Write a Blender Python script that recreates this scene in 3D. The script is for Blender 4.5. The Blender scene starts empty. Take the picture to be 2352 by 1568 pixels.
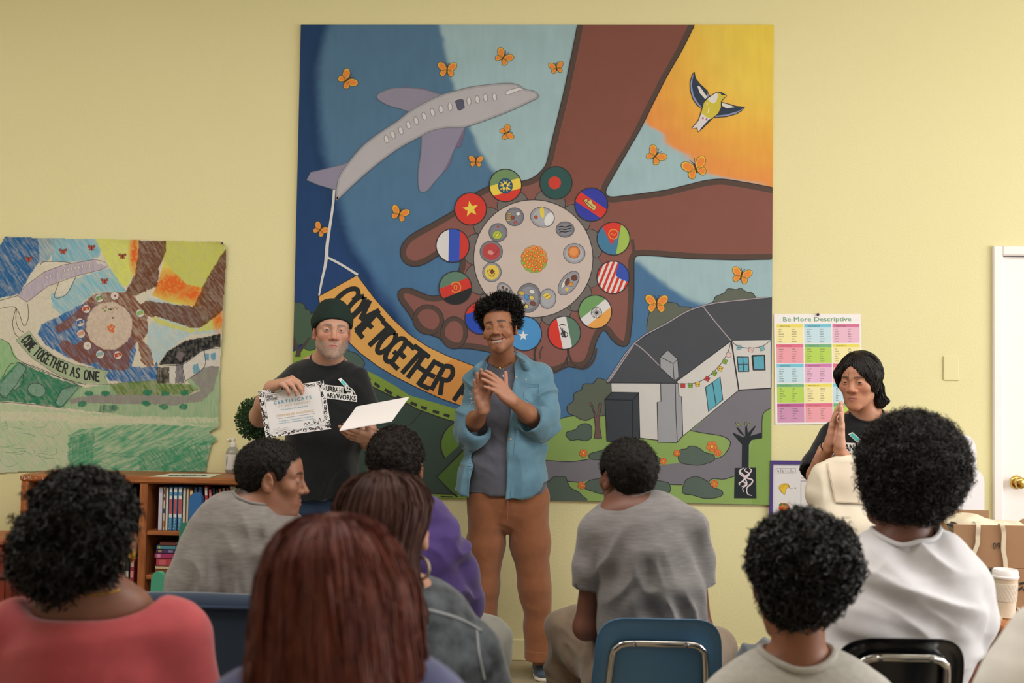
import bpy, math, random
import numpy as np
from mathutils import Vector, Matrix
from mathutils.geometry import tessellate_polygon

random.seed(7)
RNG = np.random.default_rng(7)
SC = bpy.context.scene
COL = SC.collection
PI = math.pi

# ------------------------------------------------------------------ camera
FPX = 2700.0                                   # focal length in pixels of a 2352 px wide frame
CAM = np.array([0.2027, -5.9995, 1.3497])
YAW, PITCH, ROLL = -0.0494, 0.0433, 0.0157
_F = np.array([math.sin(YAW)*math.cos(PITCH), math.cos(YAW)*math.cos(PITCH), math.sin(PITCH)])
_r = np.array([math.cos(YAW), -math.sin(YAW), 0.0])
_u = np.cross(_r, _F)
RIGHT = _r*math.cos(ROLL)+_u*math.sin(ROLL)
UP = _u*math.cos(ROLL)-_r*math.sin(ROLL)
FWD = _F
cd = bpy.data.cameras.new('camera')
cam = bpy.data.objects.new('camera', cd)
COL.objects.link(cam)
M = Matrix(((RIGHT[0], UP[0], -FWD[0], CAM[0]), (RIGHT[1], UP[1], -FWD[1], CAM[1]),
            (RIGHT[2], UP[2], -FWD[2], CAM[2]), (0, 0, 0, 1)))
cam.matrix_world = M
cd.sensor_width = 36.0
cd.lens = FPX/2352*36.0
cd.clip_start = 0.05
cd.dof.use_dof = True
cd.dof.focus_distance = 5.2
cd.dof.aperture_fstop = 3.6
SC.camera = cam

# ------------------------------------------------------------------ light
SC.view_settings.view_transform = 'Standard'
SC.view_settings.look = 'None'
SC.view_settings.exposure = -0.15
SC.view_settings.gamma = 1.0
SC.view_settings.use_curve_mapping = False
world = bpy.data.worlds.new('world'); SC.world = world
world.use_nodes = True
world.node_tree.nodes['Background'].inputs[0].default_value = (0.80, 0.86, 1.0, 1)
world.node_tree.nodes['Background'].inputs[1].default_value = 0.30

def area_light(name, loc, aim, sx, sy, power, color):
    ld = bpy.data.lights.new(name, 'AREA'); ld.shape = 'RECTANGLE'
    ld.size = sx; ld.size_y = sy; ld.energy = power; ld.color = color
    o = bpy.data.objects.new(name, ld); COL.objects.link(o)
    o.location = loc
    d = Vector(aim)-Vector(loc)
    o.rotation_euler = d.to_track_quat('-Z', 'Y').to_euler()
    return o
# daylight through the two windows in the right wall, three added fill lamps overhead
area_light('window_light', (6.05, -2.9, 1.85), (0.0, -2.2, 1.35), 2.8, 2.0, 200, (0.95, 0.975, 1.0))
area_light('window_light', (6.05, -6.4, 1.85), (0.0, -4.4, 1.3), 2.6, 2.0, 110, (0.95, 0.975, 1.0))
for _x, _w in ((-3.0, 112), (0.2, 100), (3.0, 70)):
    area_light('ceiling_fill_light', (_x, -3.1, 3.66), (_x, -2.7, 0.0), 2.4, 1.6, _w, (1.0, 0.97, 0.94))

# ------------------------------------------------------------------ pixel helpers (lay the room out from measured sight lines)
def P(px, py, Z):
    return CAM + Z*(FWD + (px-1176)/FPX*RIGHT - (py-784)/FPX*UP)
def W(px, py, y=0.0):
    d = FWD + (px-1176)/FPX*RIGHT - (py-784)/FPX*UP
    return CAM + d*((y-CAM[1])/d[1])
def Wz(px, py, z):
    d = FWD + (px-1176)/FPX*RIGHT - (py-784)/FPX*UP
    return CAM + d*((z-CAM[2])/d[2])
def Wn(pts, y):
    pts = np.asarray(pts, float)
    d = FWD[None] + (pts[:, :1]-1176)/FPX*RIGHT[None] - (pts[:, 1:2]-784)/FPX*UP[None]
    return CAM[None] + d*((y-CAM[1])/d[:, 1:2])
def px2m(n, Z):
    return n*Z/FPX

# ------------------------------------------------------------------ colour / materials
def lin(c):
    if isinstance(c, str):
        c = c.lstrip('#'); c = [int(c[i:i+2], 16)/255 for i in (0, 2, 4)]
    return tuple((v/12.92 if v <= 0.04045 else ((v+0.055)/1.055)**2.4) for v in c[:3])

MATS = {}
def mat(name, col, rough=0.7, metal=0.0, spec=0.35, bump=None, var=None, sheen=0.0, sss=0.0, attr=False,
        trans=0.0, emit=None, coat=0.0, alpha=1.0, stretch=None):
    """bump=(scale,strength,distance); var=(scale,amount,hex2)"""
    if name in MATS: return MATS[name]
    m = bpy.data.materials.new(name); m.use_nodes = True
    nt = m.node_tree; b = nt.nodes['Principled BSDF']
    c = lin(col) if col else (1, 1, 1)
    b.inputs['Base Color'].default_value = (*c, 1)
    b.inputs['Roughness'].default_value = rough
    b.inputs['Metallic'].default_value = metal
    b.inputs['Specular IOR Level'].default_value = spec
    if sheen: b.inputs['Sheen Weight'].default_value = sheen
    if coat: b.inputs['Coat Weight'].default_value = coat
    if trans: b.inputs['Transmission Weight'].default_value = trans
    if alpha < 1: b.inputs['Alpha'].default_value = alpha
    if sss:
        b.inputs['Subsurface Weight'].default_value = sss
        b.inputs['Subsurface Radius'].default_value = (0.012, 0.005, 0.003)
        b.inputs['Subsurface Scale'].default_value = 0.6
    if emit:
        b.inputs['Emission Color'].default_value = (*lin(emit[0]), 1); b.inputs['Emission Strength'].default_value = emit[1]
    src = None
    tc = nt.nodes.new('ShaderNodeTexCoord')
    vec = tc.outputs['Object']
    if stretch:
        mp = nt.nodes.new('ShaderNodeMapping'); mp.inputs['Scale'].default_value = stretch
        nt.links.new(vec, mp.inputs[0]); vec = mp.outputs[0]
    if attr:
        a = nt.nodes.new('ShaderNodeVertexColor'); a.layer_name = 'Col'; src = a.outputs[0]
    if var:
        n = nt.nodes.new('ShaderNodeTexNoise'); n.inputs['Scale'].default_value = var[0]; n.inputs['Detail'].default_value = 5
        nt.links.new(vec, n.inputs['Vector'])
        r = nt.nodes.new('ShaderNodeValToRGB')
        r.color_ramp.elements[0].position = 0.32; r.color_ramp.elements[1].position = 0.68
        if attr:
            r.color_ramp.elements[0].color = (1-var[1],)*3+(1,); r.color_ramp.elements[1].color = (1, 1, 1, 1)
            mx = nt.nodes.new('ShaderNodeMix'); mx.data_type = 'RGBA'; mx.blend_type = 'MULTIPLY'; mx.inputs[0].default_value = 1
            nt.links.new(src, mx.inputs[6]); nt.links.new(r.outputs[0], mx.inputs[7]); src = mx.outputs[2]
        else:
            c2 = lin(var[2])
            r.color_ramp.elements[0].color = (*[c[i]+(c2[i]-c[i])*var[1] for i in range(3)], 1)
            r.color_ramp.elements[1].color = (*c, 1)
            src = r.outputs[0]
        nt.links.new(n.outputs['Fac'], r.inputs[0])
    if src is not None: nt.links.new(src, b.inputs['Base Color'])
    if bump:
        n = nt.nodes.new('ShaderNodeTexNoise'); n.inputs['Scale'].default_value = bump[0]; n.inputs['Detail'].default_value = 4
        nt.links.new(vec, n.inputs['Vector'])
        bp = nt.nodes.new('ShaderNodeBump'); bp.inputs['Strength'].default_value = bump[1]; bp.inputs['Distance'].default_value = bump[2]
        nt.links.new(n.outputs['Fac'], bp.inputs['Height']); nt.links.new(bp.outputs[0], b.inputs['Normal'])
    MATS[name] = m
    return m

def wood(name, c1, c2, axis='x', rough=0.42, scale=7.0):
    if name in MATS: return MATS[name]
    m = mat(name, c1, rough=rough, spec=0.4)
    nt = m.node_tree; b = nt.nodes['Principled BSDF']
    tc = nt.nodes.new('ShaderNodeTexCoord'); mp = nt.nodes.new('ShaderNodeMapping')
    s = {'x': (0.9, 9, 9), 'y': (9, 0.9, 9), 'z': (9, 9, 0.9)}[axis]
    mp.inputs['Scale'].default_value = s
    nt.links.new(tc.outputs['Object'], mp.inputs[0])
    n = nt.nodes.new('ShaderNodeTexNoise'); n.inputs['Scale'].default_value = scale; n.inputs['Detail'].default_value = 6
    n.inputs['Distortion'].default_value = 0.6
    nt.links.new(mp.outputs[0], n.inputs['Vector'])
    r = nt.nodes.new('ShaderNodeValToRGB'); r.color_ramp.elements[0].position = 0.36; r.color_ramp.elements[1].position = 0.66
    r.color_ramp.elements[0].color = (*lin(c2), 1); r.color_ramp.elements[1].color = (*lin(c1), 1)
    nt.links.new(n.outputs['Fac'], r.inputs[0]); nt.links.new(r.outputs[0], b.inputs['Base Color'])
    bp = nt.nodes.new('ShaderNodeBump'); bp.inputs['Strength'].default_value = 0.15; bp.inputs['Distance'].default_value = 0.001
    nt.links.new(n.outputs['Fac'], bp.inputs['Height']); nt.links.new(bp.outputs[0], b.inputs['Normal'])
    return m

# ------------------------------------------------------------------ object helpers
def thing(name, label, cat, loc=(0, 0, 0), rotz=0.0, group=None):
    o = bpy.data.objects.new(name, None); COL.objects.link(o)
    o.location = loc; o.rotation_euler = (0, 0, rotz); o.empty_display_size = 0.05
    o['label'] = label; o['category'] = cat
    if group: o['group'] = group
    return o
def tag(o, label=None, cat=None, group=None, kind=None):
    if label: o['label'] = label
    if cat: o['category'] = cat
    if group: o['group'] = group
    if kind: o['kind'] = kind
    return o
def link(name, me, m=None, parent=None, world=True, smooth=False):
    """link mesh data given in world space; keep it in place under its parent"""
    o = bpy.data.objects.new(name, me); COL.objects.link(o)
    if m is not None:
        for q in (m if isinstance(m, (list, tuple)) else [m]): me.materials.append(q)
    if smooth:
        me.polygons.foreach_set('use_smooth', np.ones(len(me.polygons), bool))
    if parent is not None:
        o.parent = parent
        if world:
            o.matrix_parent_inverse = (Matrix.LocRotScale(parent.location, parent.rotation_euler, parent.scale)
                                       if parent.parent is None else Matrix.Identity(4)).inverted()
    return o
def np_mesh(name, verts, faces, colors=None, smooth=False):
    """faces: (n,3) or (n,4) int array, or a list of such arrays"""
    me = bpy.data.meshes.new(name)
    verts = np.asarray(verts, np.float32)
    fl = [np.asarray(f, np.int32) for f in (faces if isinstance(faces, list) else [faces])]
    fl = [f for f in fl if len(f)]
    me.vertices.add(len(verts)); me.vertices.foreach_set('co', verts.ravel())
    loops = np.concatenate([f.ravel() for f in fl]) if fl else np.zeros(0, np.int32)
    tot = np.concatenate([np.full(len(f), f.shape[1], np.int32) for f in fl]) if fl else np.zeros(0, np.int32)
    start = np.concatenate([[0], np.cumsum(tot)[:-1]]).astype(np.int32) if len(tot) else tot
    me.loops.add(len(loops)); me.loops.foreach_set('vertex_index', loops)
    me.polygons.add(len(tot)); me.polygons.foreach_set('loop_start', start); me.polygons.foreach_set('loop_total', tot)
    me.polygons.foreach_set('use_smooth', np.full(len(tot), bool(smooth)))
    me.update(calc_edges=True)
    if colors is not None:
        ca = me.color_attributes.new('Col', 'FLOAT_COLOR', 'POINT')
        c = np.ones((len(verts), 4), np.float32); c[:, :3] = colors
        ca.data.foreach_set('color', c.ravel())
    return me

class MB:
    """collects simple solids in world space, builds one mesh"""
    def __init__(s): s.v = []; s.f3 = []; s.f4 = []; s.n = 0
    def add(s, v, f):
        v = np.asarray(v, float); s.v.append(v)
        for q in f:
            (s.f4 if len(q) == 4 else s.f3).append([i+s.n for i in q]) if len(q) in (3, 4) else s.ngon([i+s.n for i in q])
        s.n += len(v); return s
    def ngon(s, q):
        for i in range(1, len(q)-1): s.f3.append([q[0], q[i], q[i+1]])
    def box(s, lo, hi, bev=0.0, frame=None):
        lo = np.array(lo, float); hi = np.array(hi, float)
        b = min(bev, 0.49*min(hi-lo))
        if b <= 0:
            v = [[x, y, z] for x in (lo[0], hi[0]) for y in (lo[1], hi[1]) for z in (lo[2], hi[2])]
            f = [(0, 1, 3, 2), (4, 6, 7, 5), (0, 4, 5, 1), (2, 3, 7, 6), (0, 2, 6, 4), (1, 5, 7, 3)]
        else:
            v = []; idx = {}
            for sx in (0, 1):
                for sy in (0, 1):
                    for sz in (0, 1):
                        c = [hi[0] if sx else lo[0], hi[1] if sy else lo[1], hi[2] if sz else lo[2]]
                        d = [-b if sx else b, -b if sy else b, -b if sz else b]
                        for a in range(3):
                            p = [c[i]+(0 if i == a else d[i]) for i in range(3)]
                            idx[(sx, sy, sz, a)] = len(v); v.append(p)
            f = []
            for a in range(3):
                o1, o2 = [i for i in range(3) if i != a]
                for sa in (0, 1):
                    q = []
                    for (p1, p2) in ((0, 0), (1, 0), (1, 1), (0, 1)):
                        k = [0, 0, 0]; k[a] = sa; k[o1] = p1; k[o2] = p2
                        q.append(idx[(*k, a)])
                    f.append(q)
            for a in range(3):          # edges running along a
                o1, o2 = [i for i in range(3) if i != a]
                for p1 in (0, 1):
                    for p2 in (0, 1):
                        k0 = [0, 0, 0]; k1 = [0, 0, 0]; k0[a] = 0; k1[a] = 1
                        k0[o1] = k1[o1] = p1; k0[o2] = k1[o2] = p2
                        f.append([idx[(*k0, o1)], idx[(*k1, o1)], idx[(*k1, o2)], idx[(*k0, o2)]])
            for sx in (0, 1):
                for sy in (0, 1):
                    for sz in (0, 1): f.append([idx[(sx, sy, sz, a)] for a in range(3)])
        v = np.array(v)
        if frame is not None: v = v @ np.array(frame[0]).T + np.array(frame[1])
        return s.add(v, f)
    def tube(s, pts, r, n=10, closed=False, caps=True):
        pts = np.asarray(pts, float); m = len(pts)
        r = np.full(m, r) if np.isscalar(r) else np.asarray(r, float)
        t = np.gradient(pts, axis=0) if not closed else (np.roll(pts, -1, 0)-np.roll(pts, 1, 0))
        t /= np.linalg.norm(t, axis=1)[:, None]+1e-12
        a = np.array([0, 0, 1.0]) if abs(t[0][2]) < 0.9 else np.array([1.0, 0, 0])
        u = np.cross(t[0], a); u /= np.linalg.norm(u)
        V = []
        for i in range(m):
            u = u-t[i]*(u@t[i]); u /= np.linalg.norm(u); w = np.cross(t[i], u)
            for k in range(n):
                g = 2*PI*k/n; V.append(pts[i]+r[i]*(math.cos(g)*u+math.sin(g)*w))
        F = []
        for i in range(m if closed else m-1):
            j = (i+1) % m
            for k in range(n):
                k2 = (k+1) % n
                F.append((i*n+k, i*n+k2, j*n+k2, j*n+k))
        if caps and not closed:
            F.append(list(range(n))[::-1]); F.append([(m-1)*n+k for k in range(n)])
        return s.add(V, F)
    def lathe(s, prof, c=(0, 0, 0), n=32, axis=None, cap=True):
        """prof: list of (radius, height)"""
        c = np.array(c, float)
        ax = np.array([0, 0, 1.0]) if axis is None else np.array(axis, float)/np.linalg.norm(axis)
        a = np.array([1.0, 0, 0]) if abs(ax[0]) < 0.9 else np.array([0, 1.0, 0])
        u = np.cross(ax, a); u /= np.linalg.norm(u); w = np.cross(ax, u)
        V = []
        for (r, h) in prof:
            for k in range(n):
                g = 2*PI*k/n; V.append(c+ax*h+r*(math.cos(g)*u+math.sin(g)*w))
        F = []
        for i in range(len(prof)-1):
            for k in range(n):
                k2 = (k+1) % n; F.append((i*n+k, i*n+k2, (i+1)*n+k2, (i+1)*n+k))
        if cap:
            F.append(list(range(n))[::-1]); F.append([(len(prof)-1)*n+k for k in range(n)])
        return s.add(V, F)
    def prism(s, poly, ext):
        """closed 3D planar polygon extruded by vector ext"""
        poly = np.asarray(poly, float); n = len(poly); e = np.asarray(ext, float)
        tr = tessellate_polygon([[Vector(p) for p in poly]])
        V = np.concatenate([poly, poly+e])
        F = [tuple(t) for t in tr]+[tuple(i+n for i in t[::-1]) for t in tr]
        F += [(i, (i+1) % n, (i+1) % n+n, i+n) for i in range(n)]
        return s.add(V, F)
    def build(s, name, m, parent=None, smooth=False, angle=None):
        me = np_mesh(name, np.concatenate(s.v), [np.array(s.f3, np.int32).reshape(-1, 3), np.array(s.f4, np.int32).reshape(-1, 4)])
        o = link(name, me, m, parent)
        if smooth:
            me.polygons.foreach_set('use_smooth', np.ones(len(me.polygons), bool))
            try: me.set_sharp_from_angle(angle=math.radians(angle or 40))
            except Exception: pass
        return o

# ------------------------------------------------------------------ smooth curves, noise
def spline(pts, n=8, closed=False):
    p = np.asarray(pts, float); m = len(p)
    if m < 3: return p
    out = []
    rng = range(m) if closed else range(m-1)
    for i in rng:
        p0 = p[(i-1) % m] if (closed or i > 0) else 2*p[0]-p[1]
        p1 = p[i]; p2 = p[(i+1) % m]
        p3 = p[(i+2) % m] if (closed or i+2 < m) else 2*p[-1]-p[-2]
        for k in range(n):
            t = k/n
            out.append(0.5*((2*p1)+(-p0+p2)*t+(2*p0-5*p1+4*p2-p3)*t*t+(-p0+3*p1-3*p2+p3)*t**3))
    if not closed: out.append(p[-1])
    return np.array(out)

def _hash(ix, iy, iz, seed):
    h = (ix.astype(np.int64)*374761393 + iy.astype(np.int64)*668265263 + iz.astype(np.int64)*2147483647 + seed*974711) & 0x7fffffff
    h = ((h ^ (h >> 13))*1274126177) & 0x7fffffff
    h = h ^ (h >> 16)
    return (h & 0xffff)/65535.0
def vnoise(p, seed=0):
    p = np.asarray(p, float)
    if p.shape[1] == 2: p = np.concatenate([p, np.zeros((len(p), 1))], 1)
    i = np.floor(p).astype(np.int64); f = p-i; f = f*f*(3-2*f)
    r = 0
    for dx in (0, 1):
        for dy in (0, 1):
            for dz in (0, 1):
                w = (f[:, 0] if dx else 1-f[:, 0])*(f[:, 1] if dy else 1-f[:, 1])*(f[:, 2] if dz else 1-f[:, 2])
                r = r + w*_hash(i[:, 0]+dx, i[:, 1]+dy, i[:, 2]+dz, seed)
    return r*2-1
def sstep(a, b, x):
    t = np.clip((x-a)/(b-a), 0, 1); return t*t*(3-2*t)

# ------------------------------------------------------------------ flat print: shapes in photo pixels laid on a plane of the room
def in_poly(pts, poly):
    x, y = pts[:, 0], pts[:, 1]; c = np.zeros(len(pts), bool); poly = np.asarray(poly, float); n = len(poly)
    for i in range(n):
        x1, y1 = poly[i]; x2, y2 = poly[(i+1) % n]
        if y1 == y2: continue
        k = ((y1 > y) != (y2 > y)) & (x < (x2-x1)*(y-y1)/(y2-y1)+x1)
        c ^= k
    return c
def inset(pts, d):
    p = np.asarray(pts, float); n = len(p)
    a = 0.5*np.sum(p[:, 0]*np.roll(p[:, 1], -1)-np.roll(p[:, 0], -1)*p[:, 1])
    e = np.roll(p, -1, 0)-np.roll(p, 1, 0); e /= np.linalg.norm(e, axis=1)[:, None]+1e-9
    nrm = np.stack([-e[:, 1], e[:, 0]], 1)*(1 if a > 0 else -1)
    return p+nrm*d
def clip_poly(poly, clip):
    """Sutherland-Hodgman against a convex polygon"""
    out = [np.array(q, float) for q in poly]; cp = np.asarray(clip, float)
    a = 0.5*np.sum(cp[:, 0]*np.roll(cp[:, 1], -1)-np.roll(cp[:, 0], -1)*cp[:, 1]); sg = 1 if a > 0 else -1
    for i in range(len(cp)):
        A = cp[i]; B = cp[(i+1) % len(cp)]; e = B-A
        side = lambda q: sg*(e[0]*(q[1]-A[1])-e[1]*(q[0]-A[0]))
        res = []
        for k in range(len(out)):
            p, q = out[k], out[(k+1) % len(out)]; sp, sq = side(p), side(q)
            if sp >= 0: res.append(p)
            if (sp >= 0) != (sq >= 0): res.append(p+(q-p)*(sp/(sp-sq)))
        out = res
        if len(out) < 3: return []
    return out

class Paint:
    STEP = 0.00022
    def __init__(s, to3d, normal, clip=None):
        s.to3d = to3d; s.nrm = np.asarray(normal, float); s.clip = clip; s.V = []; s.F = []; s.C = []; s.n = 0
    def _put(s, v2, f, col, lev):
        v2 = np.asarray(v2, float)
        if not len(v2) or not len(f): return
        s.k = (getattr(s, 'k', 0)+1) % 18
        s.V.append(s.to3d(v2)+s.nrm*(lev*s.STEP+s.k*9e-6)); s.F.append(np.asarray(f, np.int32).reshape(-1, 3)+s.n)
        c = np.asarray(lin(col) if isinstance(col, str) else col, float)
        s.C.append(np.broadcast_to(c, (len(v2), 3))); s.n += len(v2)
    def fill(s, pts, col, lev, smooth=0, clip=True):
        pts = spline(pts, smooth, True) if smooth else np.asarray(pts, float)
        if clip and s.clip is not None:
            lo = pts.min(0); hi = pts.max(0)
            if not in_poly(pts, s.clip).all(): pts = clip_poly(pts, s.clip)
        if len(pts) < 3: return
        tr = tessellate_polygon([[Vector((p[0], p[1], 0)) for p in pts]])
        s._put(pts, tr, col, lev)
    def stroke(s, pts, w, col, lev, smooth=0, closed=False, taper=None):
        pts = spline(pts, smooth, closed) if smooth else np.asarray(pts, float)
        if closed: pts = np.concatenate([pts, pts[:1]])
        if s.clip is not None:
            ok = in_poly(pts, s.clip)
            if not ok.all():
                seg = []; cur = []
                for p, k in zip(pts, ok):
                    if k: cur.append(p)
                    elif cur: seg.append(cur); cur = []
                if cur: seg.append(cur)
                for q in seg:
                    if len(q) > 1: s._ribbon(np.array(q), w, col, lev, taper)
                return
        s._ribbon(pts, w, col, lev, taper)
    def _ribbon(s, p, w, col, lev, taper=None):
        e = np.gradient(p, axis=0); e /= np.linalg.norm(e, axis=1)[:, None]+1e-9
        nr = np.stack([-e[:, 1], e[:, 0]], 1)
        ww = np.full(len(p), w/2.0)
        if taper is not None: ww = ww*np.interp(np.linspace(0, 1, len(p)), np.linspace(0, 1, len(taper)), taper)
        v = np.concatenate([p+nr*ww[:, None], p-nr*ww[:, None]]); n = len(p)
        f = []
        for i in range(n-1): f += [(i, i+1, n+i), (i+1, n+i+1, n+i)]
        s._put(v, f, col, lev)
    def ell(s, c, rx, ry, col, lev, rot=0.0, n=20, out=None, ow=2.0, a0=None):
        g = np.linspace(0, 2*PI, n, endpoint=False); x = rx*np.cos(g); y = ry*np.sin(g); cr, sr = math.cos(rot), math.sin(rot)
        pts = np.stack([c[0]+x*cr-y*sr, c[1]+x*sr+y*cr], 1)
        if col: s.fill(pts, col, lev)
        if out: s.stroke(pts, ow, out, lev+0.5, closed=True)
        return pts
    def text(s, txt, box, col, lev, fit=True, track=1.0, bold=0.0):
        """box = (origin, right vector, down vector) in photo pixels: left-top corner of the line and its extents"""
        v, f = text_mesh(txt, track, bold)
        if len(v) == 0: return
        lo = v.min(0); hi = v.max(0); sz = np.maximum(hi-lo, 1e-6)
        q = (v-lo)/sz
        o, rx, dn = [np.asarray(t, float) for t in box]
        s._put(o+q[:, :1]*rx+(1-q[:, 1:])*dn, f, col, lev)
    def text_h(s, txt, o, h, col, lev, dirx=(1, 0), track=1.0, bold=0.0, xs=1.0, center=False):
        """line of cap height h starting with its left-bottom at o"""
        v, f = text_mesh(txt, track, bold)
        if len(v) == 0: return
        k = h/0.69; dx = np.array(dirx, float)/np.linalg.norm(dirx); dy = np.array([-dx[1], dx[0]])
        x = v[:, :1]*k*xs
        if center: x = x-(v[:, 0].max()*k*xs)/2
        s._put(np.asarray(o, float)+x*dx-v[:, 1:]*k*dy, f, col, lev)
    def mesh(s, name):
        return np_mesh(name, np.concatenate(s.V), np.concatenate(s.F), np.concatenate(s.C))

_TX = {}
def text_mesh(txt, track=1.0, bold=0.0):
    key = (txt, track, bold)
    if key in _TX: return _TX[key]
    cu = bpy.data.curves.new('tmp_text', 'FONT'); cu.body = txt; cu.resolution_u = 2; cu.space_character = track; cu.offset = bold
    ob = bpy.data.objects.new('tmp_text', cu)
    me = ob.to_mesh()
    v = np.zeros(len(me.vertices)*3); me.vertices.foreach_get('co', v); v = v.reshape(-1, 3)[:, :2].copy()
    me.calc_loop_triangles()
    f = np.zeros(len(me.loop_triangles)*3, np.int32); me.loop_triangles.foreach_get('vertices', f); f = f.reshape(-1, 3)
    ob.to_mesh_clear()
    bpy.data.objects.remove(ob); bpy.data.curves.remove(cu)
    _TX[key] = (v, f); return v, f

PAINT = mat('paint_print', None, rough=0.72, spec=0.25, attr=True, var=(9.0, 0.05, None), bump=(350, 0.12, 0.0006))
PRINT = mat('ink_print', None, rough=0.55, spec=0.3, attr=True)
# ------------------------------------------------------------------ the room
XL, XR, YF, H = -5.2, 6.2, -9.4, 3.7
M_WALL = mat('yellow_wall_paint', '#e0d7a5', rough=0.6, spec=0.3, bump=(95, 0.28, 0.004), var=(1.5, 0.3, '#dcd29c'))
M_CEIL = mat('ceiling_paint', '#e9e4d6', rough=0.9)
M_FLOOR = mat('vinyl_floor', '#a3957c', rough=0.5, var=(6, 0.7, '#8a7d66'), bump=(60, 0.1, 0.001))
M_WHITE = mat('white_paint', '#f1eae8', rough=0.45, spec=0.4)
def struct(name, m, *boxes, bev=0.0):
    b = MB()
    for lo, hi in boxes: b.box(lo, hi, bev)
    return tag(b.build(name, m), kind='structure')
struct('floor', M_FLOOR, ((XL-.1, YF-.1, -0.1), (XR+.1, 0.1, 0.0)))
struct('ceiling', M_CEIL, ((XL-.1, YF-.1, H), (XR+.1, 0.1, H+.1)))
door_x0 = W(2278, 600)[0]; door_top = W(2278, 565)[2]
struct('wall_back', M_WALL, ((XL-.1, 0, 0), (door_x0+.02, 0.1, H)), ((door_x0+.02, 0, door_top-.02), (door_x0+1.02, 0.1, H)),
       ((door_x0+1.02, 0, 0), (XR+.1, 0.1, H)))
M_SIDE = mat('cream_side_wall', '#e6e0d0', rough=0.7)
struct('wall_left', M_SIDE, ((XL-.1, YF, 0), (XL, 0, H)))
struct('wall_front', M_SIDE, ((XL, YF-.1, 0), (XR, YF, H)))
w0, w1 = 0.8, 2.9
struct('wall_right', M_SIDE, ((XR, YF, 0), (XR+.1, 0, w0)), ((XR, YF, w1), (XR+.1, 0, H)), ((XR, YF, w0), (XR+.1, -8.2, w1)),
       ((XR, -5.1, w0), (XR+.1, -4.4, w1)), ((XR, -1.5, w0), (XR+.1, 0, w1)))
for k, (a, b) in enumerate(((-8.2, -5.1), (-4.4, -1.5)), 1):
    fr = struct('window_%d' % k, M_WHITE, ((XR+.02, a, w0), (XR+.08, a+.05, w1)), ((XR+.02, b-.05, w0), (XR+.08, b, w1)),
                ((XR+.02, a, w0), (XR+.08, b, w0+.05)), ((XR+.02, a, w1-.05), (XR+.08, b, w1)), ((XR+.03, (a+b)/2-.02, w0), (XR+.07, (a+b)/2+.02, w1)))
    g = MB().box((XR+.045, a+.04, w0+.04), (XR+.053, b-.04, w1-.04)).build('pane', mat('window_glass', '#f4f8fa', rough=0.05, trans=0.95), fr)
bb = W(1450, 1474)[2]
struct('baseboard_back', mat('yellow_baseboard', '#e0d7a5', rough=0.5), ((XL, -.012, 0.0), (door_x0-.001, 0, bb)), bev=.003)
# white door at the right edge of the back wall
d = MB(); fw = W(2300, 700)[0]-door_x0
d.box((door_x0, -.022, 0), (door_x0+fw, .08, door_top), .006)
d.box((door_x0+fw, -.022, door_top-fw), (door_x0+1.04-fw, .08, door_top), .006)
d.box((door_x0+1.04-fw, -.022, 0), (door_x0+1.04, .08, door_top), .006)
d.box((door_x0+fw, 0.005, 0), (door_x0+fw+.012, .08, door_top-fw), .003)
door = tag(d.build('door_1', M_WHITE), kind='structure')
MB().box((door_x0+fw+.004, 0.018, 0.006), (door_x0+1.04-fw-.004, 0.06, door_top-fw-.004), .002).build('door_leaf', mat('door_leaf_paint', '#f3ece8', rough=0.4), door)
kp = W(2335, 1107, 0.018)
M_BRASS = mat('brass', '#d9b765', rough=0.18, metal=1.0)
k = MB().lathe([(.034, 0.0), (.034, .004), (.031, .008), (.024, .011), (.013, .014), (.012, .028), (.015, .034), (.026, .040), (.0295, .050), (.028, .060), (.020, .067), (.008, .069)], kp, 32, (0, -1, 0))
kb = k.build('door_knob', M_BRASS, door, smooth=True)
# blank plate painted with the wall
a = W(2166, 817); b = W(2202, 874)
pl = MB().box((a[0], -.008, b[2]), (b[0], 0, a[2]), .004)
pl = tag(pl.build('blank_wall_plate', mat('yellow_plate', '#e0d7a5', rough=0.5)), 'blank square cover plate painted yellow on the wall left of the white door', 'wall plate')
# ------------------------------------------------------------------ the big mural: two plywood sheets side by side
MX0, MX1, MZ0, MZ1 = -1.22, 1.22, 0.8062, 3.2462
MT = 0.016
mural = thing('mural', 'big square painted mural with airplane, cupped hands and round flags on the wall', 'mural', (0, -0.005, MZ0))
M_PLY = mat('plywood_edge', '#b79f76', rough=0.8)
for i, (x0, x1) in enumerate(((MX0, -0.0006), (0.0006, MX1))):
    MB().box((x0, -MT-.0002, MZ0), (x1, -0.0005, MZ1), .0008).build('panel', M_PLY, mural)
def projn(X):
    d = np.asarray(X, float)-CAM; z = d@FWD
    return np.stack([1176+FPX*(d@RIGHT)/z, 784-FPX*(d@UP)/z], -1)
YM = -MT-.0004
MCL = projn(np.array([[MX0+.001, YM, MZ1-.001], [MX1-.001, YM, MZ1-.001], [MX1-.001, YM, MZ0+.001], [MX0+.001, YM, MZ0+.001]]))
mural_paint = lambda: Paint(lambda q: Wn(q, YM), (0, -1, 0), MCL)
c1 = lambda *p: [(660+x/3.5638, 40+y/3.5638) for x, y in p]
c2 = lambda *p: [(1220+x/3.5638, 40+y/3.5638) for x, y in p]
c3 = lambda *p: [(660+x/3.5638, 420+y/3.5638) for x, y in p]
c4 = lambda *p: [(1220+x/3.5638, 420+y/3.5638) for x, y in p]
c5 = lambda *p: [(1220+x/3.733, 780+y/3.733) for x, y in p]
c6 = lambda *p: [(560+x/3.734, 680+y/3.734) for x, y in p]
LN = '#343236'
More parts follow.
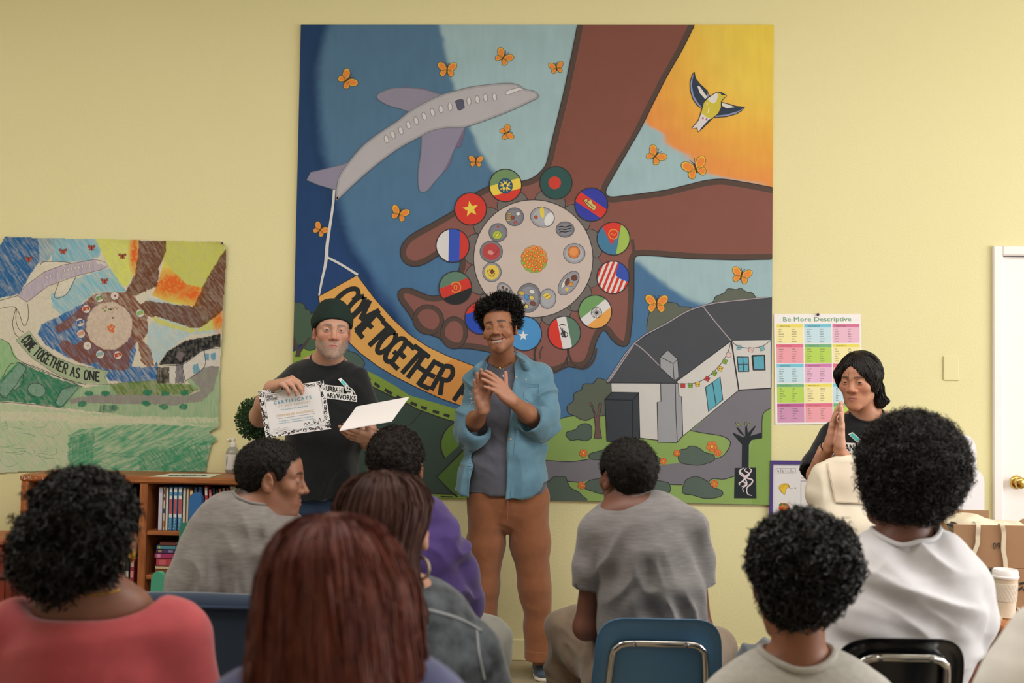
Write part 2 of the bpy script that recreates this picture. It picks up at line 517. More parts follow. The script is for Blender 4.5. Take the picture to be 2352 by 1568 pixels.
# sky: a fine grid of painted colour
def seg_dist(q, poly):
    d = np.full(len(q), 1e9); poly = np.asarray(poly, float)
    for a, b in zip(poly[:-1], poly[1:]):
        ab = b-a; t = np.clip(((q-a)@ab)/(ab@ab), 0, 1)
        d = np.minimum(d, np.linalg.norm(q-a-t[:, None]*ab, axis=1))
    return d
def sky():
    n = 230
    gx, gz = np.meshgrid(np.linspace(MX0, MX1, n), np.linspace(MZ1, MZ0, n))
    v = np.stack([gx.ravel(), np.full(n*n, YM), gz.ravel()], 1); q = projn(v)
    edge = spline([(760, 40), (737, 120), (733, 200), (738, 300), (752, 380), (772, 455), (806, 560), (840, 616), (884, 687), (925, 742), (950, 790), (960, 860), (965, 1000)], 6)
    reg = np.concatenate([edge, [(1900, 1000), (1900, 40)]])
    s = seg_dist(q, edge)*np.where(in_poly(q, reg), 1, -1)
    nz = vnoise(q/np.array([30, 90.]), 3)*5+vnoise(q/9, 4)*2.0
    A = np.array(lin('#1c3d66')); A2 = np.array(lin('#1f3f70')); B = np.array(lin('#507390')); B2 = np.array(lin('#486f95')); D = np.array(lin('#163558'))
    ty = sstep(250, 700, q[:, 1])[:, None]
    base = A*(1-ty)+A2*ty; mid = B*(1-ty)+B2*ty
    t = sstep(-16, 22, s+nz)[:, None]; c = base*(1-t)+mid*t
    dk = np.exp(-((s+14+nz)/10)**2)[:, None]*0.5; c = c*(1-dk)+D*dk
    lb = spline([(1000, 40), (1008, 62), (1019, 98), (1029, 145), (1046, 210), (1080, 295), (1098, 336), (1133, 394), (1200, 470), (1330, 560), (1457, 598), (1500, 633), (1557, 673), (1618, 701), (1700, 725), (1800, 740)], 6)
    reg = np.concatenate([lb, [(1900, 740), (1900, 40)]])
    s2 = seg_dist(q, lb)*np.where(in_poly(q, reg), 1, -1)
    t2 = sstep(-7, 9, s2+vnoise(q/15, 8)*3)[:, None]
    L = np.array(lin('#9ab5bb')); c = c*(1-t2)+L*t2*(1+0.03*vnoise(q/40, 2)[:, None])+0
    r = np.hypot(q[:, 0]-1795, q[:, 1]-50)/375+vnoise(q/np.array([70, 22.]), 5)*0.035
    cs = np.stack([np.interp(r, [0, .45, .62, .8, 1.0, 1.1], [lin(h)[k] for h in ('#e3c84a', '#e3c252', '#e4b44a', '#e3a445', '#df8f49', '#df8f49')]) for k in range(3)], 1)
    t3 = (1-sstep(1.0, 1.035, r))[:, None]*(q[:, 0] > 1440)[:, None]
    c = c*(1-t3)+cs*t3
    c = c*(1+0.04*vnoise(q/np.array([6, 40.]), 11)[:, None])
    k = np.arange(n*n).reshape(n, n)
    f = np.stack([k[:-1, :-1], k[1:, :-1], k[1:, 1:], k[:-1, 1:]], -1).reshape(-1, 4)
    link('painted_sky', np_mesh('painted_sky', v, f, c), PAINT, mural)
sky()
# land, lower right and lower left
p = mural_paint()
p.fill(c4((950, 1260), (945, 1180), (955, 1110), (970, 1060), (1040, 1000), (1100, 975), (1190, 985), (1215, 1010), (1290, 1015), (1330, 1035), (1200, 1160)), '#5f6559', 2)
p.fill(c4((1410, 1015), (1450, 990), (1490, 970), (1510, 930), (1580, 900), (1610, 865), (1680, 872), (1715, 860), (1760, 890), (1810, 900), (1845, 945), (1700, 1000)), '#5f6559', 2)
for q in (c4((945, 1180), (955, 1110), (970, 1060), (1040, 1000), (1100, 975), (1190, 985), (1215, 1010), (1290, 1015), (1330, 1035)),
          c4((1410, 1015), (1450, 990), (1490, 970), (1510, 930), (1580, 900), (1610, 865), (1680, 872), (1715, 860), (1760, 890), (1810, 900), (1845, 945))):
    p.stroke(q, 1.6, LN, 2.5, 4)
lawn = c5((-300, 700), (0, 690), (215, 680), (300, 662), (370, 652), (640, 650), (700, 800), (1085, 850), (1250, 830), (1500, 640), (1780, 430), (2060, 415), (2080, 1460), (-700, 1400), (-700, 800))
p.fill(lawn, '#88a35c', 2)
p.stroke(c5((-100, 690), (215, 680), (300, 662), (370, 652)), 1.6, LN, 2.6, 4)
p.fill(c5((1980, 640), (2052, 590), (2060, 1440), (1900, 1440), (1870, 1000), (1900, 850), (1975, 845)), '#7f9d52', 3)
road = c5((1370, 780), (1780, 430), (2055, 412), (2055, 590), (2000, 620), (1980, 680), (1975, 845), (1890, 860), (1868, 900), (1865, 1170), (1740, 1170), (1650, 1195), (1560, 1190), (1525, 1215), (1530, 1245), (1300, 1243), (1190, 1240), (800, 1235), (560, 1190), (420, 1222), (300, 1212), (130, 1215), (-300, 1240), (-300, 1040), (120, 1035), (330, 1046), (520, 1020), (800, 1060), (1100, 1075), (1300, 1052), (1560, 1030), (1650, 990), (1700, 915), (1705, 870), (1640, 826), (1480, 800))
p.fill(road, '#76737b', 3.4)
for q in (c5((1365, 778), (1480, 800), (1640, 826), (1705, 870), (1700, 915), (1650, 990), (1560, 1030)), c5((-300, 1040), (120, 1035), (330, 1046), (520, 1020)),
          c5((2055, 585), (2000, 620), (1980, 680), (1978, 845)), c5((1740, 1170), (1650, 1195), (1560, 1190), (1525, 1215), (1530, 1245)), c5((1300, 1243), (1190, 1240)), c5((300, 1212), (420, 1222))):
    p.stroke(q, 1.8, LN, 4, 4)
BU = '#55635a'
bushes = [c5((140, 1215), (170, 1195), (200, 1175), (290, 1175), (310, 1215), (340, 1270), (400, 1300), (440, 1340), (450, 1385), (0, 1390), (0, 1215)),
          c5((300, 820), (310, 790), (380, 770), (410, 735), (460, 718), (510, 735), (522, 790), (515, 840), (470, 866), (400, 855), (340, 862)),
          c5((495, 1000), (510, 975), (580, 955), (700, 930), (900, 940), (1030, 980), (1095, 1010), (1110, 1045), (1080, 1068), (900, 1060), (600, 1030), (520, 1025)),
          c5((1262, 1000), (1275, 945), (1330, 935), (1350, 915), (1400, 912), (1450, 935), (1490, 965), (1560, 985), (1570, 1030), (1500, 1062), (1420, 1075), (1300, 1060), (1268, 1035)),
          c5((455, 1245), (520, 1200), (700, 1180), (900, 1200), (1000, 1230), (1060, 1205), (1130, 1215), (1180, 1230), (1195, 1290), (1150, 1325), (1020, 1320), (800, 1330), (600, 1320), (520, 1295), (470, 1280)),
          c5((1310, 1240), (1330, 1200), (1400, 1172), (1460, 1185), (1520, 1220), (1560, 1265), (1630, 1290), (1640, 1330), (1580, 1355), (1480, 1358), (1380, 1330), (1310, 1320), (1295, 1285))]
for q in bushes:
    p.fill(q, BU, 5, 4); p.stroke(q, 1.6, LN, 5.5, 4, closed=True)
crown = c5((690, 350), (640, 345), (570, 330), (530, 375), (450, 380), (430, 430), (370, 460), (362, 525), (310, 570), (320, 630), (380, 655), (430, 685), (480, 690), (530, 668), (640, 645), (700, 560))
p.fill(crown, '#5d6457', 5, 4); p.stroke(crown[1:-1], 1.6, LN, 5.5, 4)
tr = c5((500, 540), (520, 580), (540, 640), (552, 760), (540, 850), (560, 842), (575, 850), (590, 842), (606, 848), (590, 760), (586, 650), (606, 545), (590, 533), (575, 570), (572, 640), (560, 660), (535, 590), (518, 538))
p.fill(tr, '#6f5350', 6); p.stroke(tr, 1.3, LN, 6.5, closed=True)
for (x, y), r in zip(c5((448, 972), (433, 1248), (1250, 972), (1133, 1040), (1550, 915), (1600, 968), (1572, 1235)), (9, 8.5, 7.5, 8, 12, 8, 8.5)):
    for k in range(5):
        g = k*2*PI/5+.3; p.ell((x+r*.55*math.cos(g), y+r*.55*math.sin(g)), r*.5, r*.5, '#d9773f', 7, n=12, out='#a8502d', ow=.8)
    p.ell((x, y), r*.55, r*.55, '#d9773f', 7.6, n=10); p.ell((x, y), r*.3, r*.3, '#e2c23c', 8, n=10, out='#7a4a22', ow=.7)
# black tree and the black signature box with curling roots
BK = '#23292d'
p.fill(c5((1805, 1095), (1808, 900), (1730, 810), (1733, 795), (1770, 815), (1825, 838), (1832, 830), (1790, 800), (1757, 752), (1775, 752), (1815, 800), (1835, 830), (1835, 745), (1850, 738), (1858, 800), (1920, 735), (1925, 745), (1890, 800), (1880, 825), (1975, 795), (1978, 845), (1890, 858), (1866, 895), (1864, 1095)), BK, 6)
p.fill(c5((1745, 1098), (1928, 1095), (1932, 1360), (1740, 1358)), BK, 6)
for q in (c5((1822, 1100), (1785, 1125), (1800, 1160), (1850, 1185), (1895, 1200), (1890, 1230), (1850, 1270), (1855, 1320), (1890, 1335)), c5((1800, 1102), (1790, 1130), (1830, 1170), (1820, 1205), (1782, 1230), (1790, 1245)),
          c5((1845, 1100), (1830, 1120), (1870, 1150), (1840, 1185), (1815, 1210), (1850, 1240), (1815, 1270), (1820, 1305)), c5((1870, 1100), (1888, 1120), (1865, 1150), (1830, 1180), (1850, 1230), (1805, 1260))):
    p.stroke(q, 3.2, '#d8c9cb', 7, 6, taper=[.6, 1, 1, .5])
for q in (c5((1748, 708), (1775, 715), (1797, 742), (1765, 735)), c5((1835, 703), (1850, 715), (1845, 740), (1832, 725)), c5((1850, 735), (1872, 712), (1875, 728))):
    p.fill(q, '#8fa24e', 7); p.stroke(q, 1.0, LN, 7.4, closed=True)
link('painted_garden', p.mesh('painted_garden'), PAINT, mural)
# house
p = mural_paint()
WW = '#cbc7c3'
front = c5((685, 370), (1240, 372), (1300, 822), (1250, 880), (930, 842), (700, 842)); side = c5((1250, 352), (1712, 8), (1780, 432), (1300, 825)); rside = c5((1718, 5), (2055, 0), (2055, 415), (1780, 432))
for q in (front, side, rside): p.fill(q, WW, 7); p.stroke(q, 1.8, LN, 7.5, closed=True)
p.stroke(c5((1715, 8), (1780, 432)), 3.2, LN, 8)
p.stroke(c5((1780, 432), (2055, 415)), 2.6, LN, 8)
roof = [(1393, 879), (1456, 788), (1529, 745), (1576, 717), (1616, 703), (1655, 695), (1711, 689), (1785, 681), (1785, 778), (1680, 782), (1556, 874), (1552, 880)]
p.fill(roof, '#484b51', 9); p.stroke(roof, 2.0, LN, 9.4, closed=True)
RL = '#a49aa0'
for q in ([(1394, 877), (1458, 787), (1529, 744), (1576, 716), (1616, 702), (1655, 694), (1711, 688), (1785, 680)], [(1458, 789), (1480, 805), (1514, 839)], [(1616, 705), (1645, 742), (1679, 782)]):
    p.stroke(q, 3.6, LN, 9.6, 3); p.stroke(q, 2.4, RL, 10, 3)
p.fill(c5((645, 365), (720, 250), (870, 45), (890, 35), (700, 320), (662, 368)), RL, 9.8)
low = c5((1110, 372), (1262, 375), (1268, 482), (1290, 487), (1300, 822), (1252, 880), (1088, 880), (1080, 535), (1113, 528))
p.fill(low, '#9a9a9f', 9.6); p.stroke(low, 1.8, LN, 10.2, closed=True); p.stroke(c5((1236, 375), (1240, 600), (1252, 880)), 1.6, LN, 10.2)
top = c5((1105, 150), (1170, 90), (1256, 165), (1266, 320), (1228, 350), (1106, 240))
p.fill(top, '#98999d', 10.6); p.stroke(top, 1.8, LN, 11, closed=True); p.stroke(c5((1105, 145), (1216, 205), (1256, 168)), 1.6, LN, 11); p.stroke(c5((1216, 205), (1226, 348)), 1.6, LN, 11)
blk = c5((632, 512), (692, 450), (922, 452), (932, 846), (870, 880), (650, 870))
p.fill(blk, '#3c4047', 10); p.stroke(blk, 1.8, '#1f2226', 10.4, closed=True); p.stroke(c5((632, 514), (868, 518), (922, 455)), 1.8, '#1f2226', 10.6); p.stroke(c5((868, 518), (870, 880)), 1.8, '#1f2226', 10.6)
BL = '#5ca2b4'
for q, mid in ((c5((1765, 147), (1862, 147), (1866, 272), (1778, 274)), True), (c5((1896, 138), (2000, 134), (2004, 258), (1906, 258)), False)):
    p.fill(q, BL, 9); p.stroke(q, 2.4 if mid else 4.2, LN, 9.5, closed=True); q = np.array(q)
    p.stroke([(q[0]+q[3])/2, (q[1]+q[2])/2], 1.6, LN, 9.5)
    if mid: p.stroke([(q[0]+q[1])/2, (q[2]+q[3])/2], 1.6, LN, 9.5)
q = c5((1495, 408), (1620, 318), (1643, 515), (1520, 617)); p.fill(q, BL, 9); p.stroke(q, 2.0, LN, 9.5, closed=True); p.stroke(c5((1555, 368), (1585, 560)), 1.8, LN, 9.5)
p.stroke(c5((1265, 378), (1400, 372), (1510, 320), (1620, 215), (1685, 110), (1713, 15)), 1.3, LN, 9.5, 6)
p.stroke(c5((1718, 10), (1760, 48), (1840, 70), (1930, 68), (2000, 45), (2052, 5)), 1.3, LN, 9.5, 6)
for (x, y), c, r in zip(c5((1301, 393), (1365, 392), (1427, 382), (1510, 335), (1571, 288), (1621, 247), (1660, 187), (1692, 130), (1782, 67), (1884, 86), (1980, 75)),
                        ('#c23f3a', '#7fa345', '#dcb544', '#c23f3a', '#7fa345', '#dcb544', '#7fa345', '#d9b9b4', '#7fb0b4', '#d9b9b4', '#7fb0b4'), (0, .05, -.15, .5, .4, .4, .35, .3, .1, .15, -.3)):
    cr, sr = math.cos(r)*5, math.sin(r)*5
    q = [(x-cr+sr, y-sr-cr), (x+cr+sr, y+sr-cr), (x+cr-sr, y+sr+cr), (x-cr-sr, y-sr+cr)]
    p.fill(q, c, 9.8); p.stroke(q, 0.9, LN, 10.2, closed=True)
    for s in (-1, 1): p.ell((x+s*2, y), .9, 1.8, LN, 10.2, n=6)
link('painted_house', p.mesh('painted_house'), PAINT, mural)
# sports field and trees, lower left
p = mural_paint()
p.fill([(790, 768), (868, 838), (962, 890), (1060, 928), (1100, 935), (1100, 1000), (1000, 960), (900, 905), (830, 858), (795, 800)], '#41698f', 1.4)
p.fill(c6((400, 560), (520, 430), (700, 470), (1000, 600), (1060, 640), (1160, 690), (1300, 770), (1420, 850), (1800, 960), (1950, 1010), (2100, 1800), (300, 1800)), '#7f9a40', 2)
lawn2 = c6((400, 1800), (400, 700), (900, 600), (1010, 680), (1040, 740), (1130, 790), (1250, 850), (1400, 920), (1480, 965), (1600, 1010), (1750, 1062), (1950, 1110), (2100, 1800)); p.fill(lawn2, '#3c4c43', 3)
p.stroke(lawn2[3:12], 3.0, LN, 4, 4)
for a, b in zip(c6((1045, 690), (1120, 745), (1210, 800), (1310, 860), (1430, 912), (1520, 950), (1620, 985), (1715, 1015), (1810, 1045)), c6((1085, 720), (1165, 780), (1270, 838), (1370, 885), (1485, 935), (1570, 965), (1675, 1000), (1765, 1030), (1860, 1058))):
    a = np.array(a); b = np.array(b); p.stroke([a, b], 6.5, LN, 4)
lobe = [(1022, 1052), (1014, 1035), (1013, 1012), (1022, 990), (1036, 975), (1052, 968), (1075, 966)]
p.fill(lobe+[(1080, 1000)], '#5f7c35', 4); p.stroke(lobe, 3.4, LN, 5, 4)
dia = [(1003, 1095), (1050, 1048), (1085, 1010), (1120, 1060), (1100, 1140), (1043, 1136)]
p.fill(dia, '#526f36', 5); p.stroke([(1130, 965), (1085, 1010), (1050, 1048), (1003, 1095), (1043, 1136), (1052, 1141)], 3.8, LN, 6)
p.stroke(c6((1530, 985), (1480, 1045), (1420, 1110)), 2.2, LN, 5)
p.fill([(960, 1131), (1120, 1137), (1120, 1160), (960, 1150)], '#7f9a3a', 5); p.stroke([(962, 1132), (1048, 1135)], 2.4, LN, 6); p.stroke([(978, 1139), (996, 1139.5)], 3, LN, 6); p.stroke([(1012, 1140), (1040, 1141)], 3, LN, 6)
q = c6((860, 440), (900, 470), (960, 490), (1010, 530), (1035, 570), (1030, 600), (990, 620), (900, 620), (820, 590), (800, 480)); p.fill(q, '#4d6158', 4, 4); p.stroke(q, 1.8, LN, 5, 4, closed=True)
q = c6((400, 60), (440, 55), (500, 60), (525, 85), (530, 110), (570, 125), (575, 150), (620, 150), (700, 300), (620, 440), (560, 465), (515, 440), (520, 410), (420, 420), (380, 300)); p.fill(q, '#475c4b', 5, 4); p.stroke(q, 1.8, LN, 5.4, 4, closed=True)
p.fill(c6((415, 480), (520, 440), (620, 460), (620, 560), (415, 560)), '#86a341', 4.5)
q = c6((440, 520), (450, 470), (415, 400), (415, 350), (440, 350), (465, 430), (475, 460), (555, 350), (575, 350), (520, 440), (490, 480), (488, 520)); p.fill(q, '#4a4038', 6)
link('painted_field', p.mesh('painted_field'), PAINT, mural)
# airplane with tow ropes
p = mural_paint()
AL = '#77767f'
fus = spline(c1((400, 1470), (405, 1380), (430, 1290), (500, 1190), (600, 1070), (720, 970), (900, 850), (1000, 770), (1120, 700), (1260, 635), (1420, 590), (1520, 567), (1700, 545), (1820, 539), (1890, 553), (1940, 585), (2020, 605), (2050, 630), (2048, 658), (1990, 690), (1850, 755), (1700, 815), (1460, 897), (1300, 905), (1180, 930), (1100, 970), (900, 1080), (700, 1230), (540, 1370), (415, 1487)), 4, True)
wing = spline(c1((1260, 635), (1150, 600), (1050, 583), (880, 580), (780, 610), (737, 640), (750, 675), (830, 720), (920, 745), (1000, 772)), 4)
low = spline(c1((1102, 970), (1100, 1050), (1090, 1150), (1073, 1280), (1080, 1400), (1102, 1428), (1145, 1415), (1200, 1350), (1290, 1240), (1370, 1070), (1452, 900)), 4)
tail = c1((520, 1180), (440, 1210), (330, 1237), (192, 1270), (160, 1330), (250, 1368), (390, 1410), (430, 1400), (500, 1250))
for q in (c1((955, 582), (960, 565), (1010, 573), (1020, 585)), c1((1090, 592), (1098, 578), (1150, 590), (1160, 602)), c1((1400, 1060), (1375, 1070), (1430, 930), (1455, 905), (1450, 960), (1415, 1070)), c1((1330, 1130), (1350, 1135), (1340, 1190), (1300, 1255), (1275, 1258))):
    p.fill(q, '#6f6480', 11.5)
p.fill(wing, '#8c8699', 12); p.stroke(wing, 1.8, AL, 12.4)
p.fill(np.concatenate([low, c1((1300, 905), (1180, 930))]), '#8a859b', 12); p.stroke(low, 1.8, AL, 12.4)
p.fill(tail, '#8a859b', 12); p.stroke(tail[:7], 1.8, AL, 12.4)
p.fill(fus, '#b2adb2', 13); p.stroke(inset(fus, 2.5), 4.5, '#a09fa3', 13.4, closed=True); p.stroke(fus, 1.8, AL, 13.8, closed=True)
for x, y in c1((812, 998), (865, 962), (930, 928), (993, 882), (1055, 845), (1120, 810), (1190, 778), (1258, 752), (1333, 732), (1487, 686), (1556, 672), (1622, 658), (1697, 652)):
    p.ell((x, y), 4.9, 9, '#cfcbcc', 14.4, -.3 if x < 1000 else -.12, out='#8b898d', ow=1.6)
q = c1((1375, 688), (1385, 680), (1430, 671), (1440, 678), (1450, 742), (1408, 762), (1396, 755)); p.fill(q, '#58586c', 14.4); p.stroke(q, 1.4, '#454454', 14.8, closed=True)
q = c1((1787, 612), (1815, 595), (1895, 573), (1928, 590), (1850, 618), (1810, 635), (1790, 632)); p.fill(q, '#d3cfd0', 14.4); p.stroke(q, 1.5, '#85838a', 14.8, closed=True)
RP = '#cfcdca'
p.stroke(c3((384, 58), (372, 200), (345, 380), (328, 500), (322, 600)), 7.2, RP, 11, 6, taper=[.8, .8, 1, 1.1])
p.stroke(c3((322, 590), (310, 680), (285, 790), (260, 922)), 6.6, RP, 11, 6, taper=[1.2, 1, .8, .6])
p.stroke(c3((330, 610), (400, 645), (470, 685), (578, 752)), 5.4, RP, 11, 6)
link('painted_airplane', p.mesh('painted_airplane'), PAINT, mural)
# banner
p = mural_paint()
ban = [(731, 681), (737, 709), (760, 748), (780, 766), (802, 786), (828, 811), (868, 841), (908, 865), (962, 892), (1015, 916), (1055, 930), (1080, 938), (1115, 850), (1090, 841), (1025, 816), (983, 796), (941, 768), (901, 731), (862, 687), (834, 650), (820, 632)]
p.fill(ban, '#d9a257', 8); p.fill([(962, 892), (1015, 916), (1055, 930), (1080, 938), (1115, 850), (1090, 841), (1040, 821), (1000, 860)], '#d3904a', 8.3)
p.stroke(ban, 1.8, LN, 8.6, closed=True)
G = {'C': [[(.95, .62), (1.0, .85), (.7, 1.0), (.35, .85), (.1, .5), (.05, .15), (.3, 0), (.75, .12), (.95, .3)]],
     'O': [[(.5, 1), (.15, .8), (.05, .4), (.25, .05), (.6, .02), (.9, .35), (.9, .75), (.58, 1)]],
     'M': [[(0, 0), (.12, 1)], [(.12, 1), (.5, .35)], [(.5, .35), (.88, 1)], [(.88, 1), (1, 0)]],
     'E': [[(.15, 0), (.15, 1)], [(.15, .96), (1, .96)], [(.15, .5), (.85, .5)], [(.15, .04), (1, .04)]],
     'T': [[(-.05, .95), (1.05, .95)], [(.5, .95), (.45, 0)]],
     'G': [[(.95, .75), (.75, 1), (.3, .9), (.08, .5), (.2, .1), (.55, 0), (.9, .12)], [(.92, .0), (.92, .42)], [(.92, .42), (.5, .42)]],
     'H': [[(.08, 0), (.08, 1)], [(.92, 0), (.92, 1)], [(.08, .5), (.92, .5)]],
     'R': [[(.1, 0), (.1, 1)], [(.1, .95), (.6, 1.0), (.95, .8), (.85, .55), (.15, .48)], [(.45, .5), (.95, 0)]],
     'A': [[(0, 0), (.5, 1)], [(.5, 1), (1, 0)], [(.2, .4), (.8, .4)]],
     'S': [[(.9, .85), (.5, 1), (.12, .8), (.3, .55), (.75, .42), (.9, .18), (.5, 0), (.1, .12)]], 'N': [[(.05, 0), (.05, 1)], [(.05, 1), (.95, 0)], [(.95, 0), (.95, 1)]]}
def glyph(p, ch, bl, br, tl, trr, w, col, lev):
    bl, br, tl, trr = [np.array(k, float) for k in (bl, br, tl, trr)]
    for st in G[ch]:
        q = np.array(st, float)
        if len(q) > 2: q = spline(q, 6)
        else: q = q[0]+(q[1]-q[0])*np.linspace(0, 1, 4)[:, None]
        x, y = q[:, :1], q[:, 1:]
        p.stroke(bl*(1-x)*(1-y)+br*x*(1-y)+tl*(1-x)*y+trr*x*y, w, col, lev)
LET = [('C', (760, 704), (784, 722), (800, 648), (829, 672)), ('O', (786, 722), (804, 738), (828, 672), (845, 688)), ('M', (799, 738), (822, 766), (846, 686), (875, 716)), ('E', (814, 756), (832, 778), (862, 712), (884, 736)),
       ('T', (836, 784), (862, 806), (882, 736), (908, 762)), ('O', (860, 800), (880, 818), (898, 754), (918, 772)), ('G', (878, 818), (898, 838), (916, 766), (937, 788)), ('E', (895, 832), (913, 850), (934, 780), (954, 800)),
       ('T', (913, 850), (936, 866), (954, 791), (988, 817)), ('H', (934, 866), (962, 886), (975, 810), (1003, 828)), ('E', (958, 882), (985, 895), (995, 827), (1022, 840)), ('R', (988, 894), (1012, 908), (1020, 836), (1048, 848)), ('A', (1042, 920), (1068, 930), (1064, 866), (1088, 872))]
for ch, *q in LET: glyph(p, ch, *q, 11.2, '#24282a', 9.2)
link('painted_banner', p.mesh('painted_banner'), PAINT, mural)
# arms and cupped hands
p = mural_paint()
HB = [(1330, 40), (1604, 40), (1568, 113), (1529, 180), (1495, 248), (1472, 295), (1444, 343), (1388, 441), (1394, 454), (1472, 445), (1529, 437), (1585, 423), (1620, 414), (1658, 410), (1725, 421), (1790, 434), (1790, 595), (1691, 597), (1585, 594), (1500, 587), (1456, 586), (1456, 672), (1453, 729), (1446, 790), (1436, 800), (1416, 793), (1400, 774), (1391, 754), (1382, 757), (1366, 793), (1358, 830), (1340, 848), (1318, 846), (1304, 836), (1296, 848), (1275, 857), (1240, 850), (1215, 832), (1150, 820), (1125, 806), (1100, 806), (1078, 798), (1060, 800), (1040, 801), (1018, 790), (1012, 772), (996, 772), (972, 766), (952, 746), (944, 724), (930, 708), (915, 690), (911, 675), (918, 661), (940, 657), (963, 670), (985, 681), (1013, 678), (1040, 665), (1053, 625), (1055, 611), (1064, 594), (1040, 580), (1005, 585), (988, 602), (963, 613), (943, 613), (924, 602), (917, 585), (921, 563), (940, 541), (997, 510), (1044, 483), (1089, 444), (1126, 425), (1199, 416), (1221, 413), (1255, 382), (1262, 346), (1279, 279), (1296, 209), (1318, 102)]
HB = np.concatenate([a+(b-a)*np.linspace(0, 1, max(1, int(np.hypot(*(b-a))/14)), endpoint=False)[:, None] for a, b in zip(np.array(HB, float), np.roll(np.array(HB, float), -1, 0))])
HB = spline(.25*np.roll(HB, 1, 0)+.5*HB+.25*np.roll(HB, -1, 0), 2, True)
p.fill(HB, '#54433c', 10); inn = inset(HB, 13); p.fill(inn, '#84564f', 10.6)
p.fill([(1342, 40), (1588, 40), (1556, 110), (1515, 182), (1480, 252), (1456, 300), (1430, 345), (1378, 430), (1300, 470), (1250, 450), (1268, 384), (1276, 348), (1293, 281), (1310, 211), (1332, 102)], '#7d4d42', 10.9)
p.fill([(1392, 468), (1474, 459), (1531, 451), (1587, 437), (1622, 428), (1658, 424), (1725, 435), (1790, 447), (1790, 580), (1690, 583), (1585, 580), (1500, 573), (1440, 572), (1400, 540), (1370, 480)], '#815148', 10.9)
p.stroke(HB, 2.0, LN, 11.4, closed=True)
for (x, y, rx, ry, r) in ((984, 734, 36, 34, .5), (1043, 764, 31, 37, 0), (1337, 800, 32, 46, 0), (1266, 812, 38, 44, .2)):
    g = np.linspace(0, 2*PI, 30, endpoint=False); cr, sr = math.cos(r), math.sin(r)
    q = np.stack([x+rx*np.cos(g)*cr-ry*np.sin(g)*sr, y+rx*np.cos(g)*sr+ry*np.sin(g)*cr], 1)
    q = q if y < 790 else q[:19] if True else q
    if y < 790: p.stroke(inset(q, 5), 10, '#54433c', 11.5, closed=True); p.stroke(q, 1.6, LN, 11.8, closed=True)
    else: p.stroke(q, 6, '#54433c', 11.5); p.stroke(q, 1.6, LN, 11.8)
p.stroke([(1247, 795), (1241, 808), (1240, 825)], 4, '#54433c', 11.6, 4); p.stroke([(1303, 800), (1304, 818), (1303, 838)], 2, LN, 11.6)
p.stroke([(1456, 586), (1455, 570), (1452, 550)], 8, '#54433c', 11.3)
link('painted_hands', p.mesh('painted_hands'), PAINT, mural)
# round table with chairs, plates and flags
p = mural_paint()
TC = np.array([1225, 594.])
FL = [(1161, 426), (1081, 480), (1040, 564), (1046, 661), (1105, 730), (1205, 766), (1296, 764), (1367, 716), (1408, 637), (1409, 548), (1358, 470), (1277, 420)]
for f in FL:
    d = np.array(f)-TC; d /= np.linalg.norm(d); c = TC+d*134
    p.ell(c, 30, 36, '#6d6764', 12, math.atan2(d[1], d[0]), 24, LN, 1.6)
g = np.linspace(0, 2*PI, 64, endpoint=False)
p.fill(np.stack([TC[0]+137*np.cos(g), TC[1]+135*np.sin(g)], 1), '#c5b5ad', 13); p.stroke(np.stack([TC[0]+137*np.cos(g), TC[1]+135*np.sin(g)], 1), 1.8, LN, 13.4, closed=True)
GR = '#8f8f95'
def plate(x, y, rx, ry, rot=0, rim=GR, inner='#a3a3a8'):
    p.ell((x, y), rx, ry, rim, 14, rot, 24, '#4a4a4e', 1.3); p.ell((x, y), rx*.78, ry*.78, inner, 14.8, rot, 20)
def dab(x, y, rx, ry, c, rot=0, o=None): p.ell((x, y), rx, ry, c, 15.6, rot, 10, o, .8)
plate(1182, 498, 21, 21, 0, '#77777f', '#80808a')
for k in range(4): dab(1169, 491+k*5, 6, 1.8, '#d4b45e', -.1, '#6b5227')
dab(1190, 491, 5, 4.5, '#d9d2cc', 0, LN); dab(1178, 500, 4.5, 4, '#8d4436', 0, LN); dab(1184, 511, 4, 3.5, '#c25a52', 0, LN)
plate(1144, 534, 21, 21, 0, '#77777f', '#80808a'); dab(1142, 540, 11, 10, '#a5bb45', 0, '#5d6b28'); dab(1142, 540, 6, 3, '#dcc65c', -.7, '#6b5227'); dab(1144, 521, 3, 3, '#a34c46')
plate(1128.5, 578, 26, 25, 0, '#77777f', '#b24545'); dab(1127, 580, 7, 5, '#c98d84', .3); p.stroke([(1136, 586), (1142, 578), (1146, 572)], 1.2, '#5a3c4a', 16)
plate(1130, 625, 21.5, 22, 0, '#8f8f95', '#dcbf55')
for k in range(14): dab(1130+13*math.cos(k*2.4)*(.35+.6*((k*7) % 5)/5), 625+13*math.sin(k*2.4)*(.35+.6*((k*3) % 5)/5), .8, 2, '#3a3020', k)
dab(1130, 624, 3.5, 5, '#7a3f30', 0, LN)
plate(1160, 668, 14, 22, -.7); dab(1155, 660, 3, 4, '#6a3a34', -.7); dab(1164, 664, 3, 3, '#6a3a34'); dab(1166, 675, 3, 3, '#6a3a34')
plate(1214, 684, 28, 34, .15, '#77777f', '#8b8b94')
for a, b, c in ((1198, 673, '#c7a84a'), (1222, 670, '#d8d4cf'), (1196, 692, '#d8d4cf'), (1224, 697, '#7a4a3c'), (1208, 703, '#d2c173'), (1210, 682, '#4c8ac4'), (1221, 684, '#d9c06a')): dab(a, b, 7, 5, c, .3, LN)
dab(1198, 673, 4, 2.5, '#8d3d32'); dab(1212, 688, 3, 3, '#3f7fc0')
plate(1258, 686, 19, 23, .1, '#9a9aa0', '#a7a7ad'); dab(1254, 677, 8, 4, '#dcc055', -.4, '#6b5227'); dab(1259, 682, 8, 4, '#dcc055', -.4, '#6b5227')
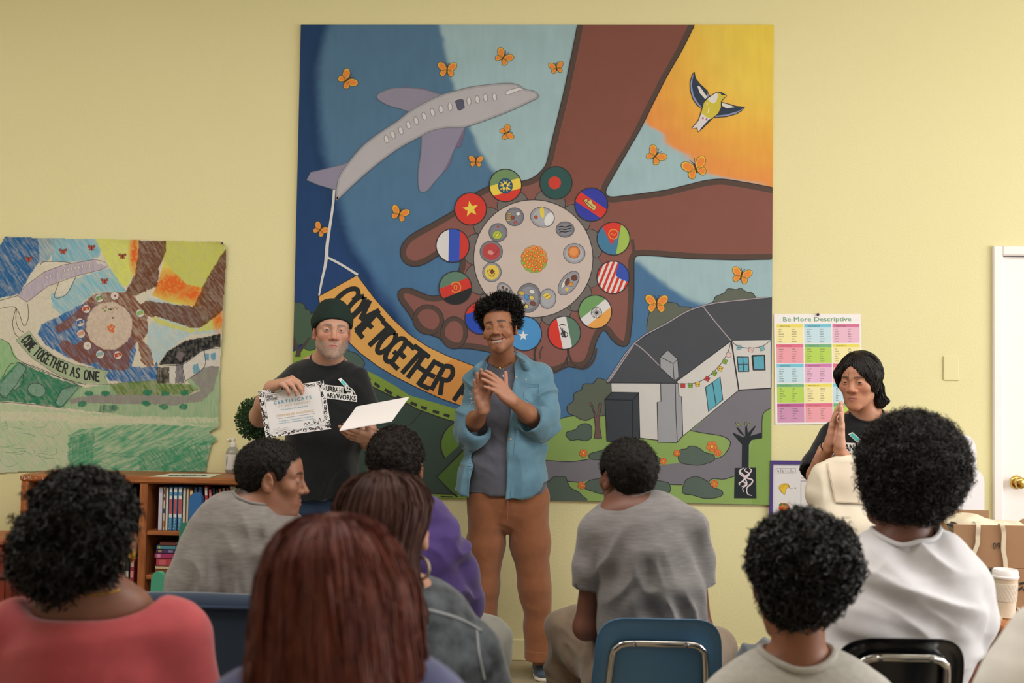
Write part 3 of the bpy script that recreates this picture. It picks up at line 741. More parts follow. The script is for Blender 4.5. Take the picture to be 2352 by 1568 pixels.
plate(1306, 650, 32, 18, -.9, '#8f8f95', '#98989e'); dab(1296, 650, 4, 14, '#d8d4cf', .5, LN); dab(1303, 647, 5, 9, '#7a4a3c', .4, LN); dab(1319, 638, 7, 7, '#6d4238', 0, LN); dab(1312, 653, 5, 5, '#d58a44', 0, LN); dab(1302, 664, 4, 4, '#d9b94e')
plate(1319, 582, 25, 23, 0, '#9a9aa0', '#aaaab0'); p.ell((1318, 579), 14, 14, '#cf7a45', 15.4, 0, 18, '#7b4426', 1.2); p.ell((1318, 578), 10, 9.5, '#dc8f54', 15.9, 0, 16, '#9a5a34', .8)
for a, b in ((1315, 575), (1321, 575), (1316, 581), (1322, 580)): p.ell((a, b), 1, 1.2, LN, 16.4, n=6)
plate(1298, 527, 21, 18, 0, '#77777f', '#85858c')
for k in range(3): p.stroke([(1282+k*1.5, 522+k*6), (1290, 520+k*6), (1298, 522+k*5.5), (1306, 519+k*6), (1313, 519+k*5.5)], 2.4, LN, 15.6, 3)
plate(1246, 499, 28, 23, .25, '#9a9aa0', '#a7a7ad'); p.fill([(1240, 480), (1248, 476), (1250, 490), (1249, 500), (1242, 496)], '#dcc34c', 15.4, 3); p.fill([(1250, 508), (1256, 494), (1266, 488), (1272, 498), (1268, 512), (1256, 519)], '#d5d5d5', 15.4, 3); dab(1231, 499, 4, 4, '#b5483a', 0, '#3d5a30')
for k in range(11):
    g = k*2*PI/11; p.ell((1227+18*math.cos(g), 595+19*math.sin(g)), 13, 13, '#8fae4d' if math.cos(g-2.2) > -.2 else '#d9935a', 14.2, n=14, out='#6f7a3a', ow=.8)
p.ell((1227, 595), 22, 22, '#a8ab4d', 14.8)
for k in range(26):
    r = 27*math.sqrt((k+.5)/26); g = k*2.4; x, y = 1227+r*math.cos(g), 596+r*math.sin(g)
    for j in range(5):
        p.ell((x+2.9*math.cos(j*1.257+k), y+2.9*math.sin(j*1.257+k)), 2.2, 2.2, '#d8682f', 15.8, n=7)
    p.ell((x, y), 1.6, 1.6, '#e4c648', 16.4, n=7)
# flags: stripes clipped to a disc
def disc(c, r=37, n=40):
    g = np.linspace(0, 2*PI, n, endpoint=False); return np.stack([c[0]+r*np.cos(g), c[1]+r*1.01*np.sin(g)], 1)
def flag(c, cols, ang, bounds, r=37, lev=17):
    c = np.array(c, float); dk = disc(c, r); u = np.array([math.cos(ang), math.sin(ang)]); v = np.array([-u[1], u[0]])
    for k, col in enumerate(cols):
        a, b = bounds[k]*r, bounds[k+1]*r
        q = [c+u*a-v*60, c+u*b-v*60, c+u*b+v*60, c+u*a+v*60]
        q = clip_poly(dk, q)
        if len(q) > 2: p.fill(q, col, lev, clip=False)
    p.stroke(dk, 2.2, LN, lev+2, closed=True)
    return c, u, v
def star(c, r1, r2, n, rot, col, lev):
    p.fill([(c[0]+(r1 if k % 2 == 0 else r2)*math.cos(rot+k*PI/n), c[1]+(r1 if k % 2 == 0 else r2)*math.sin(rot+k*PI/n)) for k in range(2*n)], col, lev)
RD, YL, WH = '#cf3b30', '#e3c74d', '#d5d2d2'
flag((1161, 426), ('#6f8d61', YL, RD), 1.30, (-1.1, -.22, .42, 1.1)); p.ell((1161, 427), 17, 18, '#2c5473', 18, n=20)
for k in range(10): g = k*PI/5; p.stroke([(1161+7*math.cos(g), 427+7*math.sin(g)), (1161+14*math.cos(g), 427+14*math.sin(g))], 2, YL, 18.5)
star((1161, 427), 12, 6, 5, -.4, YL, 19); star((1161, 427), 6, 3, 5, .2, '#2c5473', 19.5)
flag((1081, 480), (RD,), 0, (-1.1, 1.1), 36.5); star((1081, 480), 19, 8, 5, -1.75, YL, 18)
flag((1040, 564), (WH, '#3653b5', '#c53a33'), .02, (-1.1, -.24, .42, 1.1), 38)
flag((1046, 661), ('#5d7d6b', '#c73a31', '#262a2a'), 1.20, (-1.1, -.30, .33, 1.1), 37.5)
p.stroke([(1037, 655), (1040, 650), (1048, 648), (1055, 651), (1058, 660), (1055, 668), (1045, 671), (1038, 667)], 3, '#d98a3c', 18.4, 3); p.stroke([(1043, 655), (1050, 656), (1049, 665), (1044, 664)], 2.4, '#d98a3c', 18.4, closed=True)
flag((1105, 730), ('#c73a31', '#2a49b0'), 1.35, (-1.1, -.45, 1.1), 37)
flag((1205, 766), ('#4b8fc8',), 0, (-1.1, 1.1), 39); star((1202, 771), 12, 4.8, 5, -PI/2, '#dcdcdc', 18)
flag((1296, 764), (RD, WH, '#5b7a68'), -.2, (-1.1, -.28, .3, 1.1), 37.5)
p.stroke([(1284, 748), (1291, 745), (1299, 747)], 2.2, LN, 18.4, 3)
for k in range(6): p.stroke([(1287+k*2.0, 752+(k*5) % 9), (1291+k*1.5, 760+k*3), (1288+k*2.4, 768+(k*7) % 8)], 1.5, LN, 18.4, 3)
p.ell((1297, 768), 7, 6, None, 18.4, 0, 14, LN, 1.6)
flag((1367, 716), ('#6f9b62', WH, '#df9f52'), .9, (-1.1, -.22, .36, 1.1), 38); p.ell((1370, 718), 12, 12, None, 18, 0, 24, LN, 1.2)
for k in range(16): g = k*PI/8; p.stroke([(1370, 718), (1370+12*math.cos(g), 718+12*math.sin(g))], .8, LN, 18.2)
p.ell((1370, 718), 3.2, 3.2, LN, 18.4, n=10)
c, u, v = flag((1408, 637), [RD if k % 2 == 0 else WH for k in range(13)], .38, np.linspace(-1.0, 1.0, 14), 37)
q = clip_poly(disc((1408, 637), 37), [(1423, 590), (1414, 633), (1424, 640), (1460, 655), (1470, 600)]); p.fill(q, '#3b52ad', 18.2, clip=False)
flag((1409, 548), ('#44799c',), 0, (-1.1, 1.1), 37.5)
q = clip_poly(disc((1409, 548), 37.5), [(1382, 518), (1385, 505), (1440, 500), (1426, 525), (1416, 585)]); p.fill(q, RD, 17.6, clip=False)
q = clip_poly(disc((1409, 548), 37.5), [(1427, 515), (1460, 500), (1460, 600), (1414, 588)]); p.fill(q, '#9cb755', 17.8, clip=False)
p.ell((1409, 538), 11, 11, None, 18.4, 0, 14, '#dd8d3a', 2.6); p.stroke([(1402, 540), (1406, 536), (1410, 541), (1414, 537)], 2.2, '#dd8d3a', 18.8)
flag((1358, 470), ('#353d9e', RD, '#353d9e'), 2.16, (-1.1, -.28, .36, 1.1), 38)
q = np.array([(1340, 460), (1348, 456), (1352, 462), (1358, 458), (1362, 468), (1368, 472), (1370, 478), (1364, 484), (1350, 474)]); p.fill(q, '#c9b26c', 18.4); p.stroke(q, 1.1, LN, 18.8, closed=True); p.stroke([(1344, 462), (1364, 478)], 1.2, LN, 19); p.stroke([(1350, 458), (1348, 468)], 1, LN, 19)
flag((1277, 420), ('#2f5350',), 0, (-1.1, 1.1), 37); p.ell((1274, 420), 14.5, 14.5, '#c43f35', 18, n=24)
link('painted_flags', p.mesh('painted_flags'), PAINT, mural)
# butterflies and the bird
def butterfly(x, y, s, rot):
    R2 = np.array([[math.cos(rot), -math.sin(rot)], [math.sin(rot), math.cos(rot)]])
    for sx in (-1, 1):
        up = np.array([(1, -2), (5, -9), (11, -12), (16, -10), (16, -4), (12, 1), (7, 3), (1, 2)])*[sx, 1]; lo = np.array([(1, 1), (7, 2), (11, 4), (12, 9), (8, 13), (4, 11), (1, 5)])*[sx, 1]
        for q in (lo, up):
            w = (q*s/16)@R2.T+[x, y]
            p.fill(w, '#e0b43f', 8, 4); p.stroke(w, 1.2, '#7d5a2e', 8.8, 4, closed=True)
            m = q.mean(0); w = (((q-m)*.74+m)*s/16)@R2.T+[x, y]; p.fill(w, '#e0843c', 8.6, 4)
    w = (np.array([(-1.1, -6), (1.1, -6), (1.3, 6), (0, 8), (-1.3, 6)])*s/16)@R2.T+[x, y]; p.fill(w, '#4d3325', 9.4)
    for sx in (-1, 1): p.stroke((np.array([(0, -6), (sx*2, -9), (sx*3.5, -12)])*s/16)@R2.T+[x, y], 1.0, '#4d3325', 9.4)
for a in ((798, 183, 22, .95), (1027, 159, 21, .05), (1157, 131, 20, .6), (1164, 305, 17, 1.2), (1093, 370, 16, .05), (1278, 155, 16, -.15), (1506, 357, 22, .7), (1597, 385, 28, -.35), (736, 527, 17, .6), (918, 490, 20, .35), (1703, 632, 22, .25), (1508, 696, 25, .03)):
    p = mural_paint(); butterfly(*a); link('painted_butterfly', p.mesh('painted_butterfly'), PAINT, mural)
p = mural_paint()
NV = '#2f3c4f'
lw = c2((1335, 447), (1320, 470), (1300, 530), (1303, 600), (1325, 670), (1360, 720), (1395, 745), (1420, 690), (1460, 645), (1440, 600), (1380, 545), (1345, 500)); rw = c2((1555, 695), (1600, 705), (1680, 728), (1750, 735), (1720, 765), (1680, 790), (1600, 812), (1500, 820), (1490, 800))
for q in (lw, rw): p.fill(q, '#8890b4', 8); p.stroke(q, 1.8, LN, 9, closed=True)
p.fill(c2((1335, 455), (1322, 500), (1316, 560), (1330, 640), (1370, 705), (1400, 735), (1440, 660), (1440, 600), (1380, 545), (1345, 500)), NV, 8.5); p.fill(c2((1555, 700), (1680, 732), (1745, 737), (1700, 765), (1600, 795), (1510, 805)), NV, 8.5)
p.fill(c2((1360, 562), (1380, 565), (1440, 650), (1425, 670), (1380, 620)), '#d9d3cc', 9); p.fill(c2((1560, 702), (1600, 708), (1665, 735), (1600, 745), (1565, 725)), '#d9d3cc', 9)
body = c2((1440, 665), (1480, 635), (1520, 612), (1560, 615), (1600, 640), (1580, 660), (1555, 690), (1555, 740), (1530, 790), (1480, 830), (1400, 910), (1365, 938), (1360, 905), (1315, 908), (1370, 840), (1395, 760), (1410, 700))
p.fill(body, '#c9b944', 9.4); p.fill(c2((1440, 665), (1480, 635), (1520, 615), (1530, 640), (1515, 690), (1490, 705), (1460, 690)), '#d9d3cc', 9.8)
p.fill(c2((1395, 785), (1440, 820), (1475, 830), (1400, 910), (1365, 938), (1360, 905), (1315, 908), (1370, 840)), '#d6cfd0', 9.8); p.fill(c2((1455, 835), (1480, 828), (1400, 915), (1380, 918)), NV, 10)
p.stroke(body, 1.7, LN, 10.2, closed=True); p.fill(c2((1525, 612), (1560, 612), (1605, 640), (1570, 635)), NV, 10.2); p.ell(c2((1562, 632))[0], 2.2, 1.8, LN, 10.6, n=8); p.fill(c2((1575, 650), (1605, 645), (1590, 660)), '#c98a5a', 10.4)
for q in (c2((1440, 700), (1440, 720)), c2((1455, 740), (1450, 775), (1440, 780))): p.stroke(q, 2.4, '#e0d9c0', 10.2)
for q in c2((1405, 825), (1435, 835)): p.ell(q, 2.2, 3, '#a7606a', 10.4, n=8)
link('painted_bird', p.mesh('painted_bird'), PAINT, mural)
# ------------------------------------------------------------------ soft solids: smooth unions of tapered limbs, meshed as one skin
def rotm(yaw=0, pitch=0, roll=0):
    cy, sy = math.cos(yaw), math.sin(yaw); cp, sp = math.cos(pitch), math.sin(pitch); cr, sr = math.cos(roll), math.sin(roll)
    Rz = np.array([[cy, -sy, 0], [sy, cy, 0], [0, 0, 1.0]]); Rx = np.array([[1.0, 0, 0], [0, cp, -sp], [0, sp, cp]]); Ry = np.array([[cr, 0, sr], [0, 1.0, 0], [-sr, 0, cr]])
    return Rz@Rx@Ry
def unit(v):
    v = np.asarray(v, float); return v/(np.linalg.norm(v)+1e-12)

def px_of(v):
    d = v-CAM.astype(v.dtype); z = d@FWD.astype(v.dtype)
    return 1176+FPX*(d@RIGHT.astype(v.dtype))/z, 784-FPX*(d@UP.astype(v.dtype))/z, z

class Sdf:
    def __init__(s): s.p = []; s.R = np.eye(3); s.t = np.zeros(3); s.s = 1.0
    def at(s, R=None, t=None, sc=1.0):
        s.R = np.eye(3) if R is None else np.asarray(R, float); s.t = np.zeros(3) if t is None else np.asarray(t, float); s.s = sc; return s
    def X(s, p): return s.R@(np.asarray(p, float)*s.s)+s.t
    def rc(s, a, b, r1, r2=None, k=0.012, op='u'):
        r2 = r1 if r2 is None else r2
        a = s.X(a); b = s.X(b); r1 *= s.s; r2 *= s.s; ba = b-a; L = max(ba@ba, 1e-12)
        def d(p):
            q = p-a.astype(np.float32); h = np.clip(q@ba.astype(np.float32)/np.float32(L), 0, 1)
            return np.linalg.norm(q-h[:, None]*ba.astype(np.float32), axis=1)-(r1+(r2-r1)*h)
        m = max(r1, r2); s.p.append((op, k*s.s, d, np.minimum(a, b)-m, np.maximum(a, b)+m)); return s
    def el(s, c, r, k=0.012, op='u', rot=None):
        R = s.R if rot is None else s.R@rot
        c = s.X(c); r = np.asarray(r, float)*s.s
        A = (R/r).astype(np.float32); ri = (1/r).astype(np.float32); c32 = c.astype(np.float32)
        def d(p):
            q = (p-c32)@A; k0 = np.linalg.norm(q, axis=1); k1 = np.linalg.norm(q*ri, axis=1)+1e-9
            return k0*(k0-1)/k1
        e = np.sqrt(((R*r)**2).sum(1)); s.p.append((op, k*s.s, d, c-e, c+e)); return s
    def es(s, a, b, ra, rb, x=(1, 0, 0), k=0.012, op='u', cap=1.0):
        """elliptic segment: radii ra=(rx,ry) at a, rb at b; x = lateral direction"""
        a = s.X(a); b = s.X(b); ra = np.asarray(ra, float)*s.s; rb = np.asarray(rb, float)*s.s
        T = b-a; L = np.linalg.norm(T)+1e-9; T = T/L; xx = s.R@np.asarray(x, float); xx = unit(xx-T*(xx@T)); yy = np.cross(T, xx)
        B = np.stack([xx, yy, T], 1).astype(np.float32); a32 = a.astype(np.float32)
        def d(p):
            q = (p-a32)@B; h = np.clip(q[:, 2]/np.float32(L), 0, 1)
            rx = ra[0]+(rb[0]-ra[0])*h; ry = ra[1]+(rb[1]-ra[1])*h; rz = np.minimum(rx, ry)*np.float32(cap)
            w = q[:, 2]-h*L
            u, v, w = q[:, 0]/rx, q[:, 1]/ry, w/rz
            k0 = np.sqrt(u*u+v*v+w*w); k1 = np.sqrt((u/rx)**2+(v/ry)**2+(w/rz)**2)+1e-9
            return (k0*(k0-1)/k1).astype(np.float32)
        m = max(ra.max(), rb.max()); s.p.append((op, k*s.s, d, np.minimum(a, b)-m, np.maximum(a, b)+m)); return s
    def loft(s, secs, x=(1, 0, 0), k=0.02, cap=1.0):
        """secs: list of (point, rx, ry)"""
        for i, (A, B) in enumerate(zip(secs[:-1], secs[1:])): s.es(A[0], B[0], A[1:3], B[1:3], x=x, k=k if i == 0 else 0.03, cap=cap if i == 0 else 1.0)
        return s
    def box(s, c, h, r, k=0.01, op='u', rot=None):
        R = s.R if rot is None else s.R@rot
        c = s.X(c); h = np.asarray(h, float)*s.s; r = r*s.s; R32 = R.astype(np.float32)
        def d(p):
            q = np.abs((p-c.astype(np.float32))@R32)-(h-r).astype(np.float32)
            return np.linalg.norm(np.maximum(q, 0), axis=1)+np.minimum(q.max(1), 0)-r
        e = np.abs(R)@h; s.p.append((op, k*s.s, d, c-e, c+e)); return s
    def plane(s, pt, n, k=0.002):
        """cut away the side the normal points to"""
        pt = s.X(pt); n = unit(s.R@np.asarray(n, float)).astype(np.float32); o = float(pt@n)
        s.p.append(('i', k*s.s, lambda p: p@n-np.float32(o), None, None)); return s
    def fn(s, f, k=0.0, op='i', lo=None, hi=None):
        s.p.append((op, k, f, lo, hi)); return s

def merge(S, T, k=.01):
    """union the finished solid T (with its own cuts) into S"""
    us = [q for q in T.p if q[0] == 'u']; lo = np.min([q[3] for q in us], 0); hi = np.max([q[4] for q in us], 0); pr = list(T.p)
    def f(p):
        D = np.full(len(p), 1e3, np.float32)
        for op, kk, g, a, b in pr:
            v = g(p)
            D = _smin(D, v, kk) if op == 'u' else -_smin(-D, v if op == 's' else -v, kk)
        return D
    S.p.append(('u', k, f, lo, hi)); return S
def _smin(a, b, k):
    if k <= 1e-6: return np.minimum(a, b)
    h = np.maximum(k-np.abs(a-b), 0)/k
    return np.minimum(a, b)-h*h*k*0.25
def mesh_sdf(sdf, h, region=None, disp=None, lo=None, hi=None, keep=None):
    """surface nets on the blocks near the surface; returns verts, quads"""
    prims = sdf.p; N = 8; B = N*h
    us = [q for q in prims if q[0] == 'u' and q[3] is not None]
    L = np.min([q[3] for q in us], 0)-2*h if lo is None else np.asarray(lo, float)
    H = np.max([q[4] for q in us], 0)+2*h if hi is None else np.asarray(hi, float)
    nb = np.maximum(np.ceil((H-L)/B).astype(int), 1)
    gi = np.stack(np.meshgrid(*[np.arange(n) for n in nb], indexing='ij'), -1).reshape(-1, 3)
    ctr = (L+(gi+0.5)*B).astype(np.float32)
    if region is not None:
        m = region(ctr, B); gi = gi[m]; ctr = ctr[m]
    half = B*0.87
    D = np.full(len(ctr), 1e3, np.float32); dps = []
    for op, k, f, a, b in prims:
        if a is not None and op in 'us':
            pad = half*2.6+k
            m = np.all((ctr > a-pad) & (ctr < b+pad), axis=1); dp = np.full(len(ctr), 1e3, np.float32)
            if m.any(): dp[m] = f(ctr[m])
        else: dp = f(ctr)
        dps.append(dp)
        if op == 'u': D = _smin(D, dp, k)
        elif op == 's': D = -_smin(-D, dp, k)
        else: D = -_smin(-D, -dp, k)
    act = np.abs(D) < half*2.3
    gi = gi[act]; nbk = len(gi)
    if nbk == 0: return np.zeros((0, 3)), np.zeros((0, 4), int)
    o = np.stack(np.meshgrid(*[np.arange(N+1)]*3, indexing='ij'), -1).reshape(-1, 3)
    pts = (L+(gi[:, None, :]*N+o[None])*h).astype(np.float32); n3 = (N+1)**3
    V = np.full((nbk, n3), 1e3, np.float32)
    for (op, k, f, a, b), dp in zip(prims, dps):
        dd = dp[act]
        sel = (dd < half*2.4+k) if op in 'us' else (dd > -(half*2.0+k))
        if not sel.any(): continue
        val = f(pts[sel].reshape(-1, 3)).reshape(-1, n3)
        cur = V[sel]
        if op == 'u': cur = _smin(cur, val, k)
        elif op == 's': cur = -_smin(-cur, val, k)
        else: cur = -_smin(-cur, -val, k)
        V[sel] = cur
    V = V.reshape(nbk, N+1, N+1, N+1); neg = V < 0
    cnt = np.zeros((nbk, N, N, N), np.int8)
    for dx in (0, 1):
        for dy in (0, 1):
            for dz in (0, 1): cnt += neg[:, dx:dx+N, dy:dy+N, dz:dz+N]
    bi, ci, cj, ck = np.nonzero((cnt > 0) & (cnt < 8))
    if len(bi) == 0: return np.zeros((0, 3)), np.zeros((0, 4), int)
    acc = np.zeros((len(bi), 3)); num = np.zeros(len(bi))
    cv = {}
    for dx in (0, 1):
        for dy in (0, 1):
            for dz in (0, 1): cv[(dx, dy, dz)] = V[bi, ci+dx, cj+dy, ck+dz]
    for ax in range(3):
        for a in (0, 1):
            for b in (0, 1):
                k0 = [a, b]; k0.insert(ax, 0); k1 = [a, b]; k1.insert(ax, 1)
                v0, v1 = cv[tuple(k0)], cv[tuple(k1)]; m = (v0 < 0) != (v1 < 0)
                t = np.where(m, v0/np.where(m, v0-v1, 1), 0)
                e = np.zeros((len(bi), 3)); e[:] = k0; e[:, ax] = t
                acc += np.where(m[:, None], e, 0); num += m
    g = gi[bi]*N+np.stack([ci, cj, ck], 1)
    vert = L+(g+acc/num[:, None])*h
    dim = nb*N+4
    key = lambda q: (q[:, 0]*dim[1]+q[:, 1])*dim[2]+q[:, 2]
    kk = key(g.astype(np.int64)); order = np.argsort(kk); ks = kk[order]
    def look(q):
        z = key(q.astype(np.int64)); i = np.searchsorted(ks, z); i = np.minimum(i, len(ks)-1)
        return np.where((ks[i] == z) & (q >= 0).all(1), order[i], -1)
    quads = []
    for ax in range(3):
        s0 = [slice(0, N)]*3; s1 = list(s0); s1[ax] = slice(1, N+1)
        A = neg[(slice(None), *s0)]; Bn = neg[(slice(None), *s1)]
        b2, i2, j2, k2 = np.nonzero(A != Bn)
        if not len(b2): continue
        flip = A[b2, i2, j2, k2]
        base = gi[b2]*N+np.stack([i2, j2, k2], 1); u, w = (ax+1) % 3, (ax+2) % 3
        q = []
        for (du, dw) in ((0, 0), (-1, 0), (-1, -1), (0, -1)):
            c = base.copy(); c[:, u] += du; c[:, w] += dw; q.append(look(c))
        q = np.stack(q, 1); ok = (q >= 0).all(1); q = q[ok]; fl = flip[ok]
        q[~fl] = q[~fl][:, ::-1]
        quads.append(q)
    F = np.concatenate(quads) if quads else np.zeros((0, 4), int)
    if keep is not None and len(F):
        F = F[keep(vert[F].mean(1))]; u, inv = np.unique(F, return_inverse=True); vert = vert[u]; F = inv.reshape(-1, 4)
    if disp is not None:
        vert = vert+vnormals(vert, F)*disp(vert)[:, None]
    return vert, F
def vnormals(v, F):
    n = np.zeros_like(v); a, b, c, d = [v[F[:, i]] for i in range(4)]
    fn = np.cross(c-a, d-b)
    for i in range(4):
        for ax in range(3): n[:, ax] += np.bincount(F[:, i], fn[:, ax], len(v))
    return n/(np.linalg.norm(n, axis=1)[:, None]+1e-12)
def relax(v, F, it=2, lam=0.5):
    e = np.concatenate([F[:, [0, 1]], F[:, [1, 2]], F[:, [2, 3]], F[:, [3, 0]]]); deg = np.bincount(e[:, 0], minlength=len(v))+np.bincount(e[:, 1], minlength=len(v))
    for _ in range(it):
        s = np.stack([np.bincount(e[:, 0], v[e[:, 1], ax], len(v))+np.bincount(e[:, 1], v[e[:, 0], ax], len(v)) for ax in range(3)], 1)
        v = v+lam*(s/np.maximum(deg, 1)[:, None]-v)
    return v
def solid(name, sdf, h, m, parent, disp=None, color=None, it=1, **kw):
    v, F = mesh_sdf(sdf, h, **kw)
    if it: v = relax(v, F, it)
    if disp is not None: v = v+vnormals(v, F)*disp(v)[:, None]
    me = np_mesh(name, v, F, color(v) if color else None, smooth=True)
    return link(name, me, m, parent)

def folds(specs, base=0.0015, freq=9.0, seed=1):
    """cloth creases: specs (a, b, reach, direction across the crease, wavelength, depth)"""
    def f(v):
        d = 1.5*base*(vnoise(v*freq, seed)+0.6*vnoise(v*freq*2.3, seed+1))
        for i, (a, b, R, dr, lam, A) in enumerate(specs):
            a = np.asarray(a, float); ab = np.asarray(b, float)-a
            t = np.clip(((v-a)@ab)/max(ab@ab, 1e-9), 0, 1); dist = np.linalg.norm(v-a-t[:, None]*ab, axis=1)
            w = np.exp(-(dist/R)**2); dr = unit(dr); o = np.cross(dr, [0.3, 0.8, 0.5]); o = unit(o); o2 = np.cross(dr, o)
            qq = np.stack([v@dr/lam*.9+.5*vnoise(v*(.5/lam), seed+3+i), v@o/(lam*3.6), v@o2/(lam*3.6)], 1)
            s = 1.1-2.6*np.abs(vnoise(qq, seed+7+i))
            d = d+1.55*A*w*s
        return d
    return f

# ------------------------------------------------------------------ heads, hands
def add_head(S, R, c, s=1.0, eye=0.0046, smile=0.0, mouth=True, nose=1.0, wide=1.0, jaw=1.0, ears=True, neck=None, neck_r=0.054, detail=True, lips=1.0, ear_out=0.0, nose_w=1.0, cheek=1.0, eye_x=0.031):
    S.at(R, c, s)
    S.el((0, -.014, .030), (.0755*wide, .0965, .083)).el((0, .030, .032), (.062*wide, .055, .058), .02).el((0, .030, -.036), (.0585*wide, .056, .074), .022)
    for x in (-1, 1):
        S.rc((x*.047*jaw, .004, -.060), (x*.014, .060, -.101), .020, .0165, .026)
        S.el((x*.041*wide, .053, -.022), (.023*cheek, .021*cheek, .020*cheek), .022)
    S.el((0, .068, -.103), (.0205*jaw, .0155, .0155), .018)
    if detail:
        for x in (-1, 1): S.rc((x*.046, .060, .019), (x*.010, .079, .0165), .0095, .0095, .016)
        for x in (-1, 1): S.el((x*eye_x, .094, -.001), (.0195, .0165, .0128), .012, 's')
        S.rc((0, .081, .010), (0, .0965+.006*(nose-1), -.026), .0070*nose_w, .0098*nose_w, .012).el((0, .0965+.010*(nose-1)+.002, -.034), (.0128*nose_w, .0125*nose, .0098), .008)
        for x in (-1, 1): S.el((x*.0138*nose_w, .0875, -.037), (.0088*nose_w, .0105, .0080), .006).rc((x*.007*nose_w, .090, -.047), (x*.006*nose_w, .094, -.042), .0032, .0032, .003, 's')
        for x in (-1, 1): S.el((x*eye_x, .0725, -.001), (.0155, .0138, .0128), .005).el((x*eye_x, .0905, -.0015), (.0137, .013, eye), .0012, 's')
        S.el((0, .064, -.068), (.029, .0235, .025), .02)
        if mouth and smile == 0:
            for x in (-1, 1):
                S.rc((x*.0235, .0735, -.0690), (x*.006, .0868, -.0642), .0028*lips, .0050*lips, .004).rc((x*.0225, .0735, -.0705), (x*.004, .0858, -.0748), .0028*lips, .0060*lips, .004)
            S.el((0, .0875, -.0655), (.006, .0045, .0045*lips), .003)
            S.rc((-.0215, .0790, -.0695), (0, .0925, -.0694), .0011, .0014, .0025, 's').rc((.0215, .0790, -.0695), (0, .0925, -.0694), .0011, .0014, .0025, 's')
        elif mouth:
            for x in (-1, 1):        # laughing mouth: lips drawn back to raised corners
                S.rc((x*.0335, .066, -.0560), (x*.016, .0805, -.0625), .0032*lips, .0042*lips, .004).rc((x*.016, .0805, -.0625), (0, .0850, -.0640), .0042*lips, .0044*lips, .003)
                S.rc((x*.0325, .066, -.0590), (x*.017, .0785, -.0795), .0034*lips, .0056*lips, .004).rc((x*.017, .0785, -.0795), (0, .0830, -.0885), .0056*lips, .0066*lips, .003)
                S.el((x*.047, .054, -.034), (.017, .017, .017), .016).rc((x*.024, .079, -.040), (x*.041, .062, -.066), .0022, .0030, .006, 's')
            R32, c32 = R.astype(np.float32), np.asarray(c, np.float32)
            def grin(v):
                q = ((v-c32)@R32)/np.float32(s); e = (q[:, 0]/.0300)**2
                return np.maximum(np.maximum(q[:, 2]-(-.0668+.0095*e), (-.0835+.0225*e)-q[:, 2]), .058-q[:, 1])*np.float32(s)
            S.fn(grin, .001, 's', S.X((0, .08, -.07))-.05*s, S.X((0, .08, -.07))+.05*s)
    if ears:
        for x in (-1, 1):
            rt = rotm(x*-.32, 0.12, 0)
            S.el((x*(.0750+ear_out)*wide, -.010, -.008), (.0080, .0190, .0300), .006, rot=rt)
            S.el((x*(.0832+ear_out)*wide, -.0085, -.004), (.0058, .0112, .0190), .004, 's', rot=rt)
            S.el((x*(.0790+ear_out)*wide, .002, -.010), (.0045, .0050, .0065), .004, rot=rt).el((x*(.0775+ear_out)*wide, -.004, -.034), (.0060, .0085, .0085), .006)
    S.at()
    if neck is not None:
        S.rc(R@(np.array([0, -.020, -.050])*s)+c, neck, neck_r*s*0.94, neck_r*s, .03)
    return S

def skin_colors(R, c, s, base, lip, brow=None, beard=None, hairline=None, blush=None, smile=0.0, lips=1.0, brow_z=0.0):
    """natural colour of the skin, lips, brows and stubble by place on the face"""
    base = np.array(lin(base)); lip = np.array(lin(lip))
    def f(v):
        q = ((v-c)@R)/s
        col = np.tile(base, (len(v), 1))*(1+0.05*vnoise(v*60, 5)[:, None])
        x, y, z = np.abs(q[:, 0]), q[:, 1], q[:, 2]
        front = (y > .045) & (np.linalg.norm(q, axis=1) < .16)
        if blush is not None:
            w = (np.exp(-((x-.038)/.02)**2-((z+.03)/.022)**2)+np.exp(-(x/.014)**2-((z+.036)/.016)**2)+np.exp(-((x-.082)/.014)**2-((z+.008)/.04)**2))*np.where(y > -.04, 1, 0)*(np.linalg.norm(q, axis=1) < .16)
            w = np.clip(w*.55, 0, .6)[:, None]; col = col*(1-w)+np.array(lin(blush))*w
        if smile == 0:
            zc = -.0695; e = (x/.0235)**2+((z-zc)/(.0098*lips))**2
        else:
            cz = -.0765+(x/.0335)**2*.018; e = (x/.0350)**2+((z-cz)/.0185)**2
        w = (sstep(1.15, .75, e)*front)[:, None]; col = col*(1-w)+lip*w
        if brow is not None:
            zb = .0215+brow_z-((x-.034)/.024)**2*.0045*np.where(x > .034, 1.7, .55)
            th = .0052*np.where(x > .034, np.clip(1-(x-.034)/.026, .25, 1), 1)
            w = sstep(1.2, .55, np.abs(z-zb)/th)*sstep(.0095, .0135, x)*sstep(.054, .049, x)*front
            w = (w*(.82+.18*vnoise(q*900, 3)))[:, None]; col = col*(1-w)+np.array(lin(brow))*w
        for reg in ([] if beard is None else beard if isinstance(beard, list) else [beard]):
            bc, fnn = reg; w = np.clip(fnn(q)*(.78+.35*vnoise(q*700, 9)), 0, 1)[:, None]; col = col*(1-w)+np.array(lin(bc))*w
        if hairline is not None:
            hc, fnn = hairline; w = np.clip(fnn(q)*(.9+.25*vnoise(q*420, 12)), 0, 1)[:, None]; col = col*(1-w)+np.array(lin(hc))*w
        return col
    return f

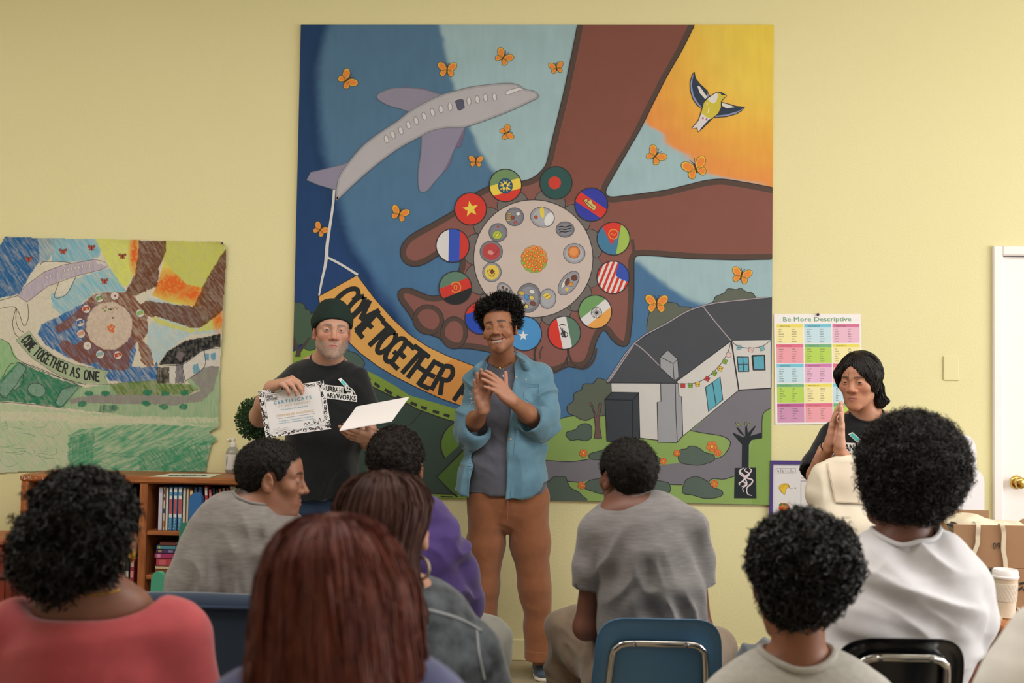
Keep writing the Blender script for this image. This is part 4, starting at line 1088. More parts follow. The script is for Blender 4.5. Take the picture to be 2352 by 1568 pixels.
def add_hand(S, w, d, n, side, curl=(.1, .1, .1, .12), curl2=None, spread=(.10, .02, -.05, -.13), thumb=(.9, .25, .15, .1), s=1.0, fore=None, fore_r=.046, wrist_r=.0235):
    """w wrist, d direction to the fingers, n palm normal, side +1 right hand; thumb=(out, toward palm, bend1, bend2)"""
    y = unit(d); n = unit(np.asarray(n, float)-y*(np.asarray(n, float)@y)); x = np.cross(y, n)*side
    w = np.asarray(w, float); Q = lambda a, b, c=0.0: w+s*(a*x+b*y+c*n)
    S.at()
    KX = (.0265, .0088, -.0095, -.0265); KY = (.090, .095, .090, .081); LN_ = (.071, .079, .073, .057); RA = (.0094, .0096, .0092, .0082)
    for i in range(4):
        S.rc(Q(KX[i]*.55, .006), Q(KX[i], KY[i]), .0150*s, .0108*s, .012)
        th = curl[i]; sp = spread[i]; f = math.sin(sp)*x+math.cos(sp)*y; p = Q(KX[i], KY[i]); c2 = curl[i] if curl2 is None else curl2[i]
        r = RA[i]*s
        for j, fr in enumerate((.45, .30, .25)):
            dd = math.cos(th)*f+math.sin(th)*n; q = p+dd*LN_[i]*fr*s
            r2 = r*(.94 if j < 2 else .84); S.rc(p, q, r, r2, .006 if j == 0 else .0015); p, r = q, r2
            th += c2 if j == 0 else c2*.75
    S.rc(Q(.014, .016, .006), Q(.030, .052, .008), .0165*s, .0125*s, .012).rc(Q(-.018, .014, .005), Q(-.024, .050, .004), .0135*s, .0110*s, .012)
    p = Q(.029, .046, .007); f = unit(math.sin(thumb[0])*x+math.cos(thumb[0])*y+thumb[1]*n)
    ax = unit(np.cross(f, n)); r = .0112*s; b = 0
    for j, (L_, be) in enumerate(((.036, thumb[2]), (.029, thumb[3]))):
        b += be; g = f*math.cos(b)+unit(-x*.7+n*.6+y*.2)*math.sin(b); q = p+unit(g)*L_*s
        S.rc(p, q, r, r*.88, .008 if j == 0 else .0015); p, r = q, r*.88
    S.es(Q(0, -.012), Q(0, .018), (wrist_r*1.18*s, wrist_r*.86*s), (.027*s, .0175*s), x=x, k=.012)
    if fore is not None:
        e = np.asarray(fore, float); S.es(Q(0, -.012), e*.55+w*.45, (wrist_r*1.18*s, wrist_r*.86*s), (fore_r*.88*s, fore_r*.82*s), x=x, k=.012).rc(e*.55+w*.45, e, fore_r*.85*s, fore_r*.92*s, .02)
    return S

def near(*balls):
    """region test for mesh_sdf: inside any of the balls (c, r)"""
    def reg(ctr, B):
        m = np.zeros(len(ctr), bool)
        for c, r in balls: m |= np.linalg.norm(ctr-np.asarray(c, np.float32), axis=1) < r+B
        return m
    def keep(v):
        m = np.zeros(len(v), bool)
        for c, r in balls: m |= np.linalg.norm(v-np.asarray(c), axis=1) < r
        return m
    return reg, keep
def body_mesh(name, S, m, parent, color, fine=(), hf=.0019, hc=.005, it=1):
    """one body: fine skin around face and hands, coarser under the clothes"""
    vs, fs, n = [], [], 0
    reg, keep = near(*fine) if fine else (None, None)
    if fine:
        v, F = mesh_sdf(S, hf, region=reg, keep=keep); v = relax(v, F, it, .4); vs.append(v); fs.append(F+n); n += len(v)
    big = [(c, r-hc*1.2) for c, r in fine]
    def kc(v):
        k = np.ones(len(v), bool)
        for c, r in big: k &= np.linalg.norm(v-np.asarray(c), axis=1) > r
        return k
    v, F = mesh_sdf(S, hc, keep=kc if fine else None)
    if len(F): vs.append(v); fs.append(F+n)
    v = np.concatenate(vs); F = np.concatenate(fs)
    return link(name, np_mesh(name, v, F, color(v), smooth=True), m, parent), v, F

def with_palms(colf, hands, palm):
    """lighter skin on the inner side of the hands: hands = [(wrist, dir, palm normal)]"""
    pc = np.array(lin(palm))
    def f(v):
        col = colf(v)
        for w, d, n in hands:
            d = unit(d); n = unit(n-d*(n@d)); q = v-w; a = q@d
            k = (sstep(.0, .04, a)*(np.linalg.norm(q, axis=1) < .23)*sstep(-.004, .010, q@n-np.maximum(a-.09, 0)*.15))[:, None]*.85
            col = col*(1-k)+pc*k
        return col
    return f
def verts_of(o):
    v = np.zeros(len(o.data.vertices)*3, np.float32); o.data.vertices.foreach_get('co', v); return v.reshape(-1, 3).astype(float)
class Surf:
    """look up points on a finished surface along the photograph's sight lines"""
    def __init__(s, o):
        s.v = verts_of(o); s.u, s.w, s.z = px_of(s.v)
    def at(s, x, y, lift=.001, r=5):
        x = np.atleast_1d(np.asarray(x, float)); y = np.atleast_1d(np.asarray(y, float)); out = []
        for a, b in zip(x, y):
            k = r
            for _ in range(6):
                m = (np.abs(s.u-a) < k) & (np.abs(s.w-b) < k)
                if m.sum() >= 3: break
                k *= 1.6
            if not m.any(): out.append(P(a, b, np.median(s.z))); continue
            z = s.z[m]; z0 = z.min(); n = z < z0+.03
            d2 = (s.u[m][n]-a)**2+(s.w[m][n]-b)**2; wt = 1/(d2+1); out.append(P(a, b, (z[n]*wt).sum()/wt.sum()-lift))
        return np.array(out)
M_EYE = None
def add_eyes(parent, R, c, s, iris='#3a2415', look=(0, 0), white='#a39a92', eye_x=0.031):
    w = np.array(lin(white)); ir = np.array(lin(iris)); m = mat('eyeball', None, rough=.08, spec=.6, attr=True)
    for x in (-1, 1):
        n1, n2 = 14, 18; V = []; C = []; F = []
        for i in range(n1+1):
            th = PI*i/n1
            for k in range(n2):
                g = 2*PI*k/n2; V.append((math.sin(th)*math.cos(g), math.cos(th), math.sin(th)*math.sin(g)))
                C.append((.004, .004, .004) if th < .28 else ir if th < .60 else ir*.5 if th < .66 else w)
        for i in range(n1):
            for k in range(n2): F.append((i*n2+k, i*n2+(k+1) % n2, (i+1)*n2+(k+1) % n2, (i+1)*n2+k))
        V = np.array(V)@rotm(look[0], look[1]).T*.0117+[x*eye_x, .0735, -.0012]
        link('eye', np_mesh('eye', V@R.T*s+c, np.array(F), np.array(C), smooth=True), m, parent)

# ------------------------------------------------------------------ hair as real strands (thin ribbons)
def sample_surface(v, F, n, rng, mask=None):
    a, b, c, d = [v[F[:, i]] for i in range(4)]
    if mask is not None:
        k = mask((a+c)/2); a, b, c, d = a[k], b[k], c[k], d[k]
    nr = np.cross(c-a, d-b); ar = np.linalg.norm(nr, axis=1)
    i = rng.choice(len(ar), n, p=ar/ar.sum()); u, w = rng.random((2, n, 1))
    p = (a[i]*(1-u)+b[i]*u)*(1-w)+(d[i]*(1-u)+c[i]*u)*w
    return p, nr[i]/(ar[i][:, None]+1e-12)
def ribbons(paths, width, rng, side=None, taper=True):
    """paths (n, m, 3) -> verts, quads"""
    n, m, _ = paths.shape
    t = np.gradient(paths, axis=1); t /= np.linalg.norm(t, axis=2)[..., None]+1e-9
    r = rng.normal(size=(n, 1, 3)) if side is None else side
    s = np.cross(t, np.broadcast_to(r, t.shape)); s /= np.linalg.norm(s, axis=2)[..., None]+1e-9
    w = np.full(m, 1.0)
    if taper: w = np.interp(np.linspace(0, 1, m), [0, .7, 1], [1, .9, .25])
    wd = (np.broadcast_to(width, (n,))[:, None]*w[None])[..., None]/2
    V = np.stack([paths-s*wd, paths+s*wd], 2).reshape(-1, 3)
    base = (np.arange(n)*m*2)[:, None]+np.arange(m-1)[None]*2
    F = np.stack([base, base+1, base+3, base+2], -1).reshape(-1, 4)
    return V, F
def curls(p, nrm, L, rad, turns, width, rng, seg=8, droop=0.0, jit=.5, up=None):
    n = len(p); d = nrm+jit*rng.normal(size=(n, 3))*.6
    if up is not None: d = d+np.asarray(up)
    d /= np.linalg.norm(d, axis=1)[:, None]
    a = np.cross(d, rng.normal(size=(n, 3))); a /= np.linalg.norm(a, axis=1)[:, None]; b = np.cross(d, a)
    L = L*(.55+.6*rng.random(n)); ph = rng.random(n)*2*PI; tn = turns*(.7+.6*rng.random(n))*np.where(rng.random(n) < .5, -1, 1)
    t = np.linspace(0, 1, seg)
    g = ph[:, None]+2*PI*tn[:, None]*t[None]
    rr = rad*(.6+.8*rng.random(n))[:, None]*np.minimum(1, t*3)[None]
    path = p[:, None]+d[:, None]*(L[:, None]*t[None])[..., None]+(rr*np.cos(g))[..., None]*a[:, None]+(rr*np.sin(g))[..., None]*b[:, None]
    path[..., 2] -= droop*(t**2)[None]*L[:, None]
    return ribbons(path, width*(.7+.6*rng.random(n)), rng)
def lumps(amp, freq, seed=3):
    return lambda v: amp*(np.abs(vnoise(v*freq, seed))*1.6-.5+.5*vnoise(v*freq*2.1, seed+1))
def hair_mat(name, col, rough=.45, spec=.4, col2=None):
    return mat(name, col, rough=rough, spec=spec, var=(40, .6, col2) if col2 else None)
def curly_hair(name, S, h, m, parent, n, L, rad, turns, width, seed=5, mask=None, lump=.006, lfreq=45, seg=8, droop=0.0, up=None, jit=.5, it=1):
    rng = np.random.default_rng(seed)
    v, F = mesh_sdf(S, h); v = relax(v, F, it); v = v+vnormals(v, F)*lumps(lump, lfreq, seed)(v)[:, None]
    p, nr = sample_surface(v, F, n, rng, mask)
    V2, F2 = curls(p-nr*.003, nr, L, rad, turns, width, rng, seg, droop, jit, up)
    return link(name, np_mesh(name, np.concatenate([v, V2]), np.concatenate([F, F2+len(v)]), smooth=True), m, parent)
# ------------------------------------------------------------------ oak bookcase under the crayon drawing
YB = -0.40
BX0, BX1, BZ = -2.446, -1.20, 0.9156
OAK = wood('oak_grain_x', '#a9683a', '#8a4c26', 'x'); OAKZ = wood('oak_grain_z', '#a9683a', '#8a4c26', 'z')
bc = thing('bookcase', 'low orange oak bookcase with books under the crayon drawing', 'bookcase', ((BX0+BX1)/2, YB/2, 0))
def part(name, m, par, *boxes, bev=.004):
    b = MB()
    for lo, hi in boxes: b.box(lo, hi, bev)
    return b.build(name, m, par)
part('top_board', OAK, bc, ((BX0-.006, YB-.006, BZ-.032), (BX1+.006, -.015, BZ)), bev=.008)
dx0, dx1 = W(318, 1200, YB)[0], W(336, 1200, YB)[0]
for a, b in ((BX0, BX0+.036), (dx0, dx1), (BX1-.036, BX1)): part('side_panel' if a != dx0 else 'divider', OAKZ, bc, ((a, YB, 0), (b, -.02, BZ-.032)))
part('back_panel', wood('oak_back', '#8a5530', '#6f3d20', 'z'), bc, ((BX0+.03, -.028, .05), (BX1-.03, -.02, BZ-.03)), bev=0)
zs1 = W(400, 1220, YB)[2]; zs2 = W(400, 1322, YB)[2]; zs3 = W(250, 1356, YB)[2]
for a, b, zz in ((dx1, BX1-.036, zs1), (dx1, BX1-.036, zs2), (BX0+.036, dx0, zs3), (BX0+.036, dx0, .62), (BX0+.036, dx0, .08), (dx1, BX1-.036, .08)):
    part('shelf', OAK, bc, ((a, YB+.008, zz-.022), (b, -.028, zz)), bev=.003)
part('plinth', OAK, bc, ((BX0+.03, YB+.03, 0), (BX1-.03, YB+.05, .06)))
p = Paint(lambda q: Wn(q, YB-.0065), (0, -1, 0))
for k, pts in enumerate(([(48, 1092), (54, 1092), (50, 1097)], [(58, 1091), (56, 1101), (62, 1098)], [(64, 1093), (67, 1101), (70, 1093), (72, 1101)], [(80, 1097), (84, 1097)], [(98, 1096), (100, 1103)])): p.stroke(pts, 1.2, '#d9cfc4', 1)
tag(link('chalk_scrawl', p.mesh('chalk_scrawl'), PRINT, bc), kind='stuff')
# ------------------------------------------------------------------ books
def book(label, x0, x1, zb, zt, yf, depth, cover, group, pages='#e6dfce', lean=0.0, bands=(), flat=False):
    """one book; spine towards the room. bands: (from, to, colour) along the spine"""
    xc = (x0+x1)/2; w = abs(x1-x0); h = zt-zb
    o = thing('book', label, 'book', (xc, yf+depth/2, zb), 0, group)
    cm = mat('cover_'+cover.strip('#'), cover, rough=.5)
    sh = lambda b: (b, lean)
    def X(pts):
        q = np.asarray(pts, float); q = q.copy(); q[:, 0] += (q[:, 2]-zb)*(-lean); return q
    t = .0022
    if not flat:
        c = MB()
        for lo, hi in (((x0, yf, zb), (x0+t, yf+depth, zt)), ((x1-t, yf, zb), (x1, yf+depth, zt)), ((x0, yf, zb), (x1, yf+t, zt))):
            b = MB().box(lo, hi, .0006); c.add(X(b.v[0]), b.f4+b.f3)
        pg = MB().box((x0+t, yf+t+.001, zb+.003), (x1-t, yf+depth-.004, zt-.004)); g = MB(); g.add(X(pg.v[0]), pg.f4)
    else:
        c = MB()
        for lo, hi in (((x0, yf, zb), (x1, yf+depth, zb+t)), ((x0, yf, zt-t), (x1, yf+depth, zt)), ((x0, yf, zb), (x1, yf+t, zt))): c.box(lo, hi, .0006)
        g = MB().box((x0+.003, yf+t+.001, zb+t), (x1-.003, yf+depth-.004, zt-t))
    c.build('cover', cm, o); g.build('pages', mat('paper_pages', pages, rough=.9), o)
    if bands:
        def to3(v):
            if flat: return np.stack([x0+(x1-x0)*v[:, 0], np.full(len(v), yf-.0002), zb+h*(1-v[:, 1])], 1)
            q = np.stack([x0+(x1-x0)*v[:, 0], np.full(len(v), yf-.0002), zb+h*(1-v[:, 1])], 1); return X(q)
        p = Paint(to3, (0, -1, 0))
        for k, (a, b, col) in enumerate(bands):
            if isinstance(col, tuple):      # polka dots
                for i in range(26): p.ell((.5+.42*math.cos(i*2.4)*((i*5 % 7)/7), a+(b-a)*((i+.5)/26)), .13, .0045*.22/h*1.4, col[0], k+1, n=8)
            elif flat: p.fill([(a, .18), (b, .18), (b, .82), (a, .82)], col, k+1)
            else: p.fill([(.14, a), (.86, a), (.86, b), (.14, b)], col, k+1)
        link('spine_print', p.mesh('spine_print'), PRINT, o)
    return o
yF = YB+.035
bx = lambda px: W(px, 1180, yF)[0]
GR1 = 'books standing on the upper shelf of the oak bookcase'
row = [(363, 373, 1119, '#c9c6d2', 'plain lilac-white book at the divider end of the row', 0, ((.06, .12, '#a9a6b8'),)),
       (374, 379, 1119, '#cdbca6', 'thin cream book with brown blocks, next to the lilac-white one', 0, ((.05, .16, '#7c4a34'), (.22, .30, '#7c4a34'), (.5, .6, '#35406e'), (.78, .92, '#b06a34'))),
       (380, 386, 1120, '#d5d2c8', 'thin plain white book just before the polka-dot paperbacks', 0, ()),
       (387, 396, 1118, '#4e86ad', 'blue polka-dot paperback, first of the three', 0, ((.02, .98, ('#d5dde2',)), (.2, .7, '#d8d8d6'), (.28, .62, '#b0585c'), (.03, .12, '#dfe3e6'))),
       (397, 407, 1118, '#447fa9', 'blue polka-dot paperback, middle of the three', 0, ((.02, .98, ('#d5dde2',)), (.2, .7, '#d8d8d6'), (.28, .62, '#b0585c'), (.03, .12, '#dfe3e6'))),
       (408, 418, 1118, '#548db3', 'blue polka-dot paperback, last of the three', 0, ((.02, .98, ('#d5dde2',)), (.2, .7, '#d8d8d6'), (.28, .62, '#b0585c'), (.03, .12, '#dfe3e6'))),
       (419, 426, 1121, '#cfc4ad', 'cream book after the polka-dot paperbacks', 0, ()),
       (427, 433, 1122, '#c2b7a4', 'second cream book, half behind the blue chair post', 0, ()),
       (434, 443, 1124, '#b5713d', 'orange-topped book behind the blue chair post', 0, ((.05, .12, '#e0c38a'),)),
       (444, 452, 1119, '#33557c', 'mid-blue book just past the blue chair post', 0, ((.3, .6, '#c9a24e'),)),
       (453, 463, 1118, '#2c4a6c', 'navy book with an orange foot', 0, ((.62, .9, '#b98a4a'),)),
       (468, 476, 1117, '#a03e42', 'red book with white and pale bands', .06, ((.03, .2, '#d8cfc8'), (.3, .7, '#d3b9b4'), (.8, .95, '#c98e8a'))),
       (478, 485, 1123, '#a94d55', 'dull pink-red book beside the red banded book', .10, ((.1, .3, '#c97f82'), (.5, .8, '#8c3040'))),
       (487, 493, 1121, '#2b2c2e', 'black book with a yellow-green title', .12, ((.2, .5, '#9aa03e'), (.6, .8, '#9aa03e'))),
       (495, 500, 1124, '#2b3550', 'thin dark navy book before the orange one', .12, ()),
       (501, 508, 1122, '#b0683a', 'orange and rust book leaning in the row', .13, ((.1, .3, '#8a3a30'),)),
       (510, 517, 1121, '#8f8f94', 'grey book leaning in the row', .14, ()),
       (519, 525, 1121, '#a33c3f', 'red and white book leaning beside the wide cream one', .15, ((.5, .9, '#d8cfc8'),)),
       (527, 541, 1117, '#c4bba8', 'wide cream book leaning near the seated profile', .15, ()),
       (543, 547, 1120, '#22383c', 'thin dark teal book next to the wide cream one', .15, ()),
       (548, 557, 1119, '#9da0a3', 'pale grey book half behind the profile head', .15, ())]
for a, b, yt, c, l, ln_, bands in row:
    zt = W((a+b)/2, yt, yF)[2]
    sh_ = ln_*(zt-zs1)*.9
    book(l, bx(a)+.0004+sh_, bx(b)-.0004+sh_, zs1+.0006, zt, yF, .20, c, GR1, lean=ln_, bands=bands)
zz = zs2+.0006
for (a, b, y0, y1, c, l, bands) in [(357, 404, 1318, 1330, '#7c4a2a', 'brown book at the bottom of the flat pile', ()), (357, 393, 1304, 1311, '#cdb98f', 'thin cream book second from the bottom of the flat pile', ()), (359, 396, 1285, 1303, '#b0404a', 'thick red book in the flat pile', ((.2, .6, '#c46066'),)),
                                    (355, 400, 1272, 1284, '#a83868', 'magenta book in the flat pile', ((.1, .3, '#d08fb0'),)), (358, 401, 1262, 1271, '#4b3565', 'purple book in the flat pile', ((.12, .3, '#b08a4a'), (.65, .9, '#8a7aa0'))), (359, 402, 1252, 1261, '#4f8c9c', 'teal book near the top of the flat pile', ((.1, .2, '#c9b04e'),)), (366, 402, 1243, 1251, '#6b3a34', 'dark red book on top of the flat pile', ())]:
    h = (y1-y0)*5.45/2700; book(l, W(a, 1280, yF)[0], W(b, 1280, yF)[0], zz, zz+h, yF, .19, c, 'books lying in a flat pile', bands=bands, flat=True); zz += h+.0005
GR2 = 'books standing behind the red-shirted person'
for a, b, yt, c, l, bands in [(277, 286, 1284, '#d0ccc8', 'white and red book low in the bookcase', ((.05, .5, '#8a8a8e'), (.7, .98, '#b5483c'))), (287, 296, 1281, '#2a2c2e', 'black book low in the bookcase', ((.4, .6, '#c9c6c0'),)), (298, 308, 1283, '#8f3440', 'maroon patterned book low in the bookcase', ((.05, .25, '#c9b79b'), (.4, .6, '#d08a8a'), (.75, .95, '#d8cfc8')))]:
    book(l, W(a, 1320, yF)[0], W(b, 1320, yF)[0], zs3+.0006, W(a, yt, yF)[2], yF, .19, c, GR2, bands=bands)
for a, b, yt, c, l in [(100, 107, 1113, '#2f5358', 'dark teal book beside the upright white one, upper bay'), (109, 117, 1108, '#b9b3bd', 'white book upright in the upper bay beside the twisted hair'), (300, 306, 1112, '#23342e', 'dark green book upright next to the divider'), (307, 314, 1118, '#26262a', 'black book upright against the divider')]:
    book(l, W(a, 1140, yF)[0], W(b, 1140, yF)[0], .6206, W(a, yt, yF)[2], yF, .19, c, 'books in the upper bay behind the twisted hair')
# ------------------------------------------------------------------ things on top of the bookcase
def on_top(px, py): return Wz(px, py, BZ)
q = [on_top(344, 1094.5), on_top(392, 1087.5), on_top(508, 1088.5), on_top(482, 1096.5)]
sheet = thing('sheet_of_paper', 'pale paper sheet with a black lettered band lying on the bookcase top', 'paper', tuple(np.mean(q, 0)))
MB().prism([v+[0, 0, .0003] for v in q], (0, 0, .001)).build('sheet', mat('pale_green_paper', '#d9dcc8', rough=.8), sheet)
p = Paint(lambda v: np.array([q[0]*(1-a)*(1-b)+q[1]*(1-a)*b+q[2]*a*b+q[3]*a*(1-b)+[0, 0, .0014] for a, b in v]), (0, 0, 1)); p.ell((.52, .42), .34, .26, '#2a2e30', 1, 0, 24)
v, f = text_mesh('COME TOGETHER', 1.0, .02); lo = v.min(0); hi = v.max(0); t = (v-lo)/(hi-lo); p._put(np.stack([.26+.52*t[:, 0], .28+.26*t[:, 1]], 1), f, '#d9dcc8', 3)
link('lettered_band', p.mesh('lettered_band'), PRINT, sheet)
def pump_bottle(label, px, py, w, h, body_h, col, cap, lab=None):
    c = on_top(px, py); r = w/2
    o = thing('pump_bottle', label, 'bottle', tuple(c))
    k = body_h
    MB().lathe([(.001, .0005), (r*.92, .0005), (r, .006), (r, k*.74), (r*.96, k*.80), (r*.72, k*.92), (r*.42, k*.98), (r*.38, k)], c, 28).build('body', col, o, smooth=True)
    MB().lathe([(r*.40, k-.006), (r*.44, k-.006), (r*.44, k+.016), (r*.30, k+.020), (r*.14, k+.024), (r*.13, h-.016), (r*.24, h-.014), (r*.24, h), (.0001, h)], c, 24).build('pump', cap, o, smooth=True)
    MB().tube([c+[0, 0, h-.007], c+[-r*.5, -.004, h-.006], c+[-r*.8, -.006, h-.012]], .0042, 8).build('spout', cap, o, smooth=True)
    if lab:
        n = 28; g = np.linspace(-PI*.5-1.25, -PI*.5+1.25, n); V = []; 
        for z in (k*.12, k*.70): V += [(c[0]+(r+.0006)*math.cos(a), c[1]+(r+.0006)*math.sin(a), c[2]+z) for a in g]
        link('label', np_mesh('label', V, np.array([(i, i+1, n+i+1, n+i) for i in range(n-1)])), lab, o)
        def cyl(v): a = -PI*.5+v[:, 0]; return np.stack([c[0]+(r+.0010)*np.cos(a), c[1]+(r+.0010)*np.sin(a), c[2]+v[:, 1]*k], 1)
        p = Paint(cyl, (0, -1, 0)); p.fill([(-1.25+.1*i, .13) for i in range(26)]+[(1.25-.1*i, .165) for i in range(26)], '#2f4f8a', 1)
        for i in range(9): p.stroke([(-.15, .26+i*.042), (.9, .26+i*.042)], .012, '#9a98a2', 1)
        for a, b in ((-.75, .35), (-.55, .45)): p.stroke([(a, b-.1), (a, b+.2)], .09, '#4a4a55', 1)
        link('label_print', p.mesh('label_print'), PRINT, o)
    return o
pump_bottle('clear pump bottle with white label and blue stripe on the bookcase', 533, 1085, .068, .178, .135, mat('clear_gel', '#cfcfc6', rough=.12, trans=.6), mat('white_plastic', '#e4e0dc', rough=.35), mat('white_label', '#dedad6', rough=.5))
pump_bottle('green pump bottle with white cap, mostly behind the turned head', 584, 1090, .062, .175, .13, mat('green_plastic', '#3f5b48', rough=.3), mat('white_plastic', '#e4e0dc', rough=.35))
bxw = thing('small_white_box', 'small white carton beside the clear pump bottle, half hidden by the head', 'box', tuple(on_top(560, 1087)))
c = on_top(560, 1087); c[2] = BZ; part('carton', mat('cream_card', '#d8d2bd', rough=.7), bxw, ((c[0]-.02, c[1], BZ+.0005), (c[0]+.05, c[1]+.06, c[2]+.105)), bev=.002); part('lid_flap', mat('cream_card_edge', '#c4bda6', rough=.7), bxw, ((c[0]-.021, c[1]-.001, c[2]+.106), (c[0]+.051, c[1]+.061, c[2]+.109)), bev=.001)
# boxwood ball in a pot
bc_ = P(592, 962, 5.62); r = 48*5.62/2700
tp = thing('topiary_ball', 'round green topiary ball in a pot, behind the certificate', 'plant', (bc_[0], bc_[1], BZ))
rng = np.random.default_rng(3); n = 2600
d = rng.normal(size=(n, 3)); d /= np.linalg.norm(d, axis=1)[:, None]; ctr = bc_+d*r*(.80+.22*rng.random((n, 1)))
a = np.cross(d, rng.normal(size=(n, 3))); a /= np.linalg.norm(a, axis=1)[:, None]; out = d+.9*rng.normal(size=(n, 3))*.5; out /= np.linalg.norm(out, axis=1)[:, None]
L = .013*(.7+.6*rng.random((n, 1))); V = np.stack([ctr, ctr+out*L*.5+a*L*.30, ctr+out*L, ctr+out*L*.5-a*L*.30], 1).reshape(-1, 3)
lv = link('leaves', np_mesh('leaves', V, np.arange(n*4).reshape(n, 4)), mat('boxwood_leaf', '#3c5a31', rough=.6, var=(60, .7, '#233d22')), tp); lv['kind'] = 'stuff'
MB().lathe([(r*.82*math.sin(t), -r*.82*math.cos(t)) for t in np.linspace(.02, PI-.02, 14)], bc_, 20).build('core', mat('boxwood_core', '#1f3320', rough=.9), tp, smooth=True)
MB().tube([(bc_[0], bc_[1], BZ+.07), tuple(bc_)], .008, 8).build('stem', mat('stem_brown', '#5b4430'), tp)
MB().lathe([(.001, .0005), (.036, .0005), (.048, .075), (.052, .078), (.052, .088), (.044, .088), (.042, .074), (.001, .072)], (bc_[0], bc_[1], BZ), 28).build('pot', mat('grey_pot', '#8d8a84', rough=.6), tp, smooth=True)
# ------------------------------------------------------------------ dark red cabinet at the edge
cx1 = W(27, 1240, -.75)[0]; cz = W(20, 1239, -.75)[2]
RW = wood('red_wood', '#7a2e1c', '#571d12', 'z', rough=.35)
cb = thing('cabinet', 'dark red wooden cabinet cut off by the photo edge beside the bookcase', 'cabinet', (cx1-.3, -.55, 0))
part('body', RW, cb, ((cx1-.6, -.74, .03), (cx1, -.43, cz-.03)), bev=.006); part('top', wood('red_wood_top', '#a85a30', '#8a4424', 'x'), cb, ((cx1-.62, -.755, cz-.028), (cx1+.008, -.42, cz)), bev=.008); part('foot', RW, cb, ((cx1-.59, -.73, 0), (cx1-.01, -.44, .03)), bev=.003)
b = MB()
for k in range(2): b.box((cx1-.57+k*.28, -.748, .08), (cx1-.31+k*.28, -.741, cz-.07), .003)
b.build('door', RW, cb)
# ------------------------------------------------------------------ small painted wooden chairs beside the bookcase
def kid_chair(label, px, py, y, h_seat, W_, c1, ang, tilt=.10, pw=.058):
    top = W(px, py, y); h = top[2]
    m = mat('chair_paint_'+c1.strip('#'), c1, rough=.4)
    o = thing('child_chair', label, 'chair', (top[0], top[1], 0), 0, None)
    Rz = np.array([[math.cos(ang), -math.sin(ang), 0], [math.sin(ang), math.cos(ang), 0], [0, 0, 1]])
    X = lambda p: Rz@np.array(p, float)+[top[0], top[1], 0]
    for s in (0, W_):                    # broad upright slabs with rounded heads
        prof = [(-.5*pw, 0), (.5*pw, 0), (.5*pw, h-pw*.5)]+[(.5*pw*math.cos(t), h-pw*.5+pw*.5*math.sin(t)) for t in np.linspace(0, PI, 8)[1:-1]]+[(-.5*pw, h-pw*.5)]
        MB().prism([X((s+u, .05*v, v)) for u, v in prof], Rz@np.array([0, .026, 0])).build('back_post', m, o)
        MB().box((s-.02, -.30, 0), (s+.02, -.26, h_seat), .003, frame=(Rz, X((0, 0, 0)))).build('leg', m, o)
    for zt in (h-.12, h-.24): MB().box((.0, .05*zt+.003, zt-.03), (W_, .05*zt+.02, zt+.03), .003, frame=(Rz, X((0, 0, 0)))).build('back_slat', m, o)
    MB().box((-.03, -.33, h_seat), (W_+.03, .02, h_seat+.018), .004, frame=(Rz, X((0, 0, 0)))).build('seat', m, o)
    return o
kid_chair('blue painted wooden chair upright against the bookcase', 441, 1133, -.60, .44, .32, '#2c6299', -.10, pw=.060)
kid_chair('green painted wooden chair, the taller one, beside the blue chair', 414, 1202, -1.08, .36, .30, '#2d6b56', -.12, pw=.042)
kid_chair('small light green wooden chair in front of the bookcase', 353, 1315, -1.50, .28, .27, '#3f8a6e', -.12, pw=.050)
# ------------------------------------------------------------------ posters
def wall_poster(name, label, quad, card, y=-.004, cat='poster', th=.0012):
    o = thing(name, label, cat, tuple(Wn([np.mean(quad, 0)], 0)[0]))
    MB().prism(Wn(quad, y), (0, th, 0)).build('sheet', card, o)
    return o
q = [(1777.5, 721), (1977.5, 720.5), (1981, 973), (1781, 975)]
wp = wall_poster('word_poster', 'white word poster with coloured boxes headed Be More Descriptive', q, mat('poster_card', '#efe9e8', rough=.3, spec=.5))
qa = np.array(q, float)
def T(u, w): return qa[0]*(1-u)*(1-w)+qa[1]*u*(1-w)+qa[2]*u*w+qa[3]*(1-u)*w
p = Paint(lambda v: Wn(np.array([T(a, b) for a, b in v]), -.0042), (0, -1, 0)); p.STEP = .00015
def ptext(p, txt, x0, y1, h, col, lev, x1=None, bold=0.0, asp=.79):
    v, f = text_mesh(txt, 1.0, bold); lo = v.min(0); hi = v.max(0); k = h/.70*asp if x1 is None else (x1-x0)/(hi[0]-lo[0])
    p._put(np.stack([x0+(v[:, 0]-lo[0])*k, y1-v[:, 1]*h/.70], 1), f, col, lev)
ptext(p, 'Be More Descriptive', .105, .066, .040, '#6fa17c', 2, .885)
ptext(p, 'Be More Descriptive', .1075, .0665, .040, '#6fa17c', 2.5, .8875)
CC = {'y': ('#e6d765', '#eee2a6'), 'b': ('#74c0d6', '#c2dce6'), 'p': ('#d0749a', '#e3b5c9'), 'r': ('#dd7088', '#e79fa8'), 'g': ('#79b184', '#b3d25c'), 'm': ('#cb7cab', '#e2b4cf'), 'v': ('#b85c90', '#cb92b4')}
